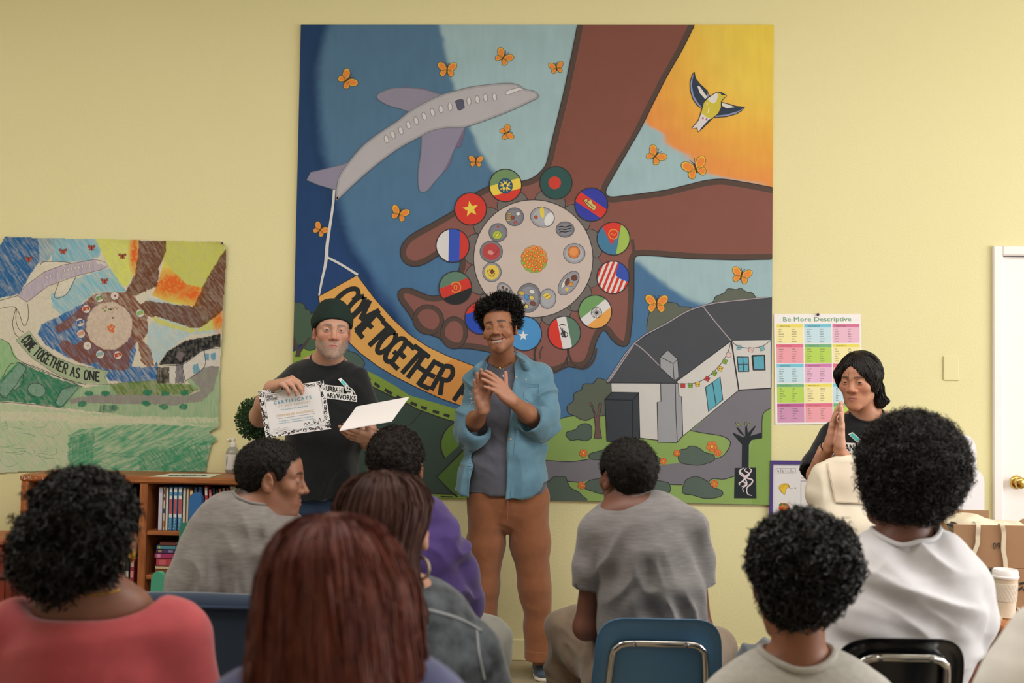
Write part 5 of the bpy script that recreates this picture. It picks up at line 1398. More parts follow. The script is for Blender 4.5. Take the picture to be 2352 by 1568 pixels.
WD = [('said', 'called cried responded demanded asked stated', 'shouted whispered remarked questioned replied exclaimed'), ('laughed', 'snickered giggled roared chuckled chortled crowed', 'guffawed howled cackled tittered hee-hawed bellowed'), ('ran', 'raced hurried sprinted dashed galloped trotted', 'bolted sped jogged darted hustled rushed'),
      ('walked', 'staggered traveled trudged strolled marched hiked', 'shuffled sauntered lumbered paraded ambled strutted'), ('good', 'pleasant wonderful superb excellent great splendid', 'marvelous enjoyable grand terrific amazing delightful'), ('like', 'love admire appreciate fancy adore idolize', 'prefer cherish treasure favor enjoy care'),
      ('sad', 'downcast depressed woeful gloomy miserable sorrowful', 'unhappy dejected forlorn melancholy crestfallen mournful'), ('pretty', 'beautiful lovely glamorous attractive elegant cute', 'exquisite gorgeous stunning handsome striking fair'), ('funny', 'humorous comical hilarious silly laughable nutty', 'amusing witty absurd goofy zany odd'),
      ('little', 'teeny diminutive compact microscopic petite wee', 'small tiny miniature slight mini minute'), ('nice', 'kind benevolent thoughtful gracious considerate decent', 'agreeable courteous warm cordial pleasant polite'), ('fast', 'quick rapid swift speedy fleet hasty', 'brisk prompt express snappy instant hurried'),
      ('big', 'towering huge great gigantic mammoth', 'enormous tremendous massive giant immense'), ('happy', 'glad jovial pleased joyful cheerful', 'contented merry jolly thrilled delighted'), ('many', 'several numerous abundant plenty ample', 'various countless oodles lots heaps')]
for i, key in enumerate(('y', 'b', 'p', 'r', 'g', 'y', 'b', 'm', 'r', 'g', 'y', 'b', 'v', 'r', 'g')):
    r_, k_ = divmod(i, 3); x0 = .024+.3235*k_; y0 = .092+.1795*r_; x1, yh, y1 = x0+.310, y0+.030, y0+.172
    p.fill([T2 for T2 in ((x0, y0), (x1, y0), (x1, y1), (x0, y1))], CC[key][1], 1); p.fill([(x0, y0), (x1, y0), (x1, yh), (x0, yh)], CC[key][0], 1.6)
    h_, w1_, w2_ = WD[i]; ptext(p, 'Instead of %s, use:' % h_, x0+.04, y0+.0225, .0135, '#5a5a50', 3)
    for c_, ws in ((x0+.028, w1_), (x0+.175, w2_)):
        for j, w_ in enumerate(ws.split()): ptext(p, w_, c_, y0+.052+j*.0215, .0125, '#6a6a66', 3)
link('printed_words', p.mesh('printed_words'), PRINT, wp)
pin = W(1878.5, 722, -.006); MB().lathe([(.0001, .008), (.006, .0075), (.0075, .004), (.005, .0), (.003, -.004)], pin, 14, (0, -1, 0)).build('push_pin', mat('purple_pin', '#4f2a55', rough=.4), wp, smooth=True)
# purple framed picture chart
q = [(1769.5, 1057.5), (1962, 1059), (1962, 1302), (1765.5, 1300)]
fc = thing('picture_chart', 'purple framed chart with banana and orange pictures beneath the word poster', 'poster', tuple(W(1865, 1180, 0)))
o_ = Wn(q, -.022); i_ = Wn([(1776.5, 1066), (1953, 1067), (1953, 1294), (1773, 1292)], -.022); PUR = mat('purple_frame', '#4b3a7c', rough=.45)
for k in range(4):
    j = (k+1) % 4; MB().prism([o_[k], o_[j], i_[j], i_[k]], (0, .022, 0)).build('frame_rail', PUR, fc)
MB().prism(Wn([(1775, 1064), (1955, 1065), (1955, 1296), (1771.5, 1294)], -.014), (0, .004, 0)).build('board', mat('chart_card', '#d9d6d6', rough=.35), fc)
qa2 = lambda x, y: (1760+x/3.137, 700+y/3.137)
p = Paint(lambda v: Wn(v, -.0142), (0, -1, 0))
for k, (ch, col) in enumerate((('h', '#6d6d70'), ('b', '#6d6d70'), ('c', '#6d6d70'), ('a', '#c0504a'))):
    x, y = qa2(70+36*k, 1177); p.stroke([(x, y), (x+11, y), (x+11, y+11), (x, y+11)], .8, '#8d8d90', 2, closed=True); p.text_h(ch, (x+3, y+9), 6, col, 3)
bn = [qa2(*t) for t in ((92, 1312), (100, 1300), (120, 1288), (150, 1287), (160, 1298), (140, 1305), (120, 1318), (106, 1340), (98, 1335))]
for dx, dy, rt in ((0, 0, 0), (5, 2, .2), (9, 4, .45)):
    b_ = np.array(bn); c_ = b_[4]; R2 = np.array([[math.cos(-rt), -math.sin(-rt)], [math.sin(-rt), math.cos(-rt)]]); w_ = (b_-c_)@R2.T+c_+[dx*.2, dy*.3]; p.fill(w_, '#dcb83a', 2+rt*4, 3); p.stroke(w_, .7, '#9a7c25', 2.4+rt*4, 3, closed=True)
p.stroke([qa2(160, 1300), qa2(172, 1322)], 2.2, '#a88a34', 4); p.stroke([qa2(175, 1322), qa2(200, 1318)], .8, '#b98f7a', 3); p.ell(qa2(210, 1319), 1.4, 1.6, '#55555a', 3)
x, y = qa2(129, 1462); p.ell((x, y), 12.5, 11.5, '#d2562c', 2, 0, 24); p.ell((x+2, y-1), 9, 8.5, '#dd7a38', 3, 0, 20); p.ell((x+4, y-2), 4, 4, '#e3a04e', 4)
p.fill([qa2(*t) for t in ((90, 1438), (105, 1425), (120, 1432), (112, 1442), (98, 1452))], '#4f7a35', 4); p.fill([qa2(*t) for t in ((118, 1436), (135, 1428), (150, 1436), (132, 1444))], '#4f7a35', 4.4)
p.stroke([qa2(175, 1463), qa2(232, 1465)], 1.0, '#c9a9a4', 3)
x, y = qa2(310, 1245); p.ell((x, y), 5.4, 5.4, '#9d2f34', 2); p.ell((x, y), 2, 2, '#3c2326', 3); p.stroke([qa2(254, 1246), qa2(278, 1247)], 2, '#b5555a', 2); p.stroke([qa2(340, 1246), qa2(370, 1247)], 2, '#b5555a', 2)
p.stroke([qa2(250, 1520), qa2(250, 1268), qa2(640, 1270), qa2(640, 1800)], 1.4, '#77777c', 2)
for r_ in range(9):
    for k_ in range(9):
        x, y = qa2(288+32*k_, 1294+30*r_); c_ = ('#7fb0c0', '#c97f86', '#7f88a8', '#c9a07c', '#8fae84', '#c98fae')[r_ % 6]
        p.stroke([(x, y), (x+8, y), (x+8, y+7), (x, y+7)], .6, '#b0b0b4', 2, closed=True); p.text_h('ABCDEFGHIJKLMNOPQRSTUVWXYZ'[(r_*9+k_) % 26], (x+2, y+5.6), 4.2, c_, 3)
link('printed_pictures', p.mesh('printed_pictures'), PRINT, fc)
# crayon drawing: colour laid cell by cell on a big curling sheet
def crayon():
    c7 = lambda *a: [(x/2.75, 530+y/2.75) for x, y in a]
    cell = 1.9; xs = np.arange(-70, 522, cell); ys = np.arange(539, 1087, cell); nx, ny = len(xs), len(ys)
    gx, gy = np.meshgrid(xs, ys); q = np.stack([gx.ravel(), gy.ravel()], 1)
    outline = [(-72, 540)]+c7((0, 88), (30, 34), (300, 44), (700, 50), (1100, 60), (1400, 66), (1425, 85), (1432, 125), (1425, 300), (1410, 500), (1398, 760), (1392, 860), (1385, 1080), (1380, 1240), (1325, 1272), (1345, 1290), (1378, 1312), (1340, 1345), (1325, 1400), (1312, 1460), (1303, 1520), (1000, 1522), (600, 1522), (300, 1516), (120, 1524), (0, 1532))+[(-72, 1087)]
    outline[0] = (-72, 541); keep = in_poly(q, outline)
    n1 = vnoise(q/np.array([3.0, 14.0]), 1); n2 = vnoise(q@np.array([[.8, .6], [-.6, .8]])/np.array([2.2, 16.]), 2); n3 = vnoise(q/38, 3); n4 = vnoise(q/4.0, 4); qw = q+np.stack([vnoise(q/7, 5), vnoise(q/7, 6)], 1)*1.6
    col = np.tile(np.array(lin('#d0c8b4')), (len(q), 1))
    def lay(poly, c, cov=.9, amp=.35, nz=None, smooth=0, soft=None):
        nonlocal col
        poly = spline(poly, 4, True) if smooth else np.asarray(poly, float); m = in_poly(qw, poly)
        if not m.any(): return
        w = np.clip(cov+.62*amp*(n1 if nz is None else nz)[m]+.12*n4[m], 0, 1)[:, None]
        col[m] = col[m]*(1-w)+np.array(lin(c))*w
    def glow(cx, cy, rx, ry, c, mx=1.0, pw=1.5, poly=None):
        nonlocal col
        d = np.hypot((q[:, 0]-cx)/rx, (q[:, 1]-cy)/ry); w = np.clip(mx*np.clip(1-d, 0, 1)**pw*(1.2+.6*n4), 0, 1)
        if poly is not None: w = w*in_poly(qw, poly)
        col = col*(1-w[:, None])+np.array(lin(c))*w[:, None]
    lay([(-72, 540)]+c7((240, 40), (250, 190), (200, 260), (120, 400), (0, 425))+[(-72, 690)], '#2c6294', .92, .5, n2)
    lay(c7((240, 40), (350, 45), (340, 140), (300, 190), (250, 200)), '#7f9dad', .8, .5, n2); lay(c7((340, 42), (610, 48), (640, 110), (630, 160), (560, 190), (330, 200)), '#73adc1', .8, .5, n2)
    lay(c7((600, 48), (880, 55), (870, 250), (800, 350), (720, 330), (690, 220), (640, 130)), '#cdd068', .9, .3)
    lay(c7((320, 400), (480, 300), (690, 230), (760, 330), (800, 380), (600, 390), (540, 440), (400, 540), (330, 480)), '#7fb4c4', .75, .55, n2)
    lay(c7((240, 650), (260, 590), (370, 540), (540, 450), (820, 500), (860, 760), (830, 860), (970, 860), (990, 820), (1000, 940), (850, 965), (690, 945), (640, 880), (420, 800), (290, 720)), '#2f679e', .85, .6, n2)
    lay(c7((920, 420), (1200, 470), (1390, 640), (1200, 660), (1080, 740), (1000, 830), (930, 800), (930, 600), (1000, 560)), '#a9c3c8', .75, .5, n2)
    lay(c7((1020, 62), (1420, 68), (1432, 130), (1300, 330), (1280, 480), (1050, 450), (960, 400), (1000, 330), (1030, 200)), '#c0c062', .95, .15)
    sun = c7((1030, 190), (1100, 260), (1180, 340), (1290, 360), (1270, 480), (1100, 460), (960, 410), (1000, 320))
    lay(sun, '#d8c95c', .8, .2); glow(*c7((1080, 340))[0], 70, 42, '#d9662c', 1.0, .8, sun); glow(*c7((1230, 400))[0], 50, 34, '#d9662c', .9, .9, sun)
    glow(*c7((850, 140))[0], 16, 60, '#d9622c', 1.0, .9); lay(c7((940, 530), (1100, 590), (1250, 620), (1400, 480), (1405, 620), (1200, 640), (1000, 590)), '#cbc85c', .8, .3); glow(*c7((1380, 560))[0], 18, 40, '#d9722c', .9, .9)
    BR = '#6b4433'
    arm1 = c7((880, 60), (1050, 62), (1048, 130), (1010, 220), (990, 350), (850, 415), (790, 390), (850, 280), (870, 180)); arm2 = c7((1432, 110), (1430, 300), (1410, 500), (1280, 610), (1210, 612), (1000, 545), (930, 540), (880, 470), (920, 440), (1220, 478), (1260, 400), (1310, 300), (1380, 180))
    for a in (arm1, arm2): lay(a, BR, .9, .25, n2)
    hand = c7((345, 610), (420, 560), (510, 480), (590, 400), (690, 385), (790, 385), (850, 420), (930, 520), (935, 640), (900, 690), (950, 740), (975, 850), (930, 865), (890, 820), (870, 700), (820, 760), (815, 870), (770, 885), (640, 865), (620, 830), (560, 840), (500, 835), (430, 790), (375, 730), (380, 690), (430, 690), (470, 720), (520, 690), (540, 560), (480, 560), (440, 620), (370, 645))
    lay(hand, '#7a4a38', .8, .45, n2)
    lay([(c7((690, 600))[0][0]+53*math.cos(t), c7((690, 600))[0][1]+55*math.sin(t)) for t in np.linspace(0, 2*PI, 40)[:-1]], '#c9b7a4', .95, .1)
    lay([(-72, 775)]+c7((0, 680), (60, 710), (100, 790), (120, 830), (0, 960))+[(-72, 900)], '#84b27c', .85, .3)
    lay([(-72, 905)]+c7((0, 945), (120, 825), (170, 850), (330, 920), (520, 985), (460, 1060), (390, 1115), (200, 1090), (0, 1075))+[(-72, 920)], '#2f7a5c', .92, .25, n2)
    for a in (c7((120, 835), (165, 870), (40, 1050), (0, 1030), (0, 975)), c7((140, 930), (110, 1000), (80, 1000), (90, 960)), c7((350, 1080), (400, 1000), (490, 985), (500, 1005), (385, 1112))): lay(a, '#7f9f8c', .8, .2)
    lay([(c7((232, 1005))[0][0]+21*math.cos(t), c7((232, 1005))[0][1]+16*math.sin(t+.3)) for t in np.linspace(0, 2*PI, 30)[:-1]], '#7f9f8c', .85, .2)
    lay(c7((690, 965), (990, 940), (1060, 965), (1250, 965), (1260, 1000), (1180, 1040), (700, 1035)), '#5f7c3a', .85, .35, n2)
    lay(c7((500, 990), (690, 970), (720, 1010), (740, 1040), (900, 1035), (1180, 1040), (1260, 1010), (1180, 950), (1290, 860), (1390, 860), (1380, 1240), (980, 1190), (500, 1130), (390, 1120)), '#8fb088', .85, .3)
    lay(c7((440, 1060), (600, 1035), (900, 1035), (1180, 1045), (1270, 1005), (1200, 930), (1290, 855), (1385, 860), (1350, 1000), (1280, 1075), (1100, 1100), (760, 1090), (440, 1090)), '#8d8583', .85, .2)
    lay([(-72, 930)]+c7((0, 1085), (390, 1130), (700, 1160), (1380, 1180), (1380, 1245), (1320, 1275), (1375, 1312), (1300, 1524), (0, 1534))+[(-72, 1088)], '#a9c49a', .62, .6, n2)
    lay(c7((430, 1290), (520, 1250), (900, 1220), (1370, 1240), (1320, 1275), (1375, 1312), (1300, 1524), (430, 1524)), '#4c9a76', .55, .75, vnoise(q@np.array([[.9, .43], [-.43, .9]])/np.array([20., 3.]), 12)); lay(c7((440, 1300), (600, 1270), (580, 1524), (435, 1524)), '#3a8a66', .5, .6, n1); lay(c7((880, 1400), (1310, 1330), (1310, 1524), (880, 1510)), '#3a8a66', .5, .6, n2)
    lay(c7((0, 1140), (430, 1150), (430, 1200), (0, 1200)), '#d4ccb4', .55, .5, n2); lay(c7((430, 1165), (1370, 1180), (1370, 1210), (430, 1215)), '#d4ccb4', .5, .5, n2)
    fus = c7((110, 410), (170, 340), (280, 260), (400, 215), (600, 180), (660, 195), (685, 222), (640, 245), (480, 285), (300, 350), (170, 450)); lay(fus, '#a99bb4', .75, .35, n1)
    lay(c7((600, 182), (660, 195), (685, 222), (650, 215), (615, 205)), '#d4cbc4', .8, .1)
    for a in (c7((255, 215), (280, 195), (400, 195), (450, 205), (330, 235)), c7((345, 420), (375, 315), (480, 288), (420, 400)), c7((0, 440), (110, 410), (175, 460), (180, 545), (150, 600), (110, 490), (0, 490))): lay(a, '#d4ccb9', .9, .1)
    lay(c7((1000, 845), (1060, 760), (1180, 690), (1395, 650), (1392, 730), (1280, 755), (1150, 845)), '#24262a', .95, .15)
    lay(c7((1060, 850), (1150, 845), (1280, 755), (1385, 740), (1385, 855), (1290, 860), (1170, 950), (1065, 960)), '#d0cbc2', .95, .05); lay(c7((990, 860), (1070, 862), (1068, 962), (988, 962)), '#3a3634', .85, .4); lay(c7((1110, 845), (1155, 845), (1165, 960), (1105, 962)), '#6f6a70', .85, .2); lay(c7((1118, 775), (1145, 762), (1165, 785), (1140, 825), (1115, 800)), '#7a6e74', .9, .1)
    for a in (c7((1215, 850), (1250, 835), (1265, 885), (1225, 905)), c7((1290, 775), (1322, 770), (1322, 815), (1295, 818)), c7((1332, 770), (1363, 768), (1363, 812), (1335, 815))): lay(a, '#5f9ab4', .9, .1)
    ban = c7((100, 690), (185, 630), (250, 720), (340, 790), (470, 845), (690, 885), (660, 925), (690, 970), (480, 965), (330, 890), (200, 800)); lay(ban, '#9db08c', .9, .15)
    for x, y in ((560, 1025), (665, 1025), (520, 1095), (930, 1020), (1045, 1028), (1165, 1022), (925, 1088), (1035, 1110), (1160, 1110)): lay([(c7((x, y))[0][0]+11*math.cos(t), c7((x, y))[0][1]+7*math.sin(t)) for t in np.linspace(0, 2*PI, 9)[:-1]], '#2f7a5c', .9, .2)
    lay(c7((640, 1100), (740, 1098), (755, 1120), (700, 1150), (615, 1145)), '#3a6a58', .6, .6, n1)
    col *= (1+.06*n4)[:, None]
    ids = np.full(len(q), -1); ids[keep] = np.arange(keep.sum()); g = ids.reshape(ny, nx)
    f = np.stack([g[:-1, :-1], g[1:, :-1], g[1:, 1:], g[:-1, 1:]], -1).reshape(-1, 4); f = f[(f >= 0).all(1)]
    dy = lambda q: -.010-.004*vnoise(q/120, 9)-.012*np.exp(-((q[:, 0]-515)/26)**2)*(.6+.4*np.sin(q[:, 1]/37))-.010*np.exp(-((q[:, 1]-541)/14)**2)*np.abs(np.sin(q[:, 0]/70))
    def to3(q):
        q = np.asarray(q, float); y = dy(q); d = FWD[None]+(q[:, :1]-1176)/FPX*RIGHT[None]-(q[:, 1:]-784)/FPX*UP[None]
        return CAM[None]+d*((y-CAM[1])/d[:, 1])[:, None]
    o = thing('crayon_drawing', 'large crayon drawing of the mural design taped above the bookcase', 'drawing', tuple(W(250, 800)))
    sh = link('sheet', np_mesh('sheet', to3(q[keep]), f, col[keep], smooth=True), mat('crayon_paper', None, rough=.85, spec=.15, attr=True), o)
    p = Paint(to3, (0, -1, 0), outline); K = '#3b3a3c'
    for x, y in c7((180, 180), (398, 130), (578, 107), (773, 160), (660, 318)):
        for s in (-1, 1):
            p.fill([(x, y-1), (x+s*4, y-6), (x+s*9, y-6), (x+s*9, y-1), (x+s*4, y+1), (x+s*7, y+5), (x+s*3, y+6), (x, y+2)], '#a8452c', 1)
            p.stroke([(x, y-1), (x+s*4, y-6), (x+s*9, y-6), (x+s*8, y-1)], .9, K, 1.6)
        p.stroke([(x, y-6), (x+.5, y+7)], 1.8, K, 2)
    for st in (fus, ban): p.stroke(st, 1.1, '#6a6466', 1, closed=True)
    for k in range(13): x, y = c7((296+k*22.5, 298-k*6.8+(.25*(k-5)**2)))[0]; p.ell((x, y-4), 2.1, 4.4, '#cfc4bd', 1, -.2, 10, '#8a7f8a', .7)
    for st in (c7((255, 215), (280, 195), (400, 195), (450, 205)), c7((375, 315), (345, 420), (420, 400), (480, 288)), c7((0, 440), (110, 410)), c7((0, 490), (100, 485), (150, 600), (180, 545), (175, 460)), c7((100, 490), (80, 580), (95, 650), (120, 670)), c7((105, 490), (100, 560), (120, 620), (150, 640)), c7((0, 680), (60, 715), (110, 810), (330, 910), (540, 970)), c7((0, 1080), (200, 1095), (390, 1118)),
               c7((0, 945), (120, 830), (520, 985)), c7((120, 835), (165, 870), (40, 1050), (0, 1025)), c7((145, 905), (145, 960), (90, 1010)), c7((350, 1085), (395, 1000), (495, 985), (385, 1115)), c7((1000, 845), (1150, 845), (1280, 755), (1392, 740)), c7((1290, 755), (1290, 860), (1170, 950)), c7((1150, 845), (1170, 950)), c7((1290, 860), (1385, 858))):
        p.stroke(st, 1.2, K, 1.4, 4)
    x, y = c7((232, 1005))[0]; p.ell((x, y), 21, 16, None, 1, .25, 26, K, 1.2); p.ell((x, y), 1.5, 1.5, K, 2)
    for (x, y), c_ in zip(c7((628, 425), (545, 493), (505, 578), (512, 650), (552, 725), (632, 780), (745, 785), (885, 520), (725, 410)), ('#5f8a5a', '#b54440', '#3a5a9a', '#c98f84', '#a8443f', '#7fa8b8', '#b54440', '#7fb06a', '#cfc6c0')):
        p.ell((x, y), 9.5, 9.5, '#cfc8bf', 1.4, 0, 20, '#6a6060', .8); p.fill([(x-8, y-3), (x+6, y-7), (x+8, y+1), (x-7, y+6)], c_, 2); p.ell((x+1, y), 2.6, 2.6, '#b9a04a' if c_ != '#cfc6c0' else '#b02f30', 2.6, n=8)
    for x, y in c7((700, 605), (712, 620), (690, 622), (705, 595), (720, 605), (700, 632), (685, 608), (715, 635)): p.ell((x, y), 3, 3, '#d0662f', 2, n=8)
    for x, y in c7((650, 490), (662, 505), (670, 480), (690, 495)): p.ell((x, y), 2.4, 2.4, ('#7a8a4a', '#a8543f')[int(x) % 2], 2, n=8)
    p.ell(c7((712, 550))[0], 2.5, 2, '#7a4a34', 2); p.stroke(c7((705, 480), (715, 495), (725, 478), (735, 495), (748, 485)), 1.6, '#8a5a44', 2); p.ell(c7((700, 496))[0], 2, 2, K, 2)
    bl = spline(c7((125, 690), (200, 780), (320, 860), (470, 925), (640, 955)), 8); tl = spline(c7((180, 640), (250, 725), (350, 795), (480, 860), (640, 890)), 8); n = len(bl)
    txt = 'COME TOGETHER AS ONE'; wts = [1 if ch != ' ' else .6 for ch in txt]; cum = np.concatenate([[0], np.cumsum(wts)])/sum(wts)
    at_ = lambda c_, t: np.array([np.interp(t*(n-1), np.arange(n), c_[:, k]) for k in (0, 1)])
    for i, ch in enumerate(txt):
        if ch == ' ': continue
        a, b = .02+.97*cum[i]+.004, .02+.97*cum[i+1]-.006
        up = lambda t, w: at_(bl, t)*(1-w)+at_(tl, t)*w
        glyph(p, ch, up(a, .02), up(b, .02), up(a, .95), up(b, .95), 3.4, '#2b2c2e', 3)
    rng = np.random.default_rng(2)
    for k in range(70):
        x, y = (rng.random()*150-5, 960+rng.random()*110) if k < 30 else (170+rng.random()*300, 985+rng.random()*90); L = 12+30*rng.random(); g = rng.random()*PI
        p.stroke([(x, y), (x+L*math.cos(g), y+L*.4*math.sin(g)), (x+1.6*L*math.cos(g+.3), y+.5*L*math.sin(g+.3))], 1.0, '#5f9c74' if k < 30 else '#3f8a6a', 1, 3, taper=[.3, 1, .3])
    tag(link('crayon_lines', p.mesh('crayon_lines'), PRINT, o), kind='stuff')
    for a in (c7((1405, 78))[0],): MB().lathe([(.0001, .006), (.005, .0055), (.006, .003), (.003, -.002)], W(*a, -.028), 12, (0, -1, 0)).build('push_pin', mat('purple_pin', '#4f2a55', rough=.4), o, smooth=True)
crayon()
# ------------------------------------------------------------------ low oak shelf unit, cartons, cup, bag
UX0, UX1, UZ = 1.615, 2.62, 0.62
UY0, UY1 = -2.75, -0.95
M_UT = wood('unit_top', '#b0703f', '#94562c', 'y'); M_UZ = wood('unit_side', '#9a5a30', '#7c4422', 'z')
un = thing('shelf_unit', 'low oak shelf unit holding the opened carton and paper cup', 'shelf', ((UX0+UX1)/2, (UY0+UY1)/2, 0))
part('top', M_UT, un, ((UX0-.012, UY0-.012, UZ-.026), (UX1, UY1, UZ)), bev=.009)
part('moulding', M_UZ, un, ((UX0-.002, UY0-.002, UZ-.062), (UX1, UY1, UZ-.026)), bev=.004)
part('end_panel', M_UZ, un, ((UX0+.02, UY0, 0), (UX1, UY0+.02, UZ-.06))); part('back_panel', M_UZ, un, ((UX1-.02, UY0, 0), (UX1, UY1, UZ-.06))); part('end_panel', M_UZ, un, ((UX0+.02, UY1-.02, 0), (UX1, UY1, UZ-.06)))
ym = -1.72
part('stile', M_UZ, un, ((UX0, ym-.05, 0), (UX0+.025, ym+.02, UZ-.06))); part('stile', M_UZ, un, ((UX0, UY0, 0), (UX0+.025, UY0+.07, UZ-.06))); part('rail', wood('unit_rail', '#9a5a30', '#7c4422', 'y'), un, ((UX0+.001, UY0+.07, .36), (UX0+.024, ym-.05, .43)))
part('door', wood('unit_door', '#8a4f2a', '#6f3b1e', 'z'), un, ((UX0+.008, UY0+.07, .04), (UX0+.02, ym-.05, UZ-.06)), bev=.002)
part('divider', M_UZ, un, ((UX0+.02, ym-.01, 0), (UX1-.02, ym+.01, UZ-.06))); part('shelf', M_UT, un, ((UX0+.015, ym+.01, .17), (UX1-.02, UY1-.02, .19))); part('plinth', M_UZ, un, ((UX0+.03, UY0, 0), (UX0+.045, UY1, .05)))
for k, (a, c, h, l) in enumerate(((-1.66, '#2f6a6e', .29, 'tall teal book on the low shelf unit, nearest the white T-shirt'), (-1.61, '#b5793f', .27, 'orange book between teal and dark books in the low unit'), (-1.565, '#33383c', .28, 'dark book beside the orange one in the low unit'), (-1.52, '#c9bfa4', .26, 'cream book at the far end of the low unit row'))):
    o = thing('book', l, 'book', (UX0+.11, a, .19), 0, 'books in the low shelf unit')
    part('cover', mat('cover_'+c.strip('#'), c, rough=.5), o, ((UX0+.03, a-.019, .1905), (UX0+.033, a+.019, .19+h)), ((UX0+.03, a-.019, .1905), (UX0+.19, a-.0165, .19+h)), ((UX0+.03, a+.0165, .1905), (UX0+.19, a+.019, .19+h)), bev=.0008)
    part('pages', mat('paper_pages', '#e6dfce', rough=.9), o, ((UX0+.034, a-.016, .195), (UX0+.185, a+.016, .185+h)), bev=0)
# opened carton
yf = Wz(2290, 1399, UZ)[1]; zt = W(2300, 1206, yf)[2]; xl = W(2190, 1300, yf)[0]; yb = yf+.40; xr = xl+.62
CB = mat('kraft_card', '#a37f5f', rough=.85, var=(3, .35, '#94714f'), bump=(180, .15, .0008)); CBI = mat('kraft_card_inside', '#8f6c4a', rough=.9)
bxo = thing('carton', 'big opened brown carton with black tape on the low shelf unit', 'box', ((xl+xr)/2, (yf+yb)/2, UZ))
zc = W(2290, 1305, yf)[2]
part('front_panel', CB, bxo, ((xl, yf, UZ+.001), (xr, yf+.005, zc-.001)), bev=.0015); part('front_flap', CB, bxo, ((xl+.001, yf+.0006, zc+.001), (xr-.001, yf+.0055, zt)), bev=.0015)
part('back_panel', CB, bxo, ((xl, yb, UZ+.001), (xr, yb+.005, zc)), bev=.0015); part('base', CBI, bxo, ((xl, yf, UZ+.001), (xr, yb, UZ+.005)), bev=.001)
for x in (xl, xr-.005): part('side_panel', CB, bxo, ((x, yf+.005, UZ+.001), (x+.005, yb, zc)), bev=.0015)
bt = W(2240, 1171, yb)[2]; part('back_flap', CB, bxo, ((W(2150, 1180, yb)[0], yb+.001, zc+.001), (W(2272, 1180, yb)[0], yb+.006, bt)), bev=.0015)
rf = [W(2329, 1206, yb-.1), W(2350, 1191, yb-.1), W(2420, 1196, yb-.1), W(2420, 1240, yb-.1)]; MB().prism(rf, (0, .005, 0)).build('torn_flap', CB, bxo)
lf = [np.array([xl, yf+.01, zc]), np.array([xl, yb-.01, zc]), W(2128, 1196, yb-.06), W(2168, 1197, yf+.16), np.array([xl-.004, yf+.03, W(2192, 1222, yf)[2]])]
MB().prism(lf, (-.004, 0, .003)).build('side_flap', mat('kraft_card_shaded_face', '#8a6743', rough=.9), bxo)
tp_ = mat('black_tape', '#2a2c2e', rough=.35)
part('tape', tp_, bxo, ((W(2267, 1350, yf)[0], yf-.0012, UZ+.002), (W(2309, 1350, yf)[0], yf-.0003, zc-.002)), bev=0)
tq = [W(2160, 1188, yf+.25), W(2186, 1193, yf+.18), W(2200, 1203, yf+.05), W(2193, 1214, yf+.03), W(2172, 1203, yf+.14), W(2152, 1197, yf+.26)]
MB().prism(tq, (-.001, -.001, .001)).build('torn_tape', tp_, bxo)
p = Paint(lambda v: Wn(v, yf-.0014), (0, -1, 0))
p.text_h('prime', (2270.5, 1387), 6.6, '#5fb4d0', 2, bold=.01); p.stroke([(2272, 1391), (2280, 1395.5), (2290, 1396), (2299, 1392)], 1.6, '#5fb4d0', 2, 4)
for y, w in ((1319, 22), (1322, 12), (1361, 26), (1365, 12)): p.stroke([(2270, y), (2270+w, y+.4)], 1.4, '#b5705c', 2)
p.fill([(2283, 1343), (2296, 1340), (2299, 1352), (2288, 1356)], '#7a6a64', 2)
v, f = text_mesh('160', 1.0, .0); lo = v.min(0); hi = v.max(0); t = (v-lo)/(hi-lo); p._put(np.stack([2304-24*t[:, 0]*.98, 1245.5+15*t[:, 1]], 1), f, '#3a332e', 2)
p.fill([(2329, 1350), (2334, 1343), (2345, 1337), (2362, 1336), (2352, 1341), (2341, 1343)], '#2f2b29', 2, 4); p.fill([(2328, 1361), (2336, 1354), (2349, 1346), (2349, 1350), (2342, 1356), (2331, 1362)], '#2f2b29', 2, 3); p.stroke([(2350, 1352), (2356, 1358), (2364, 1362)], 3.4, '#2f2b29', 2, 4)
link('printed_marks', p.mesh('printed_marks'), PRINT, bxo)
# cream tote folded inside the carton, its handles hanging out
CN = mat('cream_canvas_cloth', '#d8ccb4', rough=.9, bump=(300, .3, .001))
tb = thing('folded_tote', 'folded cream tote with two handles hanging over the carton front', 'bag', ((xl+xr)/2-.1, (yf+yb)/2, UZ+.01))
S = Sdf().el(W(2222, 1206, yf+.15)-[0, 0, .01], (.085, .10, .050), .02).el(W(2262, 1222, yf+.15)-[0, 0, .03], (.10, .11, .050), .03).el(np.array([(xl+xr)/2-.08, (yf+yb)/2, UZ+.15]), (.19, .14, .14), .05)
solid('cloth', S, .008, CN, tb, folds([], .006, 12, 4))
for pts in ([(2236, 1196, .10), (2247, 1202, -.006), (2246, 1232, -.008), (2245, 1250, -.008), (2237, 1272, -.008), (2232, 1296, -.008)], [(2296, 1206, .08), (2301, 1202, -.006), (2306, 1225, -.008), (2305, 1262, -.008), (2309, 1285, -.008), (2311, 1315, -.008)]):
    c_ = spline([W(a, b, yf+d) for a, b, d in pts], 6); n = len(c_); wd = .0075
    V = np.concatenate([c_+[-wd, 0, 0], c_+[wd, 0, 0], c_+[wd, .003, 0], c_+[-wd, .003, 0]]); F = []
    for i in range(n-1):
        for k in range(4): a, b = k*n, ((k+1) % 4)*n; F.append((a+i, a+i+1, b+i+1, b+i))
    link('handle', np_mesh('handle', V, np.array(F), smooth=False), CN, tb)
cord = [Wz(2250, 1409, UZ), Wz(2272, 1414, UZ), Wz(2291, 1418, UZ), Wz(2300, 1424, UZ)]
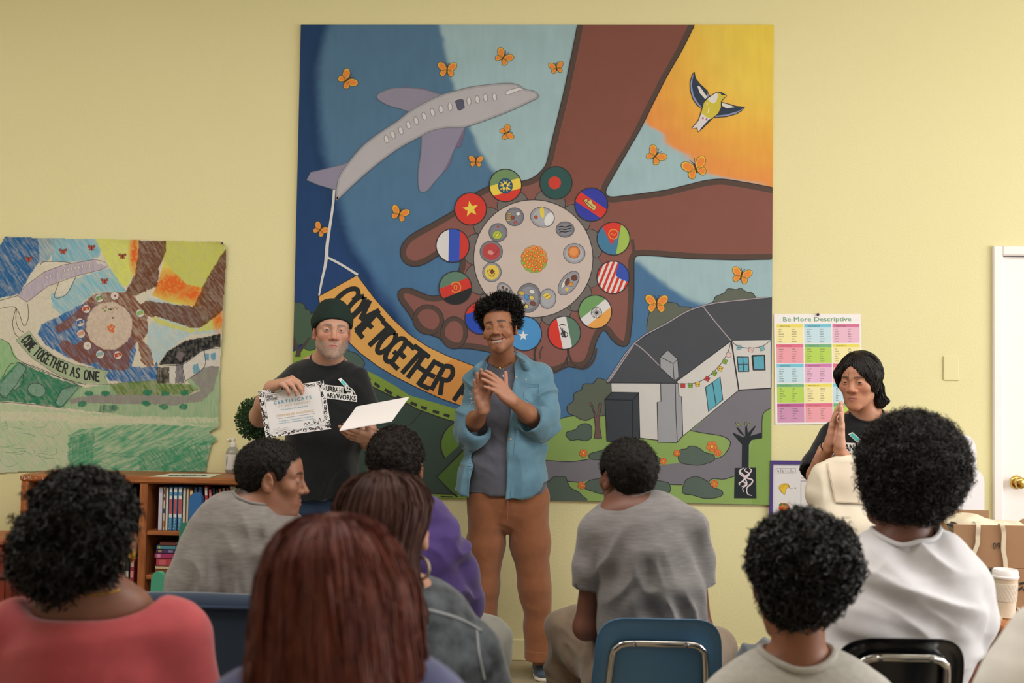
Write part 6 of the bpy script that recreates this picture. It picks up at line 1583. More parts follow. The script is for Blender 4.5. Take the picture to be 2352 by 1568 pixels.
tag(MB().tube(spline([c+[0, 0, .004] for c in cord], 6), .0045, 8).build('strap_end', CN, smooth=True), 'loose cream strap end lying at the corner of the oak unit', 'strap')
cord = [Wz(2331, 1391, UZ), Wz(2340, 1402, UZ), Wz(2352, 1408, UZ), Wz(2380, 1412, UZ)]
tag(MB().tube(spline([c+[0, 0, .004] for c in cord], 6), .0045, 8).build('strap_loop', CN, smooth=True), 'cream strap loop lying behind the paper cup', 'strap')
# paper cup
cc = Wz(2309, 1418, UZ); k = ((cc-CAM)@FWD)/FPX
cp = thing('paper_cup', 'white lidded paper cup with embossed sleeve on the oak unit', 'cup', tuple(cc))
H_ = 95*k; rt, rb = 28*k, 21*k
MB().lathe([(.001, .001), (rb*.9, .001), (rb, .004), (rt, H_-.004), (rt+.0012, H_-.002), (rt, H_), (.001, H_)], cc, 40).build('cup', mat('cup_paper', '#e6ddc6', rough=.5), cp, smooth=True)
z0, z1 = 39*k, 79*k; rr = lambda z: rb+(rt-rb)*z/H_
MB().lathe([(rr(z0)-.001, z0), (rr(z0)+.0012, z0), (rr(z1)+.0012, z1), (rr(z1)-.001, z1)], cc, 40, cap=False).build('sleeve', mat('sleeve_paper', '#ddd5c4', rough=.7), cp, smooth=True)
b = MB()
for i in range(22):
    for sg in (-1, 1):
        g0 = -PI+i*2*PI/22; zz_ = np.linspace(z0+.002, z1-.002, 7); b.tube([cc+[(rr(z)+.0014)*math.cos(g0+sg*(z-z0)*14), (rr(z)+.0014)*math.sin(g0+sg*(z-z0)*14), z] for z in zz_], .0006, 4)
em = b.build('embossing', mat('sleeve_paper', '#ddd5c4'), cp, smooth=True); em['kind'] = 'stuff'
lh = 16*k; lr = 30.5*k
MB().lathe([(rt-.001, H_-.006), (lr-.001, H_-.006), (lr, H_-.003), (lr, H_+.001), (lr-.0025, H_+.003), (lr-.003, H_+lh*.75), (lr-.006, H_+lh), (lr-.010, H_+lh), (lr-.012, H_+lh*.62), (.001, H_+lh*.60)], cc, 40).build('lid', mat('lid_plastic', '#efecea', rough=.3), cp, smooth=True)
# white stepped panel leaning by the door
yp = -.30; m_ = 2196
hp = [(2196, 997), (2212, 997.5), (2226, 1001), (2236, 1010), (2242, 1024), (2243.5, 1040), (2243.5, 1076), (2252, 1084), (2258.5, 1094), (2261, 1108), (2261, 1175)]
r_ = Wn(hp, yp); cx_ = W(m_, 1000, yp)[0]; l_ = r_[::-1].copy(); l_[:, 0] = 2*cx_-l_[:, 0]; poly = np.concatenate([r_, [[r_[-1][0], yp, .0]], [[l_[0][0], yp, .0]], l_[:-1]])
wpn = thing('stepped_panel', 'white plastic panel with stepped rounded shoulders between the afro and the door', 'panel', (cx_, yp, 0))
MB().prism(poly, (0, .035, 0)).build('panel', mat('white_melamine', '#efecee', rough=.4), wpn); MB().box((l_[0][0]+.02, yp-.10, 0), (r_[-1][0]-.02, yp+.12, .03), .006).build('foot', mat('white_melamine', '#efecee'), wpn)
# canvas tote in front of the clapping person, standing on a small table
yt_ = -1.55
cvs = mat('natural_canvas', '#dcd0bb', rough=.9, bump=(260, .3, .001))
def Wt(x, y, d=0): return W(x, y, yt_+d)
tq = thing('canvas_tote', 'natural canvas bag with a stitched flap before the clapping person with the wristband', 'bag', (Wt(1950, 1200)[0], yt_, Wt(1950, 1330)[2]))
S = Sdf(); sc = (CAM[1]-yt_)/-FPX
a = Wt(1955, 1075); bt_ = Wt(1955, 1340)
S.loft([(Wt(1952, 1066), 52*sc, .030), (Wt(1950, 1110), 62*sc, .060), (Wt(1948, 1200), 74*sc, .085), (Wt(1950, 1300), 76*sc, .085), (Wt(1952, 1350), 74*sc, .080)], x=RIGHT); S.plane(Wt(1950, 1352), -UP)
S.rc(Wt(1888, 1085), Wt(1880, 1130), .030, .045, .04)
bag = solid('bag_body', S, .007, cvs, tq, folds([(Wt(1900, 1120), Wt(1890, 1300), .14, RIGHT+UP*.3, .09, .012)], .005, 6, 14))
sfb = Surf(bag); fl = [(1899, 1062), (1935, 1056), (1985, 1058), (2000, 1150), (1990, 1159), (1928, 1158), (1918, 1150)]
flp = np.array(fl, float); gx = np.linspace(0, 1, 9); V = []
Lx = lambda w: np.array([1899+19*w, 1064+90*w]); Rx = lambda w: np.array([1990+10*w, 1060+98*w])
pts = np.array([Lx(w)*(1-u)+Rx(w)*u for w in gx for u in gx]); v3 = sfb.at(pts[:, 0], pts[:, 1], .006, 8); v3b = v3+FWD*.004
k_ = np.arange(81).reshape(9, 9); f = np.stack([k_[:-1, :-1], k_[1:, :-1], k_[1:, 1:], k_[:-1, 1:]], -1).reshape(-1, 4)
link('flap', np_mesh('flap', np.concatenate([v3, v3b]), np.concatenate([f, f[:, ::-1]+81]), smooth=True), mat('flap_canvas', '#d8c9b4', rough=.9, bump=(260, .3, .001)), tq)
st = np.concatenate([[Lx(w)+[3, 0] for w in np.linspace(0, .97, 10)], [Lx(.97)*(1-u)+Rx(.97)*u for u in np.linspace(.05, 1, 10)]]); MB().tube(sfb.at(st[:, 0], st[:, 1], .0105, 8), .0013, 5).build('stitching', mat('stitch_thread', '#c4b49c'), tq)
zt_ = Wt(1950, 1352)[2]
st_ = thing('side_table', 'small table under the canvas bag, hidden behind the afro', 'table', (Wt(1950, 1352)[0], yt_, 0))
cx_ = Wt(1950, 1352)[0]; part('top', M_UT, st_, ((cx_-.20, yt_-.16, zt_-.04), (cx_+.24, yt_+.16, zt_-.020)), bev=.006)
for a in (-.17, .19):
    for b_ in (-.13, .11): part('leg', M_UZ, st_, ((cx_+a, yt_+b_, 0), (cx_+a+.03, yt_+b_+.03, zt_-.04)))
# ------------------------------------------------------------------ seats of the audience
M_CHROME = mat('chrome', '#b9b6b2', rough=.16, metal=1.0)
def rr_outline(w0, w1, h, r, n=10):
    """rounded trapezoid: width w0 at the bottom, w1 at the top"""
    cs = [(w0/2, 0), (w1/2, h), (-w1/2, h), (-w0/2, 0)]; out = []
    for i in range(4):
        p0, p1, p2 = [np.array(cs[(i+k-1) % 4], float) for k in range(3)]
        a = unit(p0-p1); b = unit(p2-p1); ra = min(r if i in (1, 2) else r*.6, .45*h)
        for t in np.linspace(0, 1, n): q0 = p1+a*ra; q2 = p1+b*ra; out.append(q0*(1-t)**2+2*p1*t*(1-t)+q2*t*t)
    return np.array(out)
def shell_chair(label, ctr, col, z_top, w0, w1, back_h, seat_z=.43, yaw=0.0, tube_w=.20, tube_top=.06, gloss=.35, rough_m=None, group=None):
    """moulded plastic school chair; ctr = centre of the back at floor level, facing +y"""
    o = thing('school_chair', label, 'chair', (ctr[0], ctr[1], 0), 0, group)
    m = rough_m; Rz = rotm(yaw); X = lambda p: np.asarray(p, float)@Rz.T+[ctr[0], ctr[1], 0]
    ol = rr_outline(w0, w1, back_h, .085); cen = ol.mean(0); K = 7; V = []; F = []; n = len(ol)
    for s in range(2):
        for k in range(K+1):
            q = cen+(ol-cen)*(k/K if k else .001); lip = .016*max(0, (k-K+2)/2)**2
            y = -.045*(1-(q[:, 0]/(w0/2))**2)+.06*(1-q[:, 1]/back_h)-.05*(q[:, 1]/back_h)-(lip)-(.0065 if s == 0 else 0)
            V += [(a, b_, z_top-back_h+c) for a, b_, c in zip(q[:, 0], y, q[:, 1])]
    N = (K+1)*n
    for s in range(2):
        for k in range(K):
            for i in range(n):
                a, b_, c, d = s*N+k*n+i, s*N+k*n+(i+1) % n, s*N+(k+1)*n+(i+1) % n, s*N+(k+1)*n+i; F.append((a, b_, c, d) if s else (d, c, b_, a))
    for i in range(n): F.append((K*n+i, K*n+(i+1) % n, N+K*n+(i+1) % n, N+K*n+i))
    link('backrest', np_mesh('backrest', X(V), np.array(F), smooth=True), m, o)
    ol = rr_outline(w0*.98, w0*1.02, .42, .10); cen = ol.mean(0); V = []; F = []
    for s in range(2):
        for k in range(K+1):
            q = cen+(ol-cen)*(k/K if k else .001); lip = -.014*max(0, (k-K+2)/2)**2
            z = seat_z-.018*(1-((q-cen)**2).sum(1)/.05)+lip-(.006 if s == 0 else 0); V += [(a, .03+c, zz) for a, c, zz in zip(q[:, 0], q[:, 1], z)]
    for s in range(2):
        for k in range(K):
            for i in range(n):
                a, b_, c, d = s*N+k*n+i, s*N+k*n+(i+1) % n, s*N+(k+1)*n+(i+1) % n, s*N+(k+1)*n+i; F.append((a, b_, c, d) if s else (d, c, b_, a))
    for i in range(n): F.append((K*n+i, K*n+(i+1) % n, N+K*n+(i+1) % n, N+K*n+i))
    link('seat', np_mesh('seat', X(V), np.array(F), smooth=True), m, o)
    zb = z_top-back_h; t = tube_w/2; zt_ = z_top-tube_top
    yb_ = lambda z, x: -.045*(1-(x/(w0/2))**2)+.06*(1-(z-zb)/back_h)-.05*((z-zb)/back_h)-.0175
    pth = [(-t-.015, yb_(zb, t)-.02, zb-.10), (-t-.012, yb_(zb+.02, t)-.005, zb+.03), (-t, yb_(zt_-.05, t), zt_-.05), (-t+.014, yb_(zt_-.012, t-.02), zt_-.014), (-t+.045, yb_(zt_, t-.05), zt_), (0, yb_(zt_, 0), zt_+.002), (t-.045, yb_(zt_, t-.05), zt_), (t-.014, yb_(zt_-.012, t-.02), zt_-.014), (t, yb_(zt_-.05, t), zt_-.05), (t+.012, yb_(zb+.02, t)-.005, zb+.03), (t+.015, yb_(zb, t)-.02, zb-.10)]
    MB().tube(X(spline(pth, 6)), .0105, 12).build('back_tube', M_CHROME, o, smooth=True)
    for s in (-1, 1):
        MB().lathe([(.0001, .004), (.006, .003), (.008, .0)], X([(s*t*.55, yb_(zt_, t*.55)-.011, zt_)])[0], 14, Rz@np.array([0, -1.0, 0])).build('rivet', M_CHROME, o, smooth=True)
        MB().tube(X(spline([(s*(t+.015), yb_(zb, t)-.02, zb-.10), (s*(t+.03), .04, seat_z-.05), (s*(w0*.42), .02, .2), (s*w0*.46, -.02, .005)], 6)), .0105, 10).build('leg', M_CHROME, o, smooth=True)
        MB().tube(X(spline([(s*(t+.03), .05, seat_z-.045), (s*t, .3, seat_z-.035), (s*(w0*.42), .40, .22), (s*w0*.45, .43, .005)], 6)), .0105, 10).build('leg', M_CHROME, o, smooth=True)
    return o
BLP = mat('blue_plastic', '#5485b0', rough=.42, spec=.45, bump=(500, .08, .0004)); BKP = mat('black_plastic', '#131418', rough=.22, spec=.5)
def chair_at(label, pxc, pyt, Z, wpx0, wpx1, bh, mt, tw, tt, yaw=0.0):
    c = P(pxc, pyt, Z); k = Z/FPX
    return shell_chair(label, (c[0], c[1]+.03), None, c[2], wpx0*k, wpx1*k, bh, yaw=yaw, tube_w=tw*k, tube_top=tt*k, rough_m=mt)
chair_at('blue plastic chair with chrome back tube under the heather grey T-shirt', 1511, 1409, 3.36, 318, 276, .33, BLP, 212, 60, .03)
chair_at('glossy black plastic chair with chrome tube under the white T-shirt', 2056, 1450, 2.78, 320, 290, .34, BKP, 210, 46, .05)
# navy upholstered chair
Zn = 3.30; kn_ = Zn/FPX; nv = mat('navy_upholstery', '#14263a', rough=.85, bump=(300, .3, .001), sheen=.3)
ct_ = P(452, 1368, Zn); nc = thing('padded_chair', 'navy upholstered chair with piped back under the profile person', 'chair', (ct_[0], ct_[1], 0))
S = Sdf().box((ct_[0], ct_[1]+.02, ct_[2]-.23), (170*kn_, .035, .23), .034);
solid('back_pad', S, .008, nv, nc, lambda v: .010*np.cos((v[:, 0]-ct_[0])*5)*np.where(v[:, 1] < ct_[1]+.02, 1, -1))
MB().tube([(ct_[0]+(u*168*kn_), ct_[1]-.020+.0-.010*math.cos(u*.85), ct_[2]-.026-.02*max(0, abs(u)-.9)*10) for u in np.linspace(-.97, .97, 21)], .0055, 8).build('piping', mat('navy_piping', '#182a40', rough=.7), nc, smooth=True)
S = Sdf().box((ct_[0], ct_[1]+.30, .43), (.24, .235, .04), .035); solid('seat_pad', S, .009, nv, nc)
for a in (-.19, .19):
    for b_ in (.10, .48): MB().tube([(ct_[0]+a, ct_[1]+b_, .395), (ct_[0]+a*1.1, ct_[1]+b_, .002)], .013, 10).build('leg', mat('black_metal', '#1a1a1c', rough=.4, metal=.6), nc, smooth=True)
    MB().tube([(ct_[0]+a, ct_[1]+.03, ct_[2]-.42), (ct_[0]+a, ct_[1]+.07, .41)], .012, 8).build('back_support', mat('black_metal', '#1a1a1c'), nc, smooth=True)
# ------------------------------------------------------------------ people: shared pieces
def fabric(name, col, col2=None, rough=.85, bump=(260, .25, .0012), var=None, sheen=.25, stretch=None):
    return mat(name, col, rough=rough, spec=.2, bump=bump, var=var or ((30, .6, col2) if col2 else None), sheen=sheen, stretch=stretch)
M_SKIN = mat('skin', None, rough=.48, spec=.38, attr=True, bump=(420, .10, .0006), sss=.12)
M_TEETH = mat('teeth', '#e6ddd0', rough=.25)
def shoe(S_at, yaw, parent, m_up, m_sole, m_lace=None, s=1.0, name='shoe'):
    """low canvas shoe; S_at = ankle point over the floor"""
    R = rotm(yaw); t = np.array([S_at[0], S_at[1], 0.0])
    S = Sdf().at(R, t, s)
    S.loft([((0, -.055, .045), .034, .030), ((0, .00, .048), .037, .034), ((0, .08, .046), .0445, .034), ((0, .15, .036), .045, .030), ((0, .185, .030), .037, .024)], k=.01)
    S.rc((0, -.05, .05), (0, -.045, .085), .030, .030, .015).plane((0, 0, .015), (0, 0, -1)).plane((0, -.02, .092), (0, -.12, 1))
    S.rc((0, -.04, .075), (0, -.045, .14), .026, .03, .006, 's')
    sh = solid(name, S, .005, m_up, parent)
    S = Sdf().at(R, t, s)
    S.loft([((0, -.055, .0), .037, .036), ((0, .02, .0), .036, .034), ((0, .10, .0), .044, .034), ((0, .165, .0), .044, .032), ((0, .187, .0), .036, .028)], k=.01).plane((0, 0, .018), (0, 0, 1)).plane((0, 0, .001), (0, 0, -1))
    solid('sole', S, .005, m_sole, sh)
    if m_lace:
        b = MB(); X = lambda p: R@(np.array(p)*s)+t
        for k in range(5):
            y = .045+k*.018; z = .0895-k*.0050
            b.tube([X((-.022, y, z-.008)), X((0, y+.004, z)), X((.022, y, z-.008))], .0034*s, 6)
        b.tube(spline([X((0, .05, .086)), X((-.03, .07, .088)), X((-.045, .04, .07)), X((-.02, .045, .08))], 5), .003*s, 6)
        b.tube(spline([X((0, .05, .086)), X((.03, .075, .088)), X((.05, .05, .066)), X((.02, .045, .08))], 5), .003*s, 6)
        b.build('laces', m_lace, sh, smooth=True)
    return sh
def bar(name, m, parent, a, b, r): return MB().tube([a, b], r, 8).build(name, m, parent, smooth=True)
def tee(name, root, mt, secs, sleeves, neck, neck_r, hem=None, h=.006, fold=None, cuts=(), collar=.006, x=None, shoulders=(), k=.03, extra=None, ncut=None):
    """T-shirt: torso loft, shoulder slopes, open sleeve ends, neck hole with a ribbed band"""
    S = Sdf(); S.loft(secs, x=RIGHT if x is None else x, k=k, cap=.4)
    for a, b, r1, r2 in shoulders: S.rc(a, b, r1, r2, .035)
    if hem is not None: S.plane(*hem)
    for ch in sleeves:
        T = Sdf()
        for (a, ra), (b, rb) in zip(ch[:-1], ch[1:]): T.rc(a, b, ra, rb, .02)
        a, b = ch[-2][0], ch[-1][0]; d = unit(b-a)
        T.plane(b, d).rc(b-d*.03, b+d*.1, ch[-1][1]-.007, ch[-1][1]-.003, .003, 's'); merge(S, T, .014)
    if extra: extra(S)
    if neck is not None:
        a, b = neck; a = a+unit(b-a)*neck_r*.55; S.rc(a, b, neck_r, neck_r*1.12, .005, 's')
    if ncut: ncut(S)
    o = solid(name, S, h, mt, root, fold)
    return o
def collar_band(shirt, mt, neck, r, th=.0055, name='collar_band', lift=.0):
    """ribbed ring laid along the edge of the neck hole"""
    v = verts_of(shirt); a, b = neck; ax = unit(b-a); u = unit(RIGHT-ax*(RIGHT@ax)); w = np.cross(ax, u)
    q = v-a; h = q@ax; rad = np.linalg.norm(q-h[:, None]*ax, axis=1); ang = np.arctan2(q@w, q@u)
    L = np.linalg.norm(b-a); rr = r*(1+.12*np.clip(h/L, 0, 1)); m = (np.abs(rad-rr-.004) < .010) & (h > -.12) & (h < L)
    n = 36; hs = np.full(n, np.nan); bi = ((ang[m]+PI)/(2*PI)*n).astype(int) % n
    for k in range(n):
        t = h[m][bi == k]
        if len(t): hs[k] = t.max()
    ok = ~np.isnan(hs)
    if ok.sum() < 6: return
    i = np.arange(n); hs = np.interp(i, i[ok], hs[ok], period=n)
    for _ in range(3): hs = .5*hs+.25*np.roll(hs, 1)+.25*np.roll(hs, -1)
    g = (i+.5)/n*2*PI-PI; R_ = r*(1+.12*np.clip(hs/L, 0, 1))+.002
    pts = a+hs[:, None]*ax+R_[:, None]*(np.cos(g)[:, None]*u+np.sin(g)[:, None]*w)+ax*lift
    b_ = MB(); b_.tube(pts, th, 8, closed=True); return b_.build(name, mt, shirt, smooth=True)
def legs(root, mt, hip, knees, feet, r=(.085, .066, .055), shoe_m=None, yaw=0.0, name='trousers', h=.008, fold=None, lace=None, sole=None):
    S = Sdf(); hips = [hip-RIGHT*.09, hip+RIGHT*.09]
    S.rc(hips[0], hips[1], .115, .115, .03)
    for a, kn, ft in zip(hips, knees, feet):
        S.rc(a, kn, r[0]*1.15, r[1]*1.08, .04).rc(kn, np.array([ft[0], ft[1], .10]), r[1]*1.05, r[2], .03)
    S.plane((0, 0, .06), (0, 0, -1))
    o = solid(name, S, h, mt, root, fold or folds([(knees[0], (knees[0]+hips[0])/2, .12, UP*.6+FWD, .05, .007), (knees[1], (knees[1]+hips[1])/2, .12, UP*.6+FWD, .05, .007)], .003, 7, 3))
    for ft in feet: shoe(np.array([ft[0], ft[1], 0]), yaw, root, shoe_m or mat('grey_shoe', '#5a5a5c'), sole or mat('rubber_sole', '#cfc6b8', rough=.6), lace)
    return o
def print_on(o, name, fn, parent, m=PRINT, lift=.0045):
    sf = Surf(o); p = Paint(lambda v: sf.at(v[:, 0], v[:, 1], lift, 9), -FWD); p.STEP = .0002; fn(p); return link(name, p.mesh(name), m, parent)
def studio_logo(p, T, lev=1, ink='#16181a', can=True):
    """white two-line block with a spray can rising out of it; T maps unit square to photo pixels"""
    t = lambda *q: [tuple(np.array(T(a, b))) for a, b in q]
    W_ = '#d9d7d2'
    grid = lambda x0, y0, x1, y1, n=12: None
    def cells(x0, y0, x1, y1, nx, ny, col, l):
        for i in range(nx):
            for j in range(ny):
                a, b = x0+(x1-x0)*i/nx, x0+(x1-x0)*(i+1)/nx; c, d = y0+(y1-y0)*j/ny, y0+(y1-y0)*(j+1)/ny
                p.fill(t((a, c), (b, c), (b, d), (a, d)), col, l)
    cells(0, .40, .57, .72, 6, 3, W_, lev); cells(0, .70, 1, 1.0, 10, 3, W_, lev)
    for txt, x0, y0, x1, y1 in (('URBAN', .03, .45, .54, .69), ('ARTWORKS', .03, .745, .97, .965)):
        v, f = text_mesh(txt, 1.0, .035); lo = v.min(0); hi = v.max(0); q = (v-lo)/(hi-lo)
        pts = np.array([T(x0+(x1-x0)*a, y1-(y1-y0)*b) for a, b in q]); p._put(pts, f, ink, lev+3)
    if can:
        p.fill(t((.40, .10), (.50, .02), (.72, .30), (.62, .40)), W_, lev); p.fill(t((.435, .115), (.505, .06), (.675, .285), (.61, .345)), '#3fb3ac', lev+2)
        p.fill(t((.64, .26), (.74, .33), (.68, .42), (.72, .48), (.86, .55), (.88, .70), (.60, .71), (.66, .60), (.60, .44)), W_, lev)
        p.fill(t((.66, .46), (.70, .44), (.73, .50), (.80, .54), (.80, .62), (.70, .62), (.66, .70), (.58, .70), (.66, .58)), ink, lev+2)
        for k in range(4): p.stroke(t((.70+.05*k, .36+.045*k), (.68+.05*k, .44+.04*k)), 2.0, W_ if k % 2 else ink, lev+3)
        p.stroke(t((.62, .40), (.72, .38), (.84, .46), (.93, .62), (.94, .72)), 2.2, W_, lev+1, 5)

# ------------------------------------------------------------------ man in open denim shirt, clapping
def denim_man():
    Z = 5.55; q = lambda x, y, dz=0.0: P(x, y, Z+dz); m = lambda n: n*Z/FPX
    root = thing('person', 'laughing person in open denim shirt and rust trousers, clapping in front of the mural', 'person', (*P(1165, 1400, Z)[:2], 0), group=None)
    R = rotm(PI-.20, .08, .13); c = P(1148, 754, Z-.12); s = .985
    S = Sdf(); add_head(S, R, c, s, eye=.0017, smile=1, wide=.97, jaw=.82, nose=1.05, nose_w=1.22, lips=1.0, neck=P(1156, 842, Z-.01), neck_r=.056, ear_out=.002)
    S.es(q(1157, 846), q(1165, 1120), (.125, .07), (.12, .08), x=RIGHT, k=.03).rc(q(1097, 872), q(1157, 846), .045, .055, .03).rc(q(1240, 864), q(1157, 846), .045, .055, .03)
    e1, e2 = q(1079, 985, -.02), q(1240, 974, -.05)
    S.rc(q(1097, 872), e1, .050, .043, .02).rc(q(1240, 864), e2, .050, .043, .02)
    w1, w2 = q(1110, 935, -.26), q(1173, 917, -.28)
    add_hand(S, w1, UP*.88-RIGHT*.12-FWD*.30, RIGHT*.52-FWD*.85, 1, curl=(.10, .05, .05, .08), curl2=(.14, .12, .12, .15), spread=(.05, .01, -.03, -.07), thumb=(.62, .22, .0, -.1), s=1.05, fore=e1)
    add_hand(S, w2, -RIGHT*.58+UP*.62-FWD*.42, -RIGHT*.55-UP*.25+FWD*.70, -1, curl=(.22, .22, .24, .28), curl2=(.22, .22, .22, .25), spread=(.10, .03, -.04, -.12), thumb=(1.0, -.05, .0, .05), s=1.05, fore=e2)
    for x0, x1 in ((1118, 1112), (1215, 1240)): S.rc(q(x0, 1200), q(x1, 1515, .02), .05, .035, .03)
    col = skin_colors(R, c, s, '#986549', '#96604f', brow='#241812', smile=1,
                      beard=[('#2c1c14', lambda v: .75*np.exp(-((v[:, 2]+.052)/.0055)**2)*(np.abs(v[:, 0]) < .030)*(v[:, 1] > .05)+.7*np.exp(-((v[:, 0])/.016)**2-((v[:, 2]+.106)/.009)**2)*(v[:, 1] > .04)+.35*sstep(.02, .05, np.abs(v[:, 0]))*np.exp(-((v[:, 2]+.095)/.018)**2)*(v[:, 1] > 0))],
                      hairline=('#191412', lambda v: sstep(.058, .072, v[:, 2]+.25*np.maximum(0, .03-v[:, 1])-.0*v[:, 0])*(np.linalg.norm(v, axis=1) < .18)*(v[:, 2] > -.03)))
    col = with_palms(col, [(w1, UP*.88-RIGHT*.12-FWD*.30, RIGHT*.52-FWD*.85), (w2, -RIGHT*.58+UP*.62-FWD*.42, -RIGHT*.55-UP*.25+FWD*.70)], '#b07d66')
    body, bv, bF = body_mesh('body', S, M_SKIN, root, col, fine=[(c, .155*s), (w1+UP*.07, .16), (w2+UP*.05-RIGHT*.05, .16)], hc=.006)
    add_eyes(body, R, c, s)
    T = Sdf().at(R, c, s); T.el((0, .0560, -.070), (.0305, .0235, .0125), 0); T.at()
    solid('teeth', T, .0016, M_TEETH, body)
    # hair
    Hs = Sdf().at(R, c, s)
    Hs.el((0, -.030, .078), (.096, .092, .066)).el((-.04, .0, .100), (.050, .05, .042), .02).el((.040, -.01, .094), (.050, .05, .042), .02).el((.005, -.02, .118), (.04, .04, .03), .02).el((0, -.030, .035), (.0790, .0900, .079), .01)
    Hs.el((0, .105, -.005), (.085, .062, .078), .012, 's').plane((0, 0, -.028), (0, .5, -1)).fn(lambda v: ((v-c.astype(np.float32))@R.astype(np.float32)[:, 1])/s-.075, .004); Hs.at()
    hm = hair_mat('black_hair', '#14110f', .55, .3)
    curly_hair('hair', Hs, .005, hm, root, 5200, .032, .0040, 1.6, .0034, seed=3, mask=lambda v: (((v-c)@R)[:, 2] > .0) & ~((((v-c)@R)[:, 1] > .028) & (((v-c)@R)[:, 2] < .072)), lump=.013, lfreq=34, up=(0, 0, .35))
    # henley
    gm = fabric('slate_knit', '#5a5b66', '#4f505b')
    S = Sdf()
    S.loft([(q(1157, 855), m(60), .085), (q(1160, 900), m(76), .105), (q(1160, 980), m(76), .112), (q(1162, 1060), m(84), .116), (q(1164, 1150), m(95), .130)], x=RIGHT).rc(q(1105, 868), q(1157, 848), .04, .06, .03).rc(q(1232, 862), q(1157, 848), .04, .06, .03)
    S.plane(q(1160, 1131), -UP-.03*RIGHT).rc(P(1156, 826, Z-.01), P(1149, 780, Z-.1), .060, .066, .004, 's').el(q(1151, 834, -.1), (.032, .05, .022), .01, 's')
    fs = folds([(q(1130, 1030), q(1120, 1110), .16, UP*.8+RIGHT*.4, .055, .008), (q(1140, 900), q(1150, 1000), .12, RIGHT+UP*.6, .05, .006)], .002, 9, 4)
    sh = solid('henley', S, .0055, gm, root, fs); tag(sh, 'slate grey henley top')
    sf = Surf(sh)
    def button(px, py, sf, mt, par, r=.0050):
        MB().lathe([(.0001, .0022), (r*.8, .0024), (r, .0016), (r, -.001)], sf.at(px, py, .0005)[0], 14, -FWD, False).build('button', mt, par, smooth=True)
    for py in (849, 863, 880): button(1156.5, py, sf, mat('pale_button', '#d8d2c6', rough=.3), sh)
    MB().tube(spline([P(1131, 838, Z-.075), P(1136, 842, Z-.108), P(1145, 844.5, Z-.118), P(1160, 841, Z-.115), P(1176, 832, Z-.08)], 6), .0018, 6).build('necklace', mat('dark_cord', '#3a2c22'), root, smooth=True)
    pd = Sdf(); pd.el(P(1148, 845, Z-.128), (.0045, .003, .007), 0); solid('pendant', pd, .0014, mat('gold', '#c9a24e', rough=.25, metal=1.0), root)
    # trousers
    tm = fabric('rust_canvas', '#8c593b', '#7f4e32', bump=(300, .3, .0012))
    S = Sdf()
    S.loft([(q(1166, 1110), m(87), .098), (q(1167, 1142), m(92), .110), (q(1167, 1172), m(93), .106)], x=RIGHT)
    S.loft([(q(1120, 1165), m(43), .108), (q(1116, 1250), m(42), .106), (q(1111, 1345, .0), m(35), .09), (q(1112, 1440, .01), m(32), .078), (q(1112, 1512, .0), m(31), .075)], x=RIGHT, k=.012)
    S.loft([(q(1212, 1165), m(46), .108), (q(1218, 1250), m(44), .106), (q(1228, 1345, -.01), m(35), .09), (q(1237, 1440, .0), m(31), .078), (q(1238, 1512, .0), m(30), .075)], x=RIGHT, k=.02); S.plane(q(1170, 1511), -UP)
    fs = folds([(q(1150, 1215), q(1110, 1250), .10, RIGHT*.5+UP, .05, .005), (q(1180, 1215), q(1235, 1240), .09, RIGHT*.4-UP, .05, .005), (q(1232, 1390), q(1240, 1500), .08, UP+.3*RIGHT, .07, .006), (q(1112, 1340), q(1112, 1480), .08, UP-.3*RIGHT, .08, .005), (q(1118, 1200), q(1114, 1400), .07, RIGHT, .045, .004), (q(1222, 1200), q(1230, 1400), .07, RIGHT, .045, .004)], .0015, 7, 9)
    tr = solid('trousers', S, .007, tm, root, fs); tag(tr, 'rust brown canvas trousers with turned-up hems')
    for xx in (1238, 1112):
        S = Sdf().es(q(xx, 1486), q(xx, 1511), (m(33), .082), (m(33.5), .084), x=RIGHT, k=.004); S.plane(q(xx, 1512), -UP).plane(q(xx, 1486), UP).es(q(xx, 1500), q(xx, 1560), (m(28), .068), (m(28), .068), x=RIGHT, k=.003, op='s')
        solid('cuff', S, .005, tm, tr)
    b = MB(); b.tube([q(1166, 1128, -.122), q(1166, 1165, -.130), q(1165, 1195, -.132)], .004, 6); b.build('fly_seam', mat('rust_seam', '#7c4c30'), tr, smooth=True)
    # shoes
    sm = fabric('navy_canvas', '#4d5a68', '#3e4a58'); so = mat('rubber_sole', '#cfc6b8', rough=.6)
    toe = Wz(1256, 1562, 0); toe2 = Wz(1112, 1560, 0); an = toe+np.array([-.03, .17, 0])
    shoe(an, PI+.12, root, sm, so, mat('white_lace', '#ddd2c6')); shoe(toe2+np.array([.02, .17, 0]), PI-.15, root, sm, so, mat('white_lace', '#ddd2c6'))
    # denim shirt: thin open shell with rolled sleeves
    dm = fabric('denim', '#658a9d', bump=(320, .35, .0012), var=(14, .8, '#52768a'))
    outer = [(q(1158, 846, .0), m(62), .088), (q(1163, 880), m(80), .115), (q(1163, 940), m(82), .128), (q(1162, 1020), m(88), .132), (q(1153, 1100), m(101), .142), (q(1148, 1165), m(109), .150)]
    S = Sdf(); S.loft(outer, x=RIGHT).rc(q(1100, 876), q(1150, 846), .052, .062, .03).rc(q(1240, 866), q(1170, 842), .052, .062, .03)
    S.loft([(a-UP*.004, rx-.009, ry-.009) for a, rx, ry in outer], x=RIGHT, k=.004)
    n0 = len(S.p)-len(outer)+1
    inner = [(o, k, f, a, b_) for (o, k, f, a, b_) in S.p[n0:]]; S.p = S.p[:n0]
    def inn(v):
        d = inner[0][2](v)
        for t in inner[1:]: d = np.minimum(d, t[2](v))
        return d
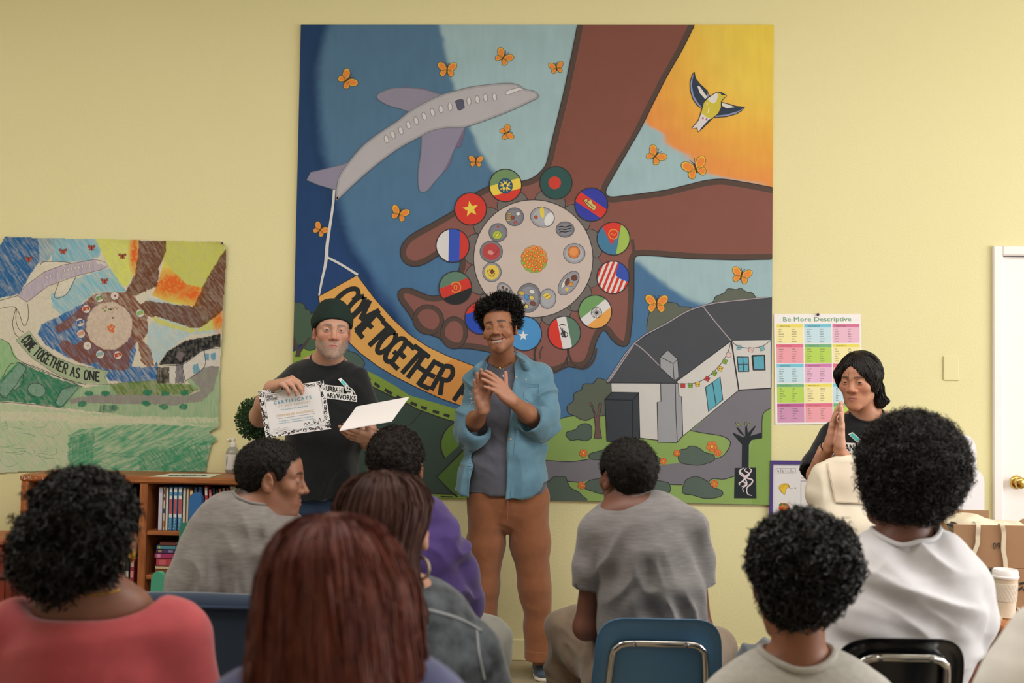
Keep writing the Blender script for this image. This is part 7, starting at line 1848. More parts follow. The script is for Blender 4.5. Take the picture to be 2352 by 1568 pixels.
    lo = np.min([t[3] for t in inner], 0); hi = np.max([t[4] for t in inner], 0)
    S.fn(inn, .002, 's', lo, hi)
    ly = ([820, 846, 870, 900, 960, 1040, 1116, 1170], [1128, 1118, 1108, 1100, 1092, 1083, 1078, 1076]); ry_ = ([820, 846, 870, 900, 960, 1040, 1148, 1180], [1178, 1181, 1180, 1178, 1173, 1167, 1161, 1160])
    mid = P(1160, 1000, Z)@FWD; mid = float((P(1160, 1000, Z)-CAM)@FWD)
    def opening(v):
        u, w, z = px_of(v); l = np.interp(w, *ly); r = np.interp(w, *ry_)
        return np.maximum(np.maximum(l-u, u-r)*np.float32(Z/FPX), z-np.float32(mid)).astype(np.float32)
    S.fn(opening, .003, 's', P(1060, 1190, Z-.3), P(1200, 800, Z+.2))
    hem = ([1030, 1042, 1075, 1100, 1161, 1190, 1215, 1238, 1246, 1262], [1118, 1124, 1143, 1147, 1148, 1146, 1138, 1122, 1106, 1104])
    def hemf(v):
        u, w, z = px_of(v); return ((w-np.interp(u, *hem))*np.float32(Z/FPX)).astype(np.float32)
    S.fn(hemf, .002)
    S.rc(P(1156, 846, Z-.01), P(1148, 780, Z-.1), .070, .078, .006, 's')
    for shd, el, cu, w in ((q(1098, 876), q(1078, 985, -.01), q(1094, 988, -.10), w1), (q(1240, 868), q(1246, 972, -.04), q(1226, 972, -.13), w2)):
        dr = unit(w-cu); fa = unit(w-(e1 if w is w1 else e2))
        S.rc(shd, el, .068, .074, .025)
        T = Sdf().rc(el, cu, .074, .066, .02).rc(cu-dr*.03, cu+dr*.012, .066, .064, .01).plane(cu+dr*.030, dr).rc(cu-dr*.015, cu+dr*.1, .050, .056, .004, 's')
        merge(S, T, .02)
    S.es(q(1122, 826, -.01), q(1092, 850, -.10), (.030, .010), (.026, .008), x=unit(RIGHT*.5+UP*.9), k=.006).es(q(1183, 820, -.01), q(1207, 838, -.10), (.030, .010), (.026, .008), x=unit(-RIGHT*.5+UP*.9), k=.006)
    S.rc(q(1122, 826, 0), q(1152, 818, .06), .018, .018, .01).rc(q(1183, 820, 0), q(1152, 818, .06), .018, .018, .01)
    fs = folds([(q(1080, 890, -.05), q(1075, 1000, -.05), .11, UP+RIGHT*.3, .05, .010), (q(1255, 890, -.05), q(1255, 1000, -.06), .11, UP-RIGHT*.5, .055, .010), (q(1210, 1000, -.1), q(1225, 1130, -.1), .11, RIGHT, .06, .009), (q(1060, 1030, -.1), q(1050, 1130, -.1), .09, RIGHT, .05, .009), (q(1215, 870, -.1), q(1225, 940, -.1), .09, RIGHT*.8+UP*.6, .05, .007)], .003, 8, 21)
    ds = solid('denim_shirt', S, .0048, dm, root, fs); tag(ds, 'faded blue denim shirt worn open with rolled sleeves')
    sf = Surf(ds)
    for px, py in ((1186, 866), (1185, 896), (1177, 968), (1173, 1008), (1168, 1047)): button(px, py, sf, mat('horn_button', '#b9a280', rough=.3), ds, .0052)
    seam = mat('denim_seam', '#527a90', rough=.9)
    for k, l in enumerate(([(1202, 884), (1237, 883), (1236, 912), (1219, 924), (1203, 914), (1202, 884)], [(1203, 889), (1237, 888)], [(1192, 850), (1191, 900), (1186, 970), (1178, 1060), (1172, 1146)])):
        pts = np.array(l, float); pts = np.concatenate([a_+(b_-a_)*np.linspace(0, 1, 8)[:, None] for a_, b_ in zip(pts[:-1], pts[1:])])
        MB().tube(sf.at(pts[:, 0], pts[:, 1], .0004), .0013, 5).build('pocket_seam' if k < 2 else 'placket_seam', seam, ds, smooth=True)
    rng = np.random.default_rng(4); p = Paint(lambda v: sf.at(v[:, 0], v[:, 1], .0012), -FWD)
    for k in range(44):
        x, y = (1078+rng.random()*14, 890+rng.random()*65) if k < 32 else (1196+rng.random()*16, 832+rng.random()*62)
        p.ell((x, y), .6+1.2*rng.random(), .6+2.2*rng.random(), ['#cbbba2', '#a88c72', '#8a8590', '#d8d2c8'][k % 4], 1, rng.random()*3, 9)
    tag(link('paint_splashes', p.mesh('paint_splashes'), PRINT, ds), kind='stuff')
denim_man()
# ------------------------------------------------------------------ man in dark green beanie holding up the certificate
def beanie_man():
    Z = 5.4; q = lambda x, y, dz=0.0: P(x, y, Z+dz); m = lambda n: n*Z/FPX
    root = thing('person', 'person in dark green beanie and black T-shirt holding up the certificate', 'person', (*P(745, 1400, Z)[:2], 0))
    R = rotm(PI+.30, .0, -.02); c = P(763, 760, Z-.10); s = 1.03
    S = Sdf(); add_head(S, R, c, s, eye=.0033, wide=.99, jaw=1.02, nose=1.05, nose_w=1.05, lips=.75, neck=P(748, 842, Z), neck_r=.062, ear_out=.001)
    S.es(q(745, 850), q(745, 1120), (.13, .08), (.13, .09), x=RIGHT, k=.03).rc(q(682, 870), q(748, 850), .045, .054, .03).rc(q(812, 872), q(748, 850), .045, .054, .03)
    e1, e2 = q(599, 955, -.14), q(848, 1010, -.01)
    w1, w2 = q(626, 886, -.425), q(870, 1008, -.34)
    S.rc(q(682, 868), e1, .052, .045, .02).rc(q(815, 870), e2, .052, .045, .02)
    d1, n1 = RIGHT*.72+UP*.22-FWD*.55, -UP*.85+RIGHT*.25+FWD*.25
    d2, n2 = -RIGHT*.82+UP*.16-FWD*.35, UP*.62+FWD*.62
    add_hand(S, w1, d1, n1, 1, curl=(.75, .72, .74, .8), curl2=(.62, .66, .7, .75), spread=(.06, .0, -.06, -.12), thumb=(.35, .75, .2, .2), s=1.08, fore=e1, fore_r=.05)
    add_hand(S, w2, d2, n2, -1, curl=(.12, .10, .12, .18), curl2=(.35, .35, .35, .35), spread=(.05, .0, -.05, -.10), thumb=(.75, .75, .15, .3), s=1.06, fore=e2, fore_r=.05)
    for x0 in (705, 782): S.rc(q(x0, 1150), q(x0, 1480, .02), .05, .035, .03)
    col = skin_colors(R, c, s, '#b98a73', '#a5685c', brow='#6e5a4c', blush='#b8705e', lips=.75,
                      beard=[('#a3968b', lambda v: .55*sstep(-.047, -.066, v[:, 2]-.34*(np.abs(v[:, 0])-.03)*(np.abs(v[:, 0]) > .03))*(v[:, 1] > .004)*(v[:, 2] > -.135)*(1-sstep(1.25, .9, (v[:, 0]/.0235)**2+((v[:, 2]+.0695)/.0075)**2)*(v[:, 1] > .05)))])
    body, bv, bF = body_mesh('body', S, M_SKIN, root, col, fine=[(c, .155*s), (w1+UP*.05+RIGHT*.05, .15), (w2-RIGHT*.07, .15)], hc=.006)
    add_eyes(body, R, c, s, iris='#5f7077')
    rng = np.random.default_rng(9)
    def bm(v):
        l = ((v-c)@R)/s; return (l[:, 2] < -.052-.0+.34*np.maximum(np.abs(l[:, 0])-.03, 0)) & (l[:, 1] > .01) & (l[:, 2] > -.128) & ~(((l[:, 0]/.024)**2+((l[:, 2]+.0695)/.009)**2 < 1) & (l[:, 1] > .05))
    p, nr = sample_surface(bv, bF, 3200, rng, bm)
    V, F = curls(p, nr, 0.0042, .0004, .6, .0006, rng, 3, .6, .7); link('beard', np_mesh('beard', V, F, smooth=True), mat('grey_beard', '#a89c92', rough=.6), root)
    S = Sdf().at(R, c, s); S.el((0, -.016, .045), (.0885, .1085, .090)).el((0, -.022, .105), (.055, .06, .036), .03)
    S.plane((0, .09, .050), (0, .44, -1)); B = Sdf().at(R, c, s); B.el((0, -.015, .040), (.0935, .1135, .085)).plane((0, .09, .047), (0, .44, -1)).plane((0, .09, .098), (0, -.40, 1), .008); S.at(); B.at()
    bn = mat('green_knit', '#182a23', rough=.95, var=(1.0, .5, '#101d18'), stretch=(240, 240, 30)); S.at()
    cap = solid('beanie', S, .005, bn, root, folds([], .002, 14, 5)); solid('turned_brim', B, .005, bn, cap, folds([], .002, 14, 6))
    bk = fabric('black_jersey', '#15171a', '#101214')
    secs = [(q(747, 850), m(56), .095), (q(746, 882), m(88), .125), (q(744, 950), m(90), .14), (q(740, 1030), m(84), .145), (q(741, 1150), m(82), .14)]
    fs = folds([(q(700, 900, -.1), q(690, 1100, -.1), .13, RIGHT*.6+UP, .06, .008), (q(800, 900, -.1), q(790, 1110, -.1), .12, RIGHT*.8-UP*.6, .06, .008)], .002, 8, 31)
    sh = tee('t_shirt', root, bk, secs, [[(q(684, 872), .075), (q(640, 915, -.09), .076), (q(622, 935, -.115), .072)], [(q(814, 874), .072), (q(838, 945, -.01), .070), (q(842, 962, -.01), .068)]],
             (P(750, 832, Z-.03), P(760, 770, Z-.1)), .071, (q(740, 1138), -UP), fold=fs, shoulders=[(q(690, 872), q(748, 848), .062, .07), (q(808, 874), q(748, 848), .062, .07)])
    collar_band(sh, bk, (P(750, 832, Z-.03), P(760, 770, Z-.1)), .071)
    def T(u, w): 
        x0, y0 = 746, 866; return (x0+74*u+w*1, y0+u*13+w*51+0)
    print_on(sh, 'shirt_logo', lambda p: studio_logo(p, lambda u, w: (747+73*u, 862+9*u+52*w)), sh)
    legs2 = fabric('navy_denim', '#1f2f45', '#18263a')
    S = Sdf(); S.loft([(q(742, 1110), m(76), .115), (q(742, 1180), m(82), .125)], x=RIGHT)
    for x0, x1 in ((702, 698), (783, 788)): S.loft([(q(x0, 1180), m(42), .11), (q((x0+x1)/2, 1330), m(36), .09), (q(x1, 1500), m(30), .075)], x=RIGHT, k=.02)
    S.plane((0, 0, .05), (0, 0, -1)); solid('jeans', S, .008, legs2, root, folds([(q(742, 1180), q(742, 1260), .14, UP+RIGHT*.4, .06, .008)], .003, 6, 2))
    for x1, yw in ((698, PI-.1), (788, PI+.1)): a = Wz(x1, 1540, 0); shoe(np.array([q(x1, 1500)[0], q(x1, 1500)[1], 0]), yw, root, fabric('black_canvas', '#1c1d20'), mat('rubber_sole', '#cfc6b8', rough=.6), mat('white_lace', '#ddd2c6'))
    fing = w2+unit(d2)*.108*1.06; fy = unit(d2); MB().lathe([(.0088, -.002), (.0098, -.0012), (.0098, .0018), (.0088, .0025)], w2+1.06*(fy*.121+np.cross(fy, unit(n2-fy*(n2@fy)))*-1*(-.0095))+unit(n2)*.004, 20, fy, False).build('ring', mat('gold', '#c9a24e', rough=.25, metal=1.0), root, smooth=True)
    # certificate held by its top edge, stack of sheets in the other hand
    Zc = Z-.465
    cq = [(592.7, 897.5), (743, 873.4), (760.9, 984.8), (610.9, 1006)]
    ct = thing('certificate', 'white certificate with black doodle border held by person in dark green beanie', 'certificate', tuple(P(677, 940, Zc)))
    pb = mat('white_card', '#efeaea', rough=.55)
    fr = [P(x, y, Zc+.03*((y-873)/130)) for x, y in cq]; MB().prism(fr, FWD*.0016).build('card', pb, ct)
    cq = np.array(cq, float)
    C2 = lambda u, w: cq[0]*(1-u)*(1-w)+cq[1]*u*(1-w)+cq[2]*u*w+cq[3]*(1-u)*w
    n_ = -np.cross(fr[1]-fr[0], fr[3]-fr[0]); n_ = unit(n_)*(-1 if n_@FWD > 0 else 1)
    p = Paint(lambda v: np.array([fr[0]*(1-u)*(1-w)+fr[1]*u*(1-w)+fr[2]*u*w+fr[3]*(1-u)*w for u, w in v]), n_)
    rng = np.random.default_rng(12); bk_ = '#2a2a2e'
    def tx(t, x0, y1, x1, h, col, bold=0.0, track=1.0, center=False):
        v, f = text_mesh(t, track, bold); lo = v.min(0); hi = v.max(0); k = (x1-x0)/(hi[0]-lo[0]); qv = np.stack([x0+(v[:, 0]-lo[0])*k, y1-v[:, 1]*h/.70], 1); p._put(qv, f, col, 3)
    for i in range(88):
        t = i/88*4; sd = int(t); a = t-sd; b = .012+.05*rng.random()
        x, y = [(a, b), (1-b, a), (1-a, 1-b*1.3), (b, 1-a)][sd]; g = rng.random()*6; L = .018+.02*rng.random()
        pts = np.array([(x+L*math.cos(g+k*.9*(1 if i % 2 else -1))*(k-1.2), y+1.3*L*math.sin(g+k*.9*(1 if i % 2 else -1))*(k-1.2)) for k in range(4)])
        pts = np.clip(pts, .006, .994)
        cx = np.clip(pts, [.075, .09], [.925, .91]); ins = (pts == cx).all(1)
        if ins.any():
            for k in np.nonzero(ins)[0]: pts[k] = [(pts[k][0], .07), (.94, pts[k][1]), (pts[k][0], .93), (.06, pts[k][1])][sd]
        p.stroke(pts, .009+.007*rng.random(), bk_, 1, 4)
    p.stroke([(.075, .09), (.925, .09), (.925, .91), (.075, .91)], .004, bk_, 2, closed=True)
    for j, (t, y) in enumerate((('URBAN', .175), ('ARTWORKS', .23))): tx(t, .105, y, .105+(.10 if j == 0 else .16), .045, bk_, .03)
    p.stroke([(.098, .12), (.25, .125), (.275, .19), (.275, .24), (.098, .245)], .005, bk_, 2, closed=True)
    tx('C E R T I F I C A T E', .205, .33, .78, .062, '#4ea1b8', .015); tx('O F   A C H I E V E M E N T', .26, .405, .75, .04, '#d9c9a8')
    tx('This certificate is awarded to', .29, .475, .71, .03, '#6fb0c2'); tx('STEPHANIE MARTINEZ', .21, .60, .79, .05, '#dcc08c'); p.stroke([(.23, .635), (.80, .635)], .006, '#8a8a8e', 2)
    tx('In recognition of successful completion of', .24, .70, .77, .026, '#5fa9bd'); tx('Urban ArtWorks Mural Apprentice Program', .23, .745, .77, .026, '#5fa9bd')
    p.stroke([(.13, .88), (.40, .88)], .005, '#8a8a8e', 2); p.stroke([(.60, .87), (.90, .87)], .005, '#6fb0c2', 2)
    p.stroke([(.14, .86), (.17, .83), (.19, .86), (.22, .82), (.25, .86), (.30, .84), (.36, .85)], .004, '#9a9a9e', 2, 4)
    p.stroke([(.60, .84), (.63, .80), (.65, .84), (.68, .80), (.70, .84), (.76, .84), (.78, .77), (.75, .77), (.77, .83), (.80, .81), (.82, .86), (.85, .74), (.87, .83), (.92, .80)], .009, '#2a2a2e', 2, 5)
    p.nrm = n_; link('printed_text', p.mesh('printed_text'), PRINT, ct)
    Zp = Z-.40
    pp = [P(780, 987, Zp-.10), P(819, 933, Zp+.10), P(939, 911, Zp+.10), P(900, 965, Zp-.10)]
    st = MB(); st.prism(pp, -UP*.005-FWD*.0); st = st.build('paper_stack', pb); tag(st, 'blank white card stack in the hand with the gold ring', 'paper')
beanie_man()

# ------------------------------------------------------------------ young person with black bob, clapping by the word poster
def bob_person():
    Z = 4.75; q = lambda x, y, dz=0.0: P(x, y, Z+dz); m = lambda n: n*Z/FPX
    root = thing('person', 'clapping person with dark chin-length hair and black wristband standing before the word poster', 'person', (*P(1990, 1300, Z)[:2], 0))
    R = rotm(PI-.58, -.10, -.02); c = P(1973, 874, Z-.06); s = .935
    S = Sdf(); add_head(S, R, c, s, eye=.0023, wide=1.0, jaw=.92, nose=.86, nose_w=1.08, lips=.85, neck=P(1994, 968, Z), neck_r=.050, cheek=1.1)
    e1, e2 = q(1876, 1092, -.14), q(2000, 1118, -.20); w1, w2 = q(1905, 1022, -.30), q(1930, 1030, -.36)
    S.es(q(1992, 970), q(1990, 1250), (.11, .065), (.11, .07), x=RIGHT, k=.03).rc(q(1912, 1000), q(1993, 972), .045, .05, .03).rc(q(2066, 1000), q(1993, 972), .045, .05, .03)
    S.rc(q(1912, 1003), e1, .042, .038, .02).rc(q(2066, 1003), e2, .042, .038, .02)
    d1 = UP*.95+RIGHT*.12-FWD*.10; n1 = RIGHT*.85-FWD*.35; d2 = UP*.97+RIGHT*.06-FWD*.0; n2 = -RIGHT*.85+FWD*.20
    add_hand(S, w1, d1, n1, 1, curl=(.22, .12, .10, .12), curl2=(.2, .2, .2, .2), spread=(.10, .02, -.06, -.14), thumb=(.5, .2, .1, .1), s=.97, fore=e1, fore_r=.040)
    add_hand(S, w2, d2, n2, -1, curl=(.05, .04, .05, .08), curl2=(.1, .1, .1, .1), spread=(.05, .0, -.04, -.10), thumb=(.35, .15, .1, .1), s=.97, fore=e2, fore_r=.040)
    for x0 in (1955, 2030): S.rc(q(x0, 1250), np.array([*q(x0, 1500)[:2], .1]), .045, .035, .03)
    col = skin_colors(R, c, s, '#b98367', '#a46a5c', lips=.8, brow='#4a352b', blush='#b8755f')
    col = with_palms(col, [(w1, d1, n1), (w2, d2, n2)], '#c99880')
    body, bv, bF = body_mesh('body', S, M_SKIN, root, col, fine=[(c, .155*s), (w1+UP*.08, .15), (w2+UP*.08, .15)], hc=.0055)
    add_eyes(body, R, c, s, iris='#1f1511', look=(.1, -.12))
    bk = fabric('black_jersey', '#15171a', '#101214')
    secs = [(q(1993, 973), m(52), .085), (q(1992, 1005), m(92), .11), (q(1990, 1080), m(96), .12), (q(1990, 1180), m(96), .125), (q(1990, 1300), m(98), .13)]
    fs = folds([(q(1930, 1010, -.1), q(1930, 1100, -.1), .12, RIGHT*.7+UP, .06, .008)], .002, 8, 41)
    sh = tee('t_shirt', root, bk, secs, [[(q(1916, 1006), .062), (q(1882, 1070, -.05), .066), (q(1872, 1090, -.075), .064)], [(q(2066, 1006), .062), (q(2078, 1075, -.05), .066), (q(2072, 1098, -.08), .064)]],
             (P(1993, 957, Z-.03), P(1984, 890, Z-.08)), .062, None, fold=fs, shoulders=[(q(1920, 1005), q(1993, 975), .055, .06), (q(2062, 1005), q(1993, 975), .055, .06)])
    collar_band(sh, bk, (P(1993, 957, Z-.03), P(1984, 890, Z-.08)), .062)
    print_on(sh, 'shirt_logo', lambda p: studio_logo(p, lambda u, w: (1908+100*u, 988+5*u+66*w)), sh)
    # hair: side-swept bob, flipped out at the nape
    hm = hair_mat('black_straight_hair', '#1a1413', .5, .3)
    Hs = Sdf().at(R, c, s)
    Hs.el((0, -.018, .036), (.0885, .106, .091)).es((-.068, .012, .03), (-.070, .010, -.030), (.028, .056), (.012, .030), x=(1, 0, 0), k=.03).es((.070, .010, .03), (.072, .004, -.022), (.028, .062), (.012, .034), x=(1, 0, 0), k=.03)
    Hs.el((0, -.062, -.045), (.070, .048, .062), .03).es((-.058, -.055, -.04), (-.072, -.062, -.105), (.024, .034), (.014, .020), x=(1, 0, 0), k=.03).rc((-.066, -.065, -.085), (-.098, -.075, -.090), .020, .008, .025).es((.058, -.055, -.04), (.066, -.05, -.10), (.022, .034), (.012, .02), x=(1, 0, 0), k=.03)
    R3, c3_ = R.astype(np.float32), c.astype(np.float32)
    def face_cut(v):
        l = ((v-c3_)@R3)/np.float32(s); lim = np.interp(l[:, 2], [-.2, -.036, -.020, .0, .030, .056, .072], [.080, .074, .057, .045, .034, .014, -.006])
        return (np.maximum(np.abs(l[:, 0]-.007)-lim, .022-l[:, 1])*np.float32(s)).astype(np.float32)
    Hs.at(R, c, s); Hs.fn(face_cut, .012, 's', c-.2, c+.2); Hs.at()
    v, F = mesh_sdf(Hs, .004); v = relax(v, F, 2)
    rng = np.random.default_rng(5); p, nr = sample_surface(v, F, 3600, rng)
    # strands combed from the parting down along the surface
    top = R@np.array([.004, .06, .118])*s+c
    paths = np.zeros((len(p), 9, 3)); cur = p.copy(); n_ = nr.copy()
    from mathutils.bvhtree import BVHTree
    bvh = BVHTree.FromPolygons([tuple(x) for x in v], [tuple(int(i) for i in f) for f in F])
    for k in range(9):
        paths[:, k] = cur+n_*(.0012+.004*rng.random((len(cur), 1))*k/8)
        fl = (cur-top)+np.array([0, 0, -.05]); fl /= np.linalg.norm(fl, axis=1)[:, None]
        fl = fl+np.array([0, 0, -.5])+.12*rng.normal(size=fl.shape); fl -= n_*np.sum(fl*n_, 1)[:, None]; fl /= np.linalg.norm(fl, axis=1)[:, None]+1e-9
        nx = cur+fl*.010
        for i in range(len(nx)):
            a, b, _, _ = bvh.find_nearest(nx[i]); nx[i] = a; n_[i] = b
        cur = nx
    V2, F2 = ribbons(paths, .0030, rng, side=nr[:, None, :]+.35*rng.normal(size=(len(nr), 1, 3)))
    fr = []
    for k in range(8):        # loose strands of the fringe
        a0 = np.array([-.035+.075*rng.random(), .088, .052-.01*rng.random()]); b0 = np.array([a0[0]+.012*rng.normal(), .100, .012]); e0 = np.array([b0[0]+.008*rng.normal(), .098, -.004+.02*rng.random()])
        t = np.linspace(0, 1, 9)[:, None]; fr.append((a0*(1-t)**2+2*b0*t*(1-t)+e0*t*t)@R.T*s+c)
    V3, F3 = ribbons(np.array(fr), .0006, rng)
    link('hair', np_mesh('hair', np.concatenate([v, V2, V3]), np.concatenate([F, F2+len(v), F3+len(v)+len(V2)]), smooth=True), hm, root)
    fx = unit(w1-e1); MB().lathe([(.0275, -.003), (.031, -.003), (.031, .003), (.0275, .003), (.0275, -.003)], w1-fx*.010, 28, fx, False).build('wristband', mat('black_band', '#17171a', rough=.6), root, smooth=True)
    pm = fabric('dark_trousers', '#23262c')
    S = Sdf(); S.loft([(q(1992, 1250), m(88), .11), (q(1992, 1330), m(92), .115)], x=RIGHT)
    for x0 in (1950, 2034): S.rc(q(x0, 1330), np.array([*q(x0, 1500)[:2], .1]), .085, .06, .03)
    S.plane((0, 0, .05), (0, 0, -1)); solid('trousers', S, .009, pm, root)
    for x0 in (1950, 2034): shoe(np.array([*q(x0, 1500)[:2], 0]), PI, root, fabric('black_canvas', '#1c1d20'), mat('rubber_sole', '#cfc6b8', rough=.6), mat('white_lace', '#ddd2c6'))
bob_person()
# ------------------------------------------------------------------ the seated audience
from mathutils.bvhtree import BVHTree
def arms(S, nk, a1, a2, e1, e2, w1, w2, low=None, rs=.045, rn=.055, r=.045, core=.12):
    if low is not None: S.es(nk+UP*.004, low, (core, .072), (.115, .08), x=RIGHT, k=.03)
    for a, e, w, sd in ((a1, e1, w1, 1), (a2, e2, w2, -1)):
        S.rc(a-UP*.008, nk-UP*.018, rs-.012, rn-.012, .03).rc(a, e, r-.008, .036, .02)
        add_hand(S, w, RIGHT*.65*sd+FWD*.55, -UP, sd, curl=(.3,)*4, curl2=(.3,)*4, fore=e, fore_r=.043)
def floor_pt(p): return np.array([p[0], p[1], 0.0])
def short_hair(name, root, R, c, s, hm, thick=.012, n=2600, L=.010, rad=.0018, width=.0016, seed=3, low=-.055, front=.062, lump=.003, lf=60, nape=True, turns=1.2, temple=None):
    """close-cropped cap that follows the skull down to the nape"""
    H = Sdf().at(R, c, s)
    H.el((0, -.014, .030), (.0755+thick, .0965+thick, .083+thick)); 
    if nape: H.es((0, -.060, -.015), (0, -.052, low), (.060, .036), (.040, .026), x=(1, 0, 0), k=.02)
    R3, c3_ = R.astype(np.float32), np.asarray(c, np.float32)
    def cut(v):
        l = ((v-c3_)@R3)/np.float32(s); y = l[:, 1]; z = l[:, 2]
        line = np.interp(y, [-.12, -.075, -.045, -.028, -.012, .006, .022, .040, .056, .075, .11], [low, low, low+.006, -.020, .026, .026, -.004, .014, front-.012, front, front+.01])
        return ((line-z)*.8*np.float32(s)).astype(np.float32)
    H.fn(cut, .008); H.at()
    return curly_hair(name, H, .0042, hm, root, n, L, rad, turns, width, seed=seed, lump=lump, lfreq=lf, seg=5, jit=.8)

def grey_boy():
    Z = 3.6; q = lambda x, y, dz=0.0: P(x, y, Z+dz)
    root = thing('person', 'seated person in heather grey T-shirt and khaki trousers on the blue plastic chair', 'person', (*q(1470, 1500)[:2], 0))
    R = rotm(.50, .02, .0); c = q(1439, 1094, .05); s = .98
    S = Sdf(); add_head(S, R, c, s, neck=q(1452, 1178, .02), neck_r=.053, mouth=True, ear_out=.002)
    a1, a2 = q(1374, 1228), q(1584, 1220); e1, e2 = q(1346, 1440, .02), q(1608, 1445, .03)
    w1, w2 = q(1412, 1452, .27), q(1520, 1462, .28)
    arms(S, q(1452, 1185), a1, a2, e1, e2, w1, w2, q(1490, 1440))
    col = skin_colors(R, c, s, '#6a4232', '#7a4a40', brow='#1c1411', hairline=('#1b1512', lambda v: sstep(.0, .02, v[:, 2]-np.interp(v[:, 1], [-.1, -.05, -.03, 0, .03, .06], [-.055, -.045, 0, .03, .0, .05]))*(np.linalg.norm(v, axis=1) < .15)))
    body, *_ = body_mesh('body', S, M_SKIN, root, col, fine=[(c, .15)], hf=.0026, hc=.006); add_eyes(body, R, c, s)
    short_hair('hair', root, R, c, s, hair_mat('cropped_black_hair', '#15110f', .7, .2), thick=.011, low=-.066)
    gm = fabric('heather_grey_jersey', '#7f7b79', '#75706e', var=(1.0, .7, '#686464'), stretch=(26, 26, 190))
    secs = [(q(1453, 1176, .03), .105, .08), (q(1462, 1208, .02), .162, .108), (q(1478, 1270), .152, .122), (q(1494, 1350), .160, .125), (q(1499, 1430), .162, .128), (q(1500, 1520), .164, .125)]
    fs = folds([(q(1480, 1380, -.1), q(1560, 1420, -.1), .11, RIGHT+UP*.25, .05, .009), (q(1400, 1300, -.1), q(1440, 1420, -.1), .10, RIGHT-UP*.4, .05, .008), (q(1590, 1260, -.1), q(1580, 1400, -.1), .10, RIGHT+UP*.5, .05, .007), (q(1440, 1230, -.1), q(1540, 1250, -.1), .10, UP, .07, .004)], .0025, 9, 51)
    nk = (q(1453, 1148, .02), q(1444, 1085, .03))
    sh = tee('t_shirt', root, gm, secs, [[(q(1372, 1224), .062), (q(1353, 1300), .050), (q(1347, 1350), .044)], [(q(1584, 1216), .062), (q(1605, 1290), .049), (q(1612, 1346), .043)]], nk, .056, None, fold=fs, shoulders=[(q(1378, 1220), q(1447, 1176, .015), .055, .050), (q(1580, 1212), q(1458, 1174, .015), .055, .050)])
    collar_band(sh, gm, nk, .056, .005)
    kh = fabric('khaki_twill', '#7b6a58', '#6c5c4c')
    kn = [q(1312, 1456, .34), q(1640, 1490, .42)]; ft = [floor_pt(q(1318, 1600, .36)), floor_pt(q(1640, 1600, .48))]
    tr = legs(root, kh, q(1490, 1560, .06), kn, ft, r=(.085, .070, .062), fold=folds([(kn[0], ft[0]+[0, 0, .2], .16, UP+RIGHT*.6, .06, .014), (kn[0], q(1400, 1500, .2), .12, UP+RIGHT, .05, .012)], .003, 7, 12), shoe_m=mat('grey_shoe', '#5a5a5c'))
    pk = Sdf().box(q(1350, 1515, .17), (.05, .012, .04), .008, rot=rotm(-.3, 0, .25)); solid('cargo_flap', pk, .005, kh, tr, folds([], .006, 14, 5))
grey_boy()

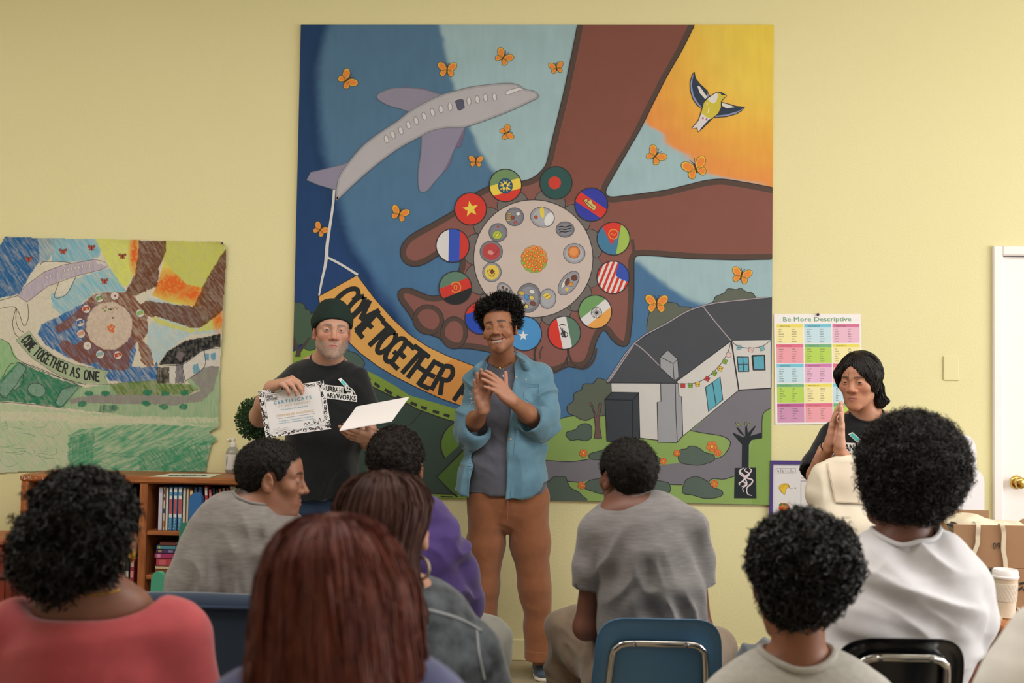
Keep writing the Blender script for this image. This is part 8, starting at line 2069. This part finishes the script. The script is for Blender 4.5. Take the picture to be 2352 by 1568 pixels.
def profile_man():
    Z = 3.62; q = lambda x, y, dz=0.0: P(x, y, Z+dz)
    root = thing('person', 'seated person in grey T-shirt with head turned in profile on the navy chair', 'person', (*q(560, 1500)[:2], 0))
    R = rotm(-1.40, -.06, .0); c = q(627, 1098, .02); s = 1.0
    S = Sdf(); add_head(S, R, c, s, eye=.0040, neck=q(580, 1178, .0), neck_r=.060, nose=1.15, nose_w=1.1, lips=1.15, jaw=.95, ear_out=.004)
    a1, a2 = q(478, 1222, .02), q(668, 1226, .04); e1, e2 = q(455, 1400, .10), q(690, 1380, .16)
    w1, w2 = q(540, 1470, .34), q(650, 1470, .36)
    arms(S, q(575, 1185), a1, a2, e1, e2, w1, w2, q(515, 1440))
    col = skin_colors(R, c, s, '#8a5c45', '#87584b', brow='#1e1511', lips=1.1, brow_z=.002, beard=[('#2a1c15', lambda v: .55*np.exp(-((v[:, 2]+.0545)/.006)**2)*(np.abs(v[:, 0]) < .026)*(v[:, 1] > .06)+.35*np.exp(-((v[:, 1]-.028)/.010)**2)*np.exp(-((v[:, 2]+.022)/.030)**2)+.3*sstep(-.085, -.11, v[:, 2])*(v[:, 1] > .02)*(v[:, 2] > -.13))],
                      hairline=('#211812', lambda v: .92*sstep(-.004, .010, v[:, 2]-np.interp(v[:, 1], [-.1, -.06, -.035, -.012, .010, .028, .042, .055, .075, .1], [-.060, -.050, -.012, .036, .032, -.006, .020, .048, .062, .07]))*(np.linalg.norm(v, axis=1) < .15)))
    body, *_ = body_mesh('body', S, M_SKIN, root, col, fine=[(c, .16)], hf=.0022, hc=.006); add_eyes(body, R, c, s, look=(0, -.1))
    short_hair('hair', root, R, c, s, hair_mat('cropped_black_hair', '#15110f', .7, .2), thick=.009, low=-.060, n=5200, L=.009, rad=.0022, width=.0018, front=.070)
    gm = fabric('ash_grey_jersey', '#7b7570', '#77716c', var=(1.0, .7, '#66605b'), stretch=(30, 30, 160))
    secs = [(q(570, 1178, .02), .10, .085), (q(565, 1212, .01), .155, .115), (q(545, 1285), .174, .135), (q(527, 1350, -.02), .186, .14), (q(517, 1430, -.03), .188, .14), (q(515, 1540), .18, .13)]
    fs = folds([(q(600, 1230, -.1), q(590, 1310, -.12), .09, RIGHT+UP*.2, .05, .012), (q(520, 1330, -.12), q(560, 1420, -.12), .14, RIGHT+UP*.15, .05, .010), (q(430, 1260, -.1), q(420, 1360, -.1), .10, RIGHT-UP*.4, .06, .008)], .0025, 9, 61)
    nk = (q(574, 1172, .0), q(604, 1110, .01))
    sh = tee('t_shirt', root, gm, secs, [[(q(488, 1226, .02), .075), (q(462, 1300, .05), .072), (q(450, 1350, .07), .066)], [(q(660, 1232, .04), .072), (q(684, 1300, .08), .070), (q(692, 1345, .12), .064)]], nk, .065, None, fold=fs, shoulders=[(q(488, 1220, .02), q(572, 1184, .01), .062, .060), (q(662, 1222, .03), q(578, 1184, .01), .060, .060)])
    collar_band(sh, gm, nk, .065, .0055)
    tm = fabric('dark_denim', '#2b3441')
    legs(root, tm, q(520, 1570, .05), [q(470, 1520, .46), q(640, 1520, .46)], [floor_pt(q(470, 1600, .46)), floor_pt(q(645, 1600, .46))])
profile_man()

def purple_boy():
    Z = 3.8; q = lambda x, y, dz=0.0: P(x, y, Z+dz)
    root = thing('person', 'seated person in purple hoodie with close-cropped dark hair, facing the standing pair', 'person', (*q(940, 1500)[:2], 0))
    R = rotm(.05, .0, .0); c = q(908, 1069, .05); s = 1.02
    S = Sdf(); add_head(S, R, c, s, neck=q(915, 1165, .02), neck_r=.055, ear_out=.006)
    a1, a2 = q(826, 1238), q(1016, 1236); e1, e2 = q(795, 1400, .04), q(1064, 1382, .05); w1, w2 = q(870, 1455, .30), q(1010, 1450, .30)
    arms(S, q(916, 1172), a1, a2, e1, e2, w1, w2, q(955, 1440))
    body, *_ = body_mesh('body', S, M_SKIN, root, skin_colors(R, c, s, '#7a4a36', '#7a4a40', brow='#1c1411'), fine=[(c, .15)], hf=.0026, hc=.006); add_eyes(body, R, c, s)
    short_hair('hair', root, R, c, s, hair_mat('cropped_brown_black_hair', '#1d1612', .7, .2), thick=.014, low=-.06, n=4200, L=.012, rad=.003, width=.0022, lump=.004)
    pm = fabric('purple_fleece', '#45326c', '#3a2960')
    secs = [(q(916, 1172, .03), .105, .085), (q(920, 1212, .01), .165, .115), (q(935, 1280), .180, .135), (q(945, 1360), .185, .14), (q(950, 1450), .19, .14), (q(955, 1540), .18, .13)]
    fs = folds([(q(1030, 1300, -.05), q(1000, 1380, -.08), .12, UP+RIGHT*.3, .06, .014), (q(940, 1250, -.1), q(960, 1330, -.1), .12, UP, .07, .008)], .003, 8, 71)
    S2 = [[(q(832, 1242), .075), (q(800, 1330, .03), .072), (q(796, 1405, .05), .070), (q(840, 1440, .22), .05)], [(q(1010, 1240), .076), (q(1048, 1310, .02), .074), (q(1062, 1385, .05), .070), (q(1024, 1440, .22), .05)]]
    hood = lambda S: S.rc(q(862, 1180, -.02), q(905, 1200, -.09), .045, .05, .03).rc(q(905, 1200, -.09), q(965, 1182, -.02), .05, .045, .03)
    tee('hoodie', root, pm, secs, S2, (q(913, 1160, .02), q(909, 1080, .04)), .064, None, fold=fs, shoulders=[(q(838, 1234), q(916, 1180, .01), .065, .06), (q(1006, 1232), q(918, 1180, .01), .065, .06)], extra=hood)
    tm = fabric('olive_grey_denim', '#77756b', '#67665d')
    kn = [q(870, 1440, .46), q(1122, 1462, .40)]; ft = [floor_pt(q(880, 1600, .46)), floor_pt(q(1118, 1600, .44))]
    legs(root, tm, q(955, 1570, .05), kn, ft, r=(.088, .073, .060), fold=folds([(kn[1], ft[1]+[0, 0, .15], .16, UP+RIGHT*.5, .05, .014)], .003, 7, 8))
purple_boy()

def flow_hair(name, root, m, rings, n, width, seed, crown, seg=14, wav=.006, spread=.10, open_front=None, ends=.05, up=(0, 0, 1), lift=(.000, .010)):
    """long straight hair: a lofted core and combed strands down it; rings = [(centre, rx, ry)] from crown to ends"""
    rng = np.random.default_rng(seed)
    C_ = np.array([r[0] for r in rings]); rx = np.array([r[1] for r in rings]); ry = np.array([r[2] for r in rings])
    K = len(rings); t = np.linspace(0, K-1, 40); ii = np.arange(K)
    def prof(tt):
        return np.stack([np.interp(tt, ii, C_[:, k]) for k in range(3)], -1), np.interp(tt, ii, rx), np.interp(tt, ii, ry)
    def sm(tt):            # smooth the profile a little
        a = [prof(np.clip(tt+d, 0, K-1)) for d in (-.35, 0, .35)]
        return [sum(w*x[k] for w, x in zip((.25, .5, .25), a)) for k in range(3)]
    c_, x_, y_ = sm(t); N = 44; g = np.linspace(0, 2*PI, N, endpoint=False)
    V = c_[:, None]+x_[:, None, None]*np.cos(g)[None, :, None]*RIGHT+y_[:, None, None]*np.sin(g)[None, :, None]*unit(FWD*[1, 1, 0])
    k = np.arange(40*N).reshape(40, N); F = np.stack([k[:-1], np.roll(k[:-1], -1, 1), np.roll(k[1:], -1, 1), k[1:]], -1).reshape(-1, 4)
    V = V.reshape(-1, 3)
    nn = vnoise(np.stack([np.tile(g, 40)*7, np.repeat(t, N)*.7, np.zeros(40*N)], 1), seed); V = V+(V-np.repeat(c_, N, 0))*(.045*nn)[:, None]
    capc = len(V); V = np.concatenate([V, c_[:1]+[[0, 0, x_[0]*.25]]]); F3 = np.array([[capc, j, (j+1) % N] for j in range(N)])
    th = rng.random(n)*2*PI
    if open_front is not None: th = open_front(th, rng)
    t0 = rng.random(n)**1.5*(K-1)*.55; t1 = np.minimum(t0+(K-1)*(.35+.5*rng.random(n)), K-1+.0); t1 = np.where(rng.random(n) < .45, K-1, t1)
    s = np.linspace(0, 1, seg); tt = t0[:, None]+(t1-t0)[:, None]*s; dth = spread*rng.normal(size=(n, 1))*s+.05*np.sin(s*5+rng.random((n, 1))*6)*s
    a = th[:, None]+dth; cc, xx, yy = prof(tt.ravel()); cc = cc.reshape(n, seg, 3); xx = xx.reshape(n, seg); yy = yy.reshape(n, seg)
    l = 1+.045*vnoise(np.stack([a.ravel()*7, tt.ravel()*.7, np.zeros(a.size)], 1), seed).reshape(n, seg)+(lift[0]+lift[1]*rng.random((n, 1)))/np.maximum(xx, .02)
    pth = cc+(xx*l*np.cos(a))[..., None]*RIGHT+(yy*l*np.sin(a))[..., None]*unit(FWD*[1, 1, 0])
    fl = (t1 >= K-1)[:, None]*s**6*ends*rng.random((n, 1)); pth[..., 2] -= fl
    pth += wav*np.sin(s*9+rng.random((n, 1))*6)[..., None]*(s**2)[None, :, None]*rng.normal(size=(n, 1, 3))
    out = (np.cos(th)[:, None]*RIGHT+np.sin(th)[:, None]*unit(FWD*[1, 1, 0]))[:, None, :]
    V2, F2 = ribbons(pth, width*(.6+.8*rng.random(n)), rng, side=out+.5*rng.normal(size=(n, 1, 3)))
    return link(name, np_mesh(name, np.concatenate([V, V2]), [np.concatenate([F, F2+len(V)]), F3], smooth=True), m, root)

def brown_woman():
    Z = 2.4; q = lambda x, y, dz=0.0: P(x, y, Z+dz)
    root = thing('person', 'seated person with centre-parted brown hair tied low, silver hoop earring and washed black denim jacket', 'person', (*q(890, 1568)[:2], 0))
    R = rotm(.10, .0, .0); c = q(884, 1216, .02); s = .98
    S = Sdf(); add_head(S, R, c, s, neck=q(882, 1378, .0), neck_r=.050, ear_out=.008)
    a1, a2 = q(730, 1510), q(1070, 1510); e1, e2 = q(680, 1800, .05), q(1150, 1800, .05)
    w1, w2 = q(800, 1850, .28), q(1000, 1850, .28)
    arms(S, q(885, 1390), a1, a2, e1, e2, w1, w2, q(905, 1800))
    body, *_ = body_mesh('body', S, M_SKIN, root, skin_colors(R, c, s, '#b08068', '#a5685c', brow='#3a2820'), fine=[(c, .15)], hf=.0026, hc=.007); add_eyes(body, R, c, s)
    hm = hair_mat('brown_hair', '#4a2d25', .60, .18, '#301c17')
    rings = [(q(882, 1083), .018, .020), (q(882, 1092), .050, .052), (q(881, 1115), .076, .080), (q(880, 1155), .0935, .100), (q(876, 1205, -.008), .0880, .104), (q(874, 1250, -.018), .074, .094), (q(884, 1290, -.035), .058, .072), (q(900, 1325, -.048), .048, .052), (q(915, 1350, -.06), .042, .040)]
    flow_hair('hair', root, hm, rings, 2600, .0040, 4, None, spread=.06, wav=.001, ends=.0)
    pony = [(q(916, 1345, -.06), .036, .034), (q(928, 1375, -.075), .030, .028), (q(930, 1420, -.08), .040, .034), (q(920, 1480, -.09), .044, .034), (q(905, 1540, -.095), .034, .026), (q(900, 1580, -.09), .014, .012)]
    flow_hair('ponytail', root, hm, pony, 700, .0035, 6, None, spread=.2, wav=.003, ends=.02)
    MB().tube([q(922, 1360, -.068)+.034*(math.cos(g)*RIGHT+math.sin(g)*unit(FWD*[1, 1, 0])) for g in np.linspace(0, 2*PI, 24)[:-1]], .006, 8, closed=True).build('hair_tie', mat('dark_band', '#1d1718', rough=.8), root, smooth=True)
    b = MB(); ec = q(966, 1304, -.02); b.tube([ec+.0225*(math.cos(g)*unit(RIGHT*.8-FWD*.6)+math.sin(g)*UP) for g in np.linspace(0, 2*PI, 36)[:-1]], .0035, 8, closed=True); b.build('hoop_earring', mat('silver', '#d9d2cc', rough=.25, metal=1.0), root, smooth=True)
    dm = fabric('acid_washed_denim', '#565c62', bump=(240, .4, .0015), var=(22, 1.0, '#1f2328'))
    secs = [(q(890, 1402, .02), .10, .085), (q(893, 1445, .01), .17, .115), (q(900, 1520), .195, .13), (q(905, 1640), .20, .135), (q(905, 1850), .20, .14)]
    fs = folds([(q(1050, 1470, -.05), q(1100, 1600, -.05), .12, UP*.6+RIGHT, .06, .010)], .003, 8, 81)
    S2 = [[(q(738, 1512), .075), (q(690, 1680, .03), .070), (q(682, 1800, .05), .065), (q(760, 1840, .2), .05)], [(q(1068, 1512), .075), (q(1130, 1660, .02), .070), (q(1148, 1790, .05), .065), (q(1040, 1845, .2), .05)]]
    col = lambda S: S.rc(q(830, 1395, -.03), q(890, 1405, -.075), .022, .024, .015).rc(q(890, 1405, -.075), q(950, 1392, -.03), .024, .022, .015)
    jk = tee('denim_jacket', root, dm, secs, S2, (q(886, 1385, .02), q(884, 1290, .04)), .062, None, fold=fs, shoulders=[(q(745, 1500), q(888, 1410, .01), .064, .06), (q(1062, 1498), q(890, 1408, .01), .064, .06)], extra=col, h=.0065)
    sf = Surf(jk); pts = spline([(958, 1392), (1010, 1404), (1060, 1420), (1105, 1445)], 8); p3 = sf.at(pts[:, 0], pts[:, 1]+3, .0)
    MB().tube(p3, .0038, 6).build('shoulder_piping', mat('pale_piping', '#8f9296', rough=.8), jk, smooth=True)
    pts = spline([(1095, 1447), (1100, 1500), (1112, 1560)], 8); MB().tube(sf.at(pts[:, 0], pts[:, 1], .0), .003, 6).build('sleeve_seam', mat('pale_piping', '#8f9296', rough=.8), jk, smooth=True)
    legs(root, fabric('dark_denim', '#2b3441'), q(900, 1880, .05), [q(800, 1830, .46), q(1010, 1830, .46)], [floor_pt(q(800, 1900, .46)), floor_pt(q(1010, 1900, .46))])
brown_woman()

def red_haired_woman():
    Z = 1.66; q = lambda x, y, dz=0.0: P(x, y, Z+dz)
    root = thing('person', 'person seen from behind with long straight auburn hair and slate blue top', 'person', (*q(775, 1568)[:2], 0))
    R = rotm(.05, .0, .0); c = q(765, 1372, .03); s = .95
    S = Sdf(); add_head(S, R, c, s, neck=q(770, 1610, .02), neck_r=.050)
    a1, a2 = q(575, 1690), q(970, 1690); e1, e2 = q(530, 2200, .05), q(1030, 2200, .05)
    w1, w2 = q(650, 2250, .28), q(900, 2250, .28)
    arms(S, q(770, 1620), a1, a2, e1, e2, w1, w2, q(775, 2200))
    body, *_ = body_mesh('body', S, M_SKIN, root, skin_colors(R, c, s, '#b98a72', '#a5685c', brow='#3a2820'), fine=[(c, .15)], hf=.0028, hc=.007); add_eyes(body, R, c, s)
    hm = hair_mat('auburn_hair', '#683226', .55, .25, '#43211a')
    rings = [(q(762, 1183, .03), .016, .018), (q(762, 1190, .03), .042, .048), (q(763, 1215, .03), .068, .076), (q(766, 1260, .025), .088, .096), (q(769, 1320, .02), .1005, .108), (q(771, 1390, .01), .108, .110), (q(772, 1460, .0), .1115, .104), (q(773, 1530, -.01), .117, .096), (q(775, 1600, -.02), .126, .090), (q(780, 1680, -.03), .124, .080), (q(785, 1760, -.04), .105, .060)]
    flow_hair('hair', root, hm, rings, 4200, .0034, 14, None, spread=.10, wav=.004, ends=.05)
    bm = fabric('slate_blue_knit', '#4a4c6e', '#3d3f5e')
    secs = [(q(772, 1612, .03), .10, .085), (q(773, 1645, .02), .17, .11), (q(775, 1740), .185, .12), (q(775, 1950), .18, .12), (q(775, 2250), .19, .13)]
    S2 = [[(q(590, 1690), .070), (q(540, 1950, .03), .062), (q(530, 2200, .05), .058), (q(600, 2240, .2), .045)], [(q(958, 1690), .070), (q(1020, 1950, .03), .062), (q(1030, 2200, .05), .058), (q(950, 2240, .2), .045)]]
    tee('knit_top', root, bm, secs, S2, (q(770, 1590, .02), q(768, 1450, .04)), .068, None, fold=folds([(q(640, 1700, -.1), q(900, 1700, -.1), .15, UP+RIGHT*.3, .06, .006)], .002, 8, 91), shoulders=[(q(570, 1650), q(770, 1628, .01), .066, .055), (q(975, 1650), q(772, 1628, .01), .066, .055)], h=.0065)
    legs(root, fabric('dark_denim', '#2b3441'), q(775, 2280, .05), [q(650, 2230, .46), q(900, 2230, .46)], [floor_pt(q(650, 2300, .46)), floor_pt(q(900, 2300, .46))])
red_haired_woman()

def red_shirt_woman():
    Z = 2.28; q = lambda x, y, dz=0.0: P(x, y, Z+dz)
    root = thing('person', 'person seen from behind in coral red top with dark twisted hair and gold necklace', 'person', (*q(215, 1568)[:2], 0))
    R = rotm(.22, .0, .05); c = q(206, 1228, .02); s = 1.0
    S = Sdf(); add_head(S, R, c, s, neck=q(215, 1398, .0), neck_r=.054, ear_out=.006)
    a1, a2 = q(25, 1480), q(392, 1470); e1, e2 = q(-20, 1780, .05), q(440, 1780, .05)
    w1, w2 = q(110, 1830, .28), q(330, 1830, .28)
    arms(S, q(213, 1412), a1, a2, e1, e2, w1, w2, q(215, 1800))
    body, *_ = body_mesh('body', S, M_SKIN, root, skin_colors(R, c, s, '#7a5140', '#7a4a40', brow='#1c1411'), fine=[(c, .15)], hf=.0026, hc=.006); add_eyes(body, R, c, s)
    hm = hair_mat('twisted_black_hair', '#15120f', .6, .25)
    H = Sdf().at(R, c, s)
    H.el((-.008, -.020, .030), (.087, .108, .098)).el((-.045, -.055, -.030), (.082, .075, .075), .03).el((.022, -.058, -.018), (.056, .052, .046), .03)
    H.el((0, .13, -.02), (.10, .085, .11), .012, 's'); H.rc((.062, .012, -.008), (.11, .005, -.02), .034, .040, .01, 's'); H.at()
    rng = np.random.default_rng(17); v, F = mesh_sdf(H, .006); v = relax(v, F, 1); v = v+vnormals(v, F)*lumps(.012, 26, 4)(v)[:, None]
    Vs, Fs, n = [v], [F], len(v)
    p, nr = sample_surface(v, F, 2600, rng, lambda u: np.linalg.norm(u-(R@np.array([.085, 0, -.012])+c), axis=1) > .060); V2, F2 = curls(p-nr*.004, nr, .028, .006, 1.7, .0050, rng, 8, .35, .7); Vs.append(V2); Fs.append(F2+n); n += len(V2)
    lk = MB()
    ends = [(q(85, 1310, -.03), q(90, 1372, -.04)), (q(115, 1330, -.04), q(124, 1385, -.045)), (q(150, 1330, -.05), q(146, 1352, -.06)), (q(60, 1260, 0), q(38, 1320, .0)), (q(45, 1230, .0), q(20, 1270, .01)), (q(60, 1330, 0), q(62, 1352, .0)), (q(245, 1310, -.05), q(255, 1335, -.06)), (q(200, 1330, -.06), q(196, 1345, -.065)), (q(90, 1150, 0), q(66, 1128, .0)), (q(72, 1180, 0), q(40, 1190, 0)), (q(60, 1200, -.02), q(28, 1240, -.02)), (q(230, 1310, -.05), q(222, 1338, -.06))]
    for a, b in ends:
        a = a+(c-a)*.25; t = np.linspace(0, 1, 9); pts = a+(b-a)*t[:, None]+.004*np.stack([np.sin(t*16), np.cos(t*16), np.zeros(9)], 1); lk.tube(pts, np.interp(t, [0, .6, 1], [.017, .014, .006])*(1+.15*np.sin(t*22)), 8)
        pp = pts[np.repeat(np.arange(9), 12)]; d = rng.normal(size=pp.shape); d /= np.linalg.norm(d, axis=1)[:, None]
        V2, F2 = curls(pp+d*.008, d, .014, .004, 1.4, .0040, rng, 6, .3); Vs.append(V2); Fs.append(F2+n); n += len(V2)
    Vs.append(np.concatenate(lk.v)); Fs.append(np.array(lk.f4)+n); f3 = np.array(lk.f3).reshape(-1, 3)+n
    link('hair', np_mesh('hair', np.concatenate(Vs), [np.concatenate(Fs), f3], smooth=True), hm, root)
    rm = fabric('coral_red_knit', '#ac484b', '#9c4145', rough=.8)
    secs = [(q(212, 1440, .01), .170, .075), (q(214, 1482, .0), .205, .112), (q(215, 1530), .21, .125), (q(215, 1640), .215, .13), (q(215, 1850), .22, .14)]
    fs = folds([(q(330, 1480, -.08), q(350, 1568, -.08), .14, RIGHT+UP*.3, .07, .010), (q(60, 1480, -.08), q(100, 1568, -.08), .14, RIGHT-UP*.3, .07, .008)], .003, 7, 101)
    S2 = [[(q(38, 1488), .078), (q(-15, 1640, .03), .075), (q(-22, 1780, .05), .068)], [(q(386, 1484), .078), (q(428, 1640, .02), .075), (q(442, 1780, .05), .068)]]
    ncut = lambda S: S.el(q(217, 1366, .02), (.138, .20, .046), .006, 's')
    sh = tee('top', root, rm, secs, S2, None, 0, None, fold=fs, shoulders=[(q(45, 1470), q(140, 1448, .0), .074, .052), (q(384, 1468), q(290, 1448, .0), .074, .052)], ncut=ncut, h=.0065)
    sfb = Surf(body); pts = spline([(146, 1352), (175, 1361), (205, 1366), (240, 1364), (275, 1354)], 6); MB().tube(sfb.at(pts[:, 0], pts[:, 1], .001), .0022, 6).build('necklace', mat('gold', '#c9a24e', rough=.25, metal=1.0), root, smooth=True)
    b = MB(); ec = q(301, 1276, -.02); b.tube([ec+.010*(math.cos(g)*unit(RIGHT*.7-FWD*.7)+math.sin(g)*UP) for g in np.linspace(0, 2*PI, 30)[:-1]], .0035, 8, closed=True); b.build('earring', mat('gold', '#c9a24e', rough=.25, metal=1.0), root, smooth=True)
    legs(root, fabric('dark_denim', '#2b3441'), q(215, 1880, .05), [q(100, 1840, .46), q(330, 1840, .46)], [floor_pt(q(100, 1900, .46)), floor_pt(q(330, 1900, .46))])
red_shirt_woman()

def curly_boy():
    Z = 2.42; q = lambda x, y, dz=0.0: P(x, y, Z+dz)
    root = thing('person', 'person seen from behind with short black curls and pale heather T-shirt, below the word chart', 'person', (*q(1830, 1568)[:2], 0))
    R = rotm(.42, -.10, .0); c = q(1822, 1338, .02); s = .96
    S = Sdf(); add_head(S, R, c, s, neck=q(1832, 1545, -.02), neck_r=.056, ear_out=.004)
    a1, a2 = q(1660, 1640), q(2010, 1640); e1, e2 = q(1620, 1900, .05), q(2050, 1900, .05)
    w1, w2 = q(1740, 1960, .28), q(1930, 1960, .28)
    arms(S, q(1832, 1565), a1, a2, e1, e2, w1, w2, q(1832, 1950))
    body, *_ = body_mesh('body', S, M_SKIN, root, skin_colors(R, c, s, '#8e5b42', '#7a4a40', brow='#1c1411'), fine=[(c, .16)], hf=.0026, hc=.006); add_eyes(body, R, c, s)
    H = Sdf(); H.el(q(1846, 1293, .0), (.104, .115, .098)).el(q(1830, 1370, -.03), (.072, .060, .052), .03)
    H.at(R, c, s); H.el((0, .125, -.04), (.09, .075, .105), .012, 's').rc((-.06, .015, -.02), (-.13, .015, -.03), .028, .032, .01, 's'); H.at()
    curly_hair('hair', H, .006, hair_mat('black_curls', '#141210', .5, .35), root, 6200, .024, .0070, 1.5, .0042, seed=8, lump=.008, lfreq=38, seg=8)
    gm = fabric('pale_heather_jersey', '#b3aea6', '#a39e97', var=(1.0, .6, '#9a958e'), stretch=(60, 60, 120))
    secs = [(q(1832, 1566, .0), .11, .085), (q(1832, 1602, .0), .18, .11), (q(1832, 1680), .195, .125), (q(1832, 1800), .195, .13), (q(1832, 1960), .195, .13)]
    S2 = [[(q(1668, 1636), .066), (q(1632, 1760, .02), .062), (q(1624, 1810, .03), .058)], [(q(2002, 1636), .066), (q(2036, 1760, .02), .062), (q(2044, 1810, .03), .058)]]
    nk = (q(1832, 1540, -.02), q(1828, 1450, .0))
    sh = tee('t_shirt', root, gm, secs, S2, nk, .068, None, fold=folds([], .003, 8, 3), shoulders=[(q(1672, 1618), q(1830, 1572, -.01), .062, .056), (q(1998, 1618), q(1834, 1572, -.01), .062, .056)], h=.0055)
    collar_band(sh, gm, nk, .068, .0075)
    legs(root, fabric('dark_denim', '#2b3441'), q(1832, 1990, .05), [q(1730, 1950, .46), q(1940, 1950, .46)], [floor_pt(q(1730, 2000, .46)), floor_pt(q(1940, 2000, .46))])
curly_boy()

def afro_person():
    Z = 3.02; q = lambda x, y, dz=0.0: P(x, y, Z+dz)
    root = thing('person', 'seated person with big round afro and white T-shirt on the black chair', 'person', (*q(2070, 1500)[:2], 0))
    R = rotm(.80, .0, .0); c = q(2066, 1098, .02); s = 1.0
    S = Sdf(); add_head(S, R, c, s, neck=q(2082, 1262, -.02), neck_r=.058)
    a1, a2 = q(1950, 1325), q(2212, 1345); e1, e2 = q(1930, 1500, .08), q(2205, 1520, .06); w1, w2 = q(2000, 1540, .30), q(2130, 1540, .30)
    arms(S, q(2083, 1272), a1, a2, e1, e2, w1, w2, q(2055, 1560))
    body, *_ = body_mesh('body', S, M_SKIN, root, skin_colors(R, c, s, '#7d5244', '#7a4a40', brow='#1c1411'), fine=[(c, .16)], hf=.0026, hc=.006); add_eyes(body, R, c, s)
    H = Sdf(); H.el(q(2097, 1066, .0), (.126, .136, .122)).el(q(2090, 1140, -.02), (.096, .090, .056), .03)
    H.at(R, c, s); H.el((-.02, .15, -.06), (.11, .095, .135), .012, 's'); H.at()
    curly_hair('hair', H, .007, hair_mat('afro_hair', '#1b1615', .55, .35), root, 12000, .030, .0062, 2.4, .0022, seed=12, lump=.011, lfreq=34, seg=10)
    wm = fabric('white_jersey', '#d6d3d6', '#cbc8cc')
    secs = [(q(2084, 1272, .0), .115, .09), (q(2086, 1310, .0), .180, .12), (q(2085, 1380), .195, .14), (q(2068, 1450), .192, .14), (q(2052, 1510), .180, .135), (q(2046, 1570), .175, .13)]
    S2 = [[(q(1958, 1330), .070), (q(1936, 1400, .03), .066), (q(1928, 1455, .05), .060)], [(q(2205, 1350, 0), .078), (q(2226, 1420, .0), .068), (q(2212, 1490, .02), .050)]]
    fs = folds([(q(2130, 1300, -.12), q(2200, 1440, -.1), .13, RIGHT*.7+UP, .055, .011), (q(2000, 1420, -.12), q(2180, 1470, -.12), .10, UP+RIGHT*.35, .05, .010), (q(2000, 1300, -.12), q(1960, 1400, -.12), .10, RIGHT-UP*.4, .06, .006)], .003, 8, 111)
    nk = (q(2082, 1252, -.015), q(2078, 1170, .0))
    ncut = None
    sh = tee('t_shirt', root, wm, secs, S2, nk, .078, None, fold=fs, shoulders=[(q(1962, 1322), q(2080, 1284, .0), .066, .058), (q(2202, 1336), q(2088, 1284, .0), .072, .058)], h=.0055)
    collar_band(sh, wm, nk, .078, .0065)
    tm = fabric('grey_blue_denim', '#5d6268', '#474d54')
    kn = [q(1752, 1535, .42), q(2150, 1560, .46)]; ft = [floor_pt(q(1735, 1600, .55)), floor_pt(q(2150, 1600, .46))]
    legs(root, tm, q(2046, 1620, .05), kn, ft, r=(.088, .070, .058), shoe_m=fabric('cream_canvas', '#cfc8ba'), yaw=.4, fold=folds([(kn[0], q(1800, 1520, .4), .12, RIGHT+UP*.3, .05, .010)], .003, 7, 6))
afro_person()

def edge_person():
    Z = 1.95; q = lambda x, y, dz=0.0: P(x, y+58, Z+dz)
    root = thing('person', 'person in off-white T-shirt cut off by the photo edge, only one shoulder showing', 'person', (*q(2560, 1600)[:2], 0))
    R = rotm(.1); c = q(2560, 1200, .03); s = .97
    S = Sdf(); add_head(S, R, c, s, neck=q(2560, 1390, .0), neck_r=.055)
    a1, a2 = q(2352, 1540), q(2780, 1540); e1, e2 = q(2290, 1880, .05), q(2830, 1880, .05); w1, w2 = q(2440, 1920, .28), q(2680, 1920, .28)
    arms(S, q(2560, 1410), a1, a2, e1, e2, w1, w2, q(2560, 1900))
    body, *_ = body_mesh('body', S, M_SKIN, root, skin_colors(R, c, s, '#8e5b42', '#7a4a40', brow='#1c1411'), fine=[(c, .15)], hf=.003, hc=.007); add_eyes(body, R, c, s)
    short_hair('hair', root, R, c, s, hair_mat('cropped_black_hair', '#15110f', .7, .2), thick=.012)
    wm = fabric('off_white_jersey', '#d9d4cc', '#cec9c1')
    secs = [(q(2560, 1408, .0), .11, .085), (q(2560, 1450, .0), .185, .115), (q(2560, 1560), .205, .135), (q(2560, 1750), .21, .14), (q(2560, 1920), .20, .13)]
    S2 = [[(q(2362, 1535), .082), (q(2308, 1720, .03), .074), (q(2298, 1790, .04), .068)], [(q(2765, 1535), .080), (q(2815, 1720, .03), .072), (q(2822, 1790, .04), .066)]]
    nk = (q(2560, 1385, .0), q(2560, 1300, .01))
    sh = tee('t_shirt', root, wm, secs, S2, nk, .064, None, fold=folds([(q(2330, 1500, -.08), q(2340, 1700, -.08), .15, RIGHT+UP*.4, .06, .008)], .003, 8, 121), shoulders=[(q(2372, 1508), q(2560, 1418, .0), .076, .056), (q(2750, 1508), q(2562, 1418, .0), .076, .056)], h=.006)
    collar_band(sh, wm, nk, .064, .006)
    legs(root, fabric('dark_denim', '#2b3441'), q(2560, 1950, .05), [q(2460, 1910, .46), q(2680, 1910, .46)], [floor_pt(q(2460, 2000, .46)), floor_pt(q(2680, 2000, .46))])
edge_person()
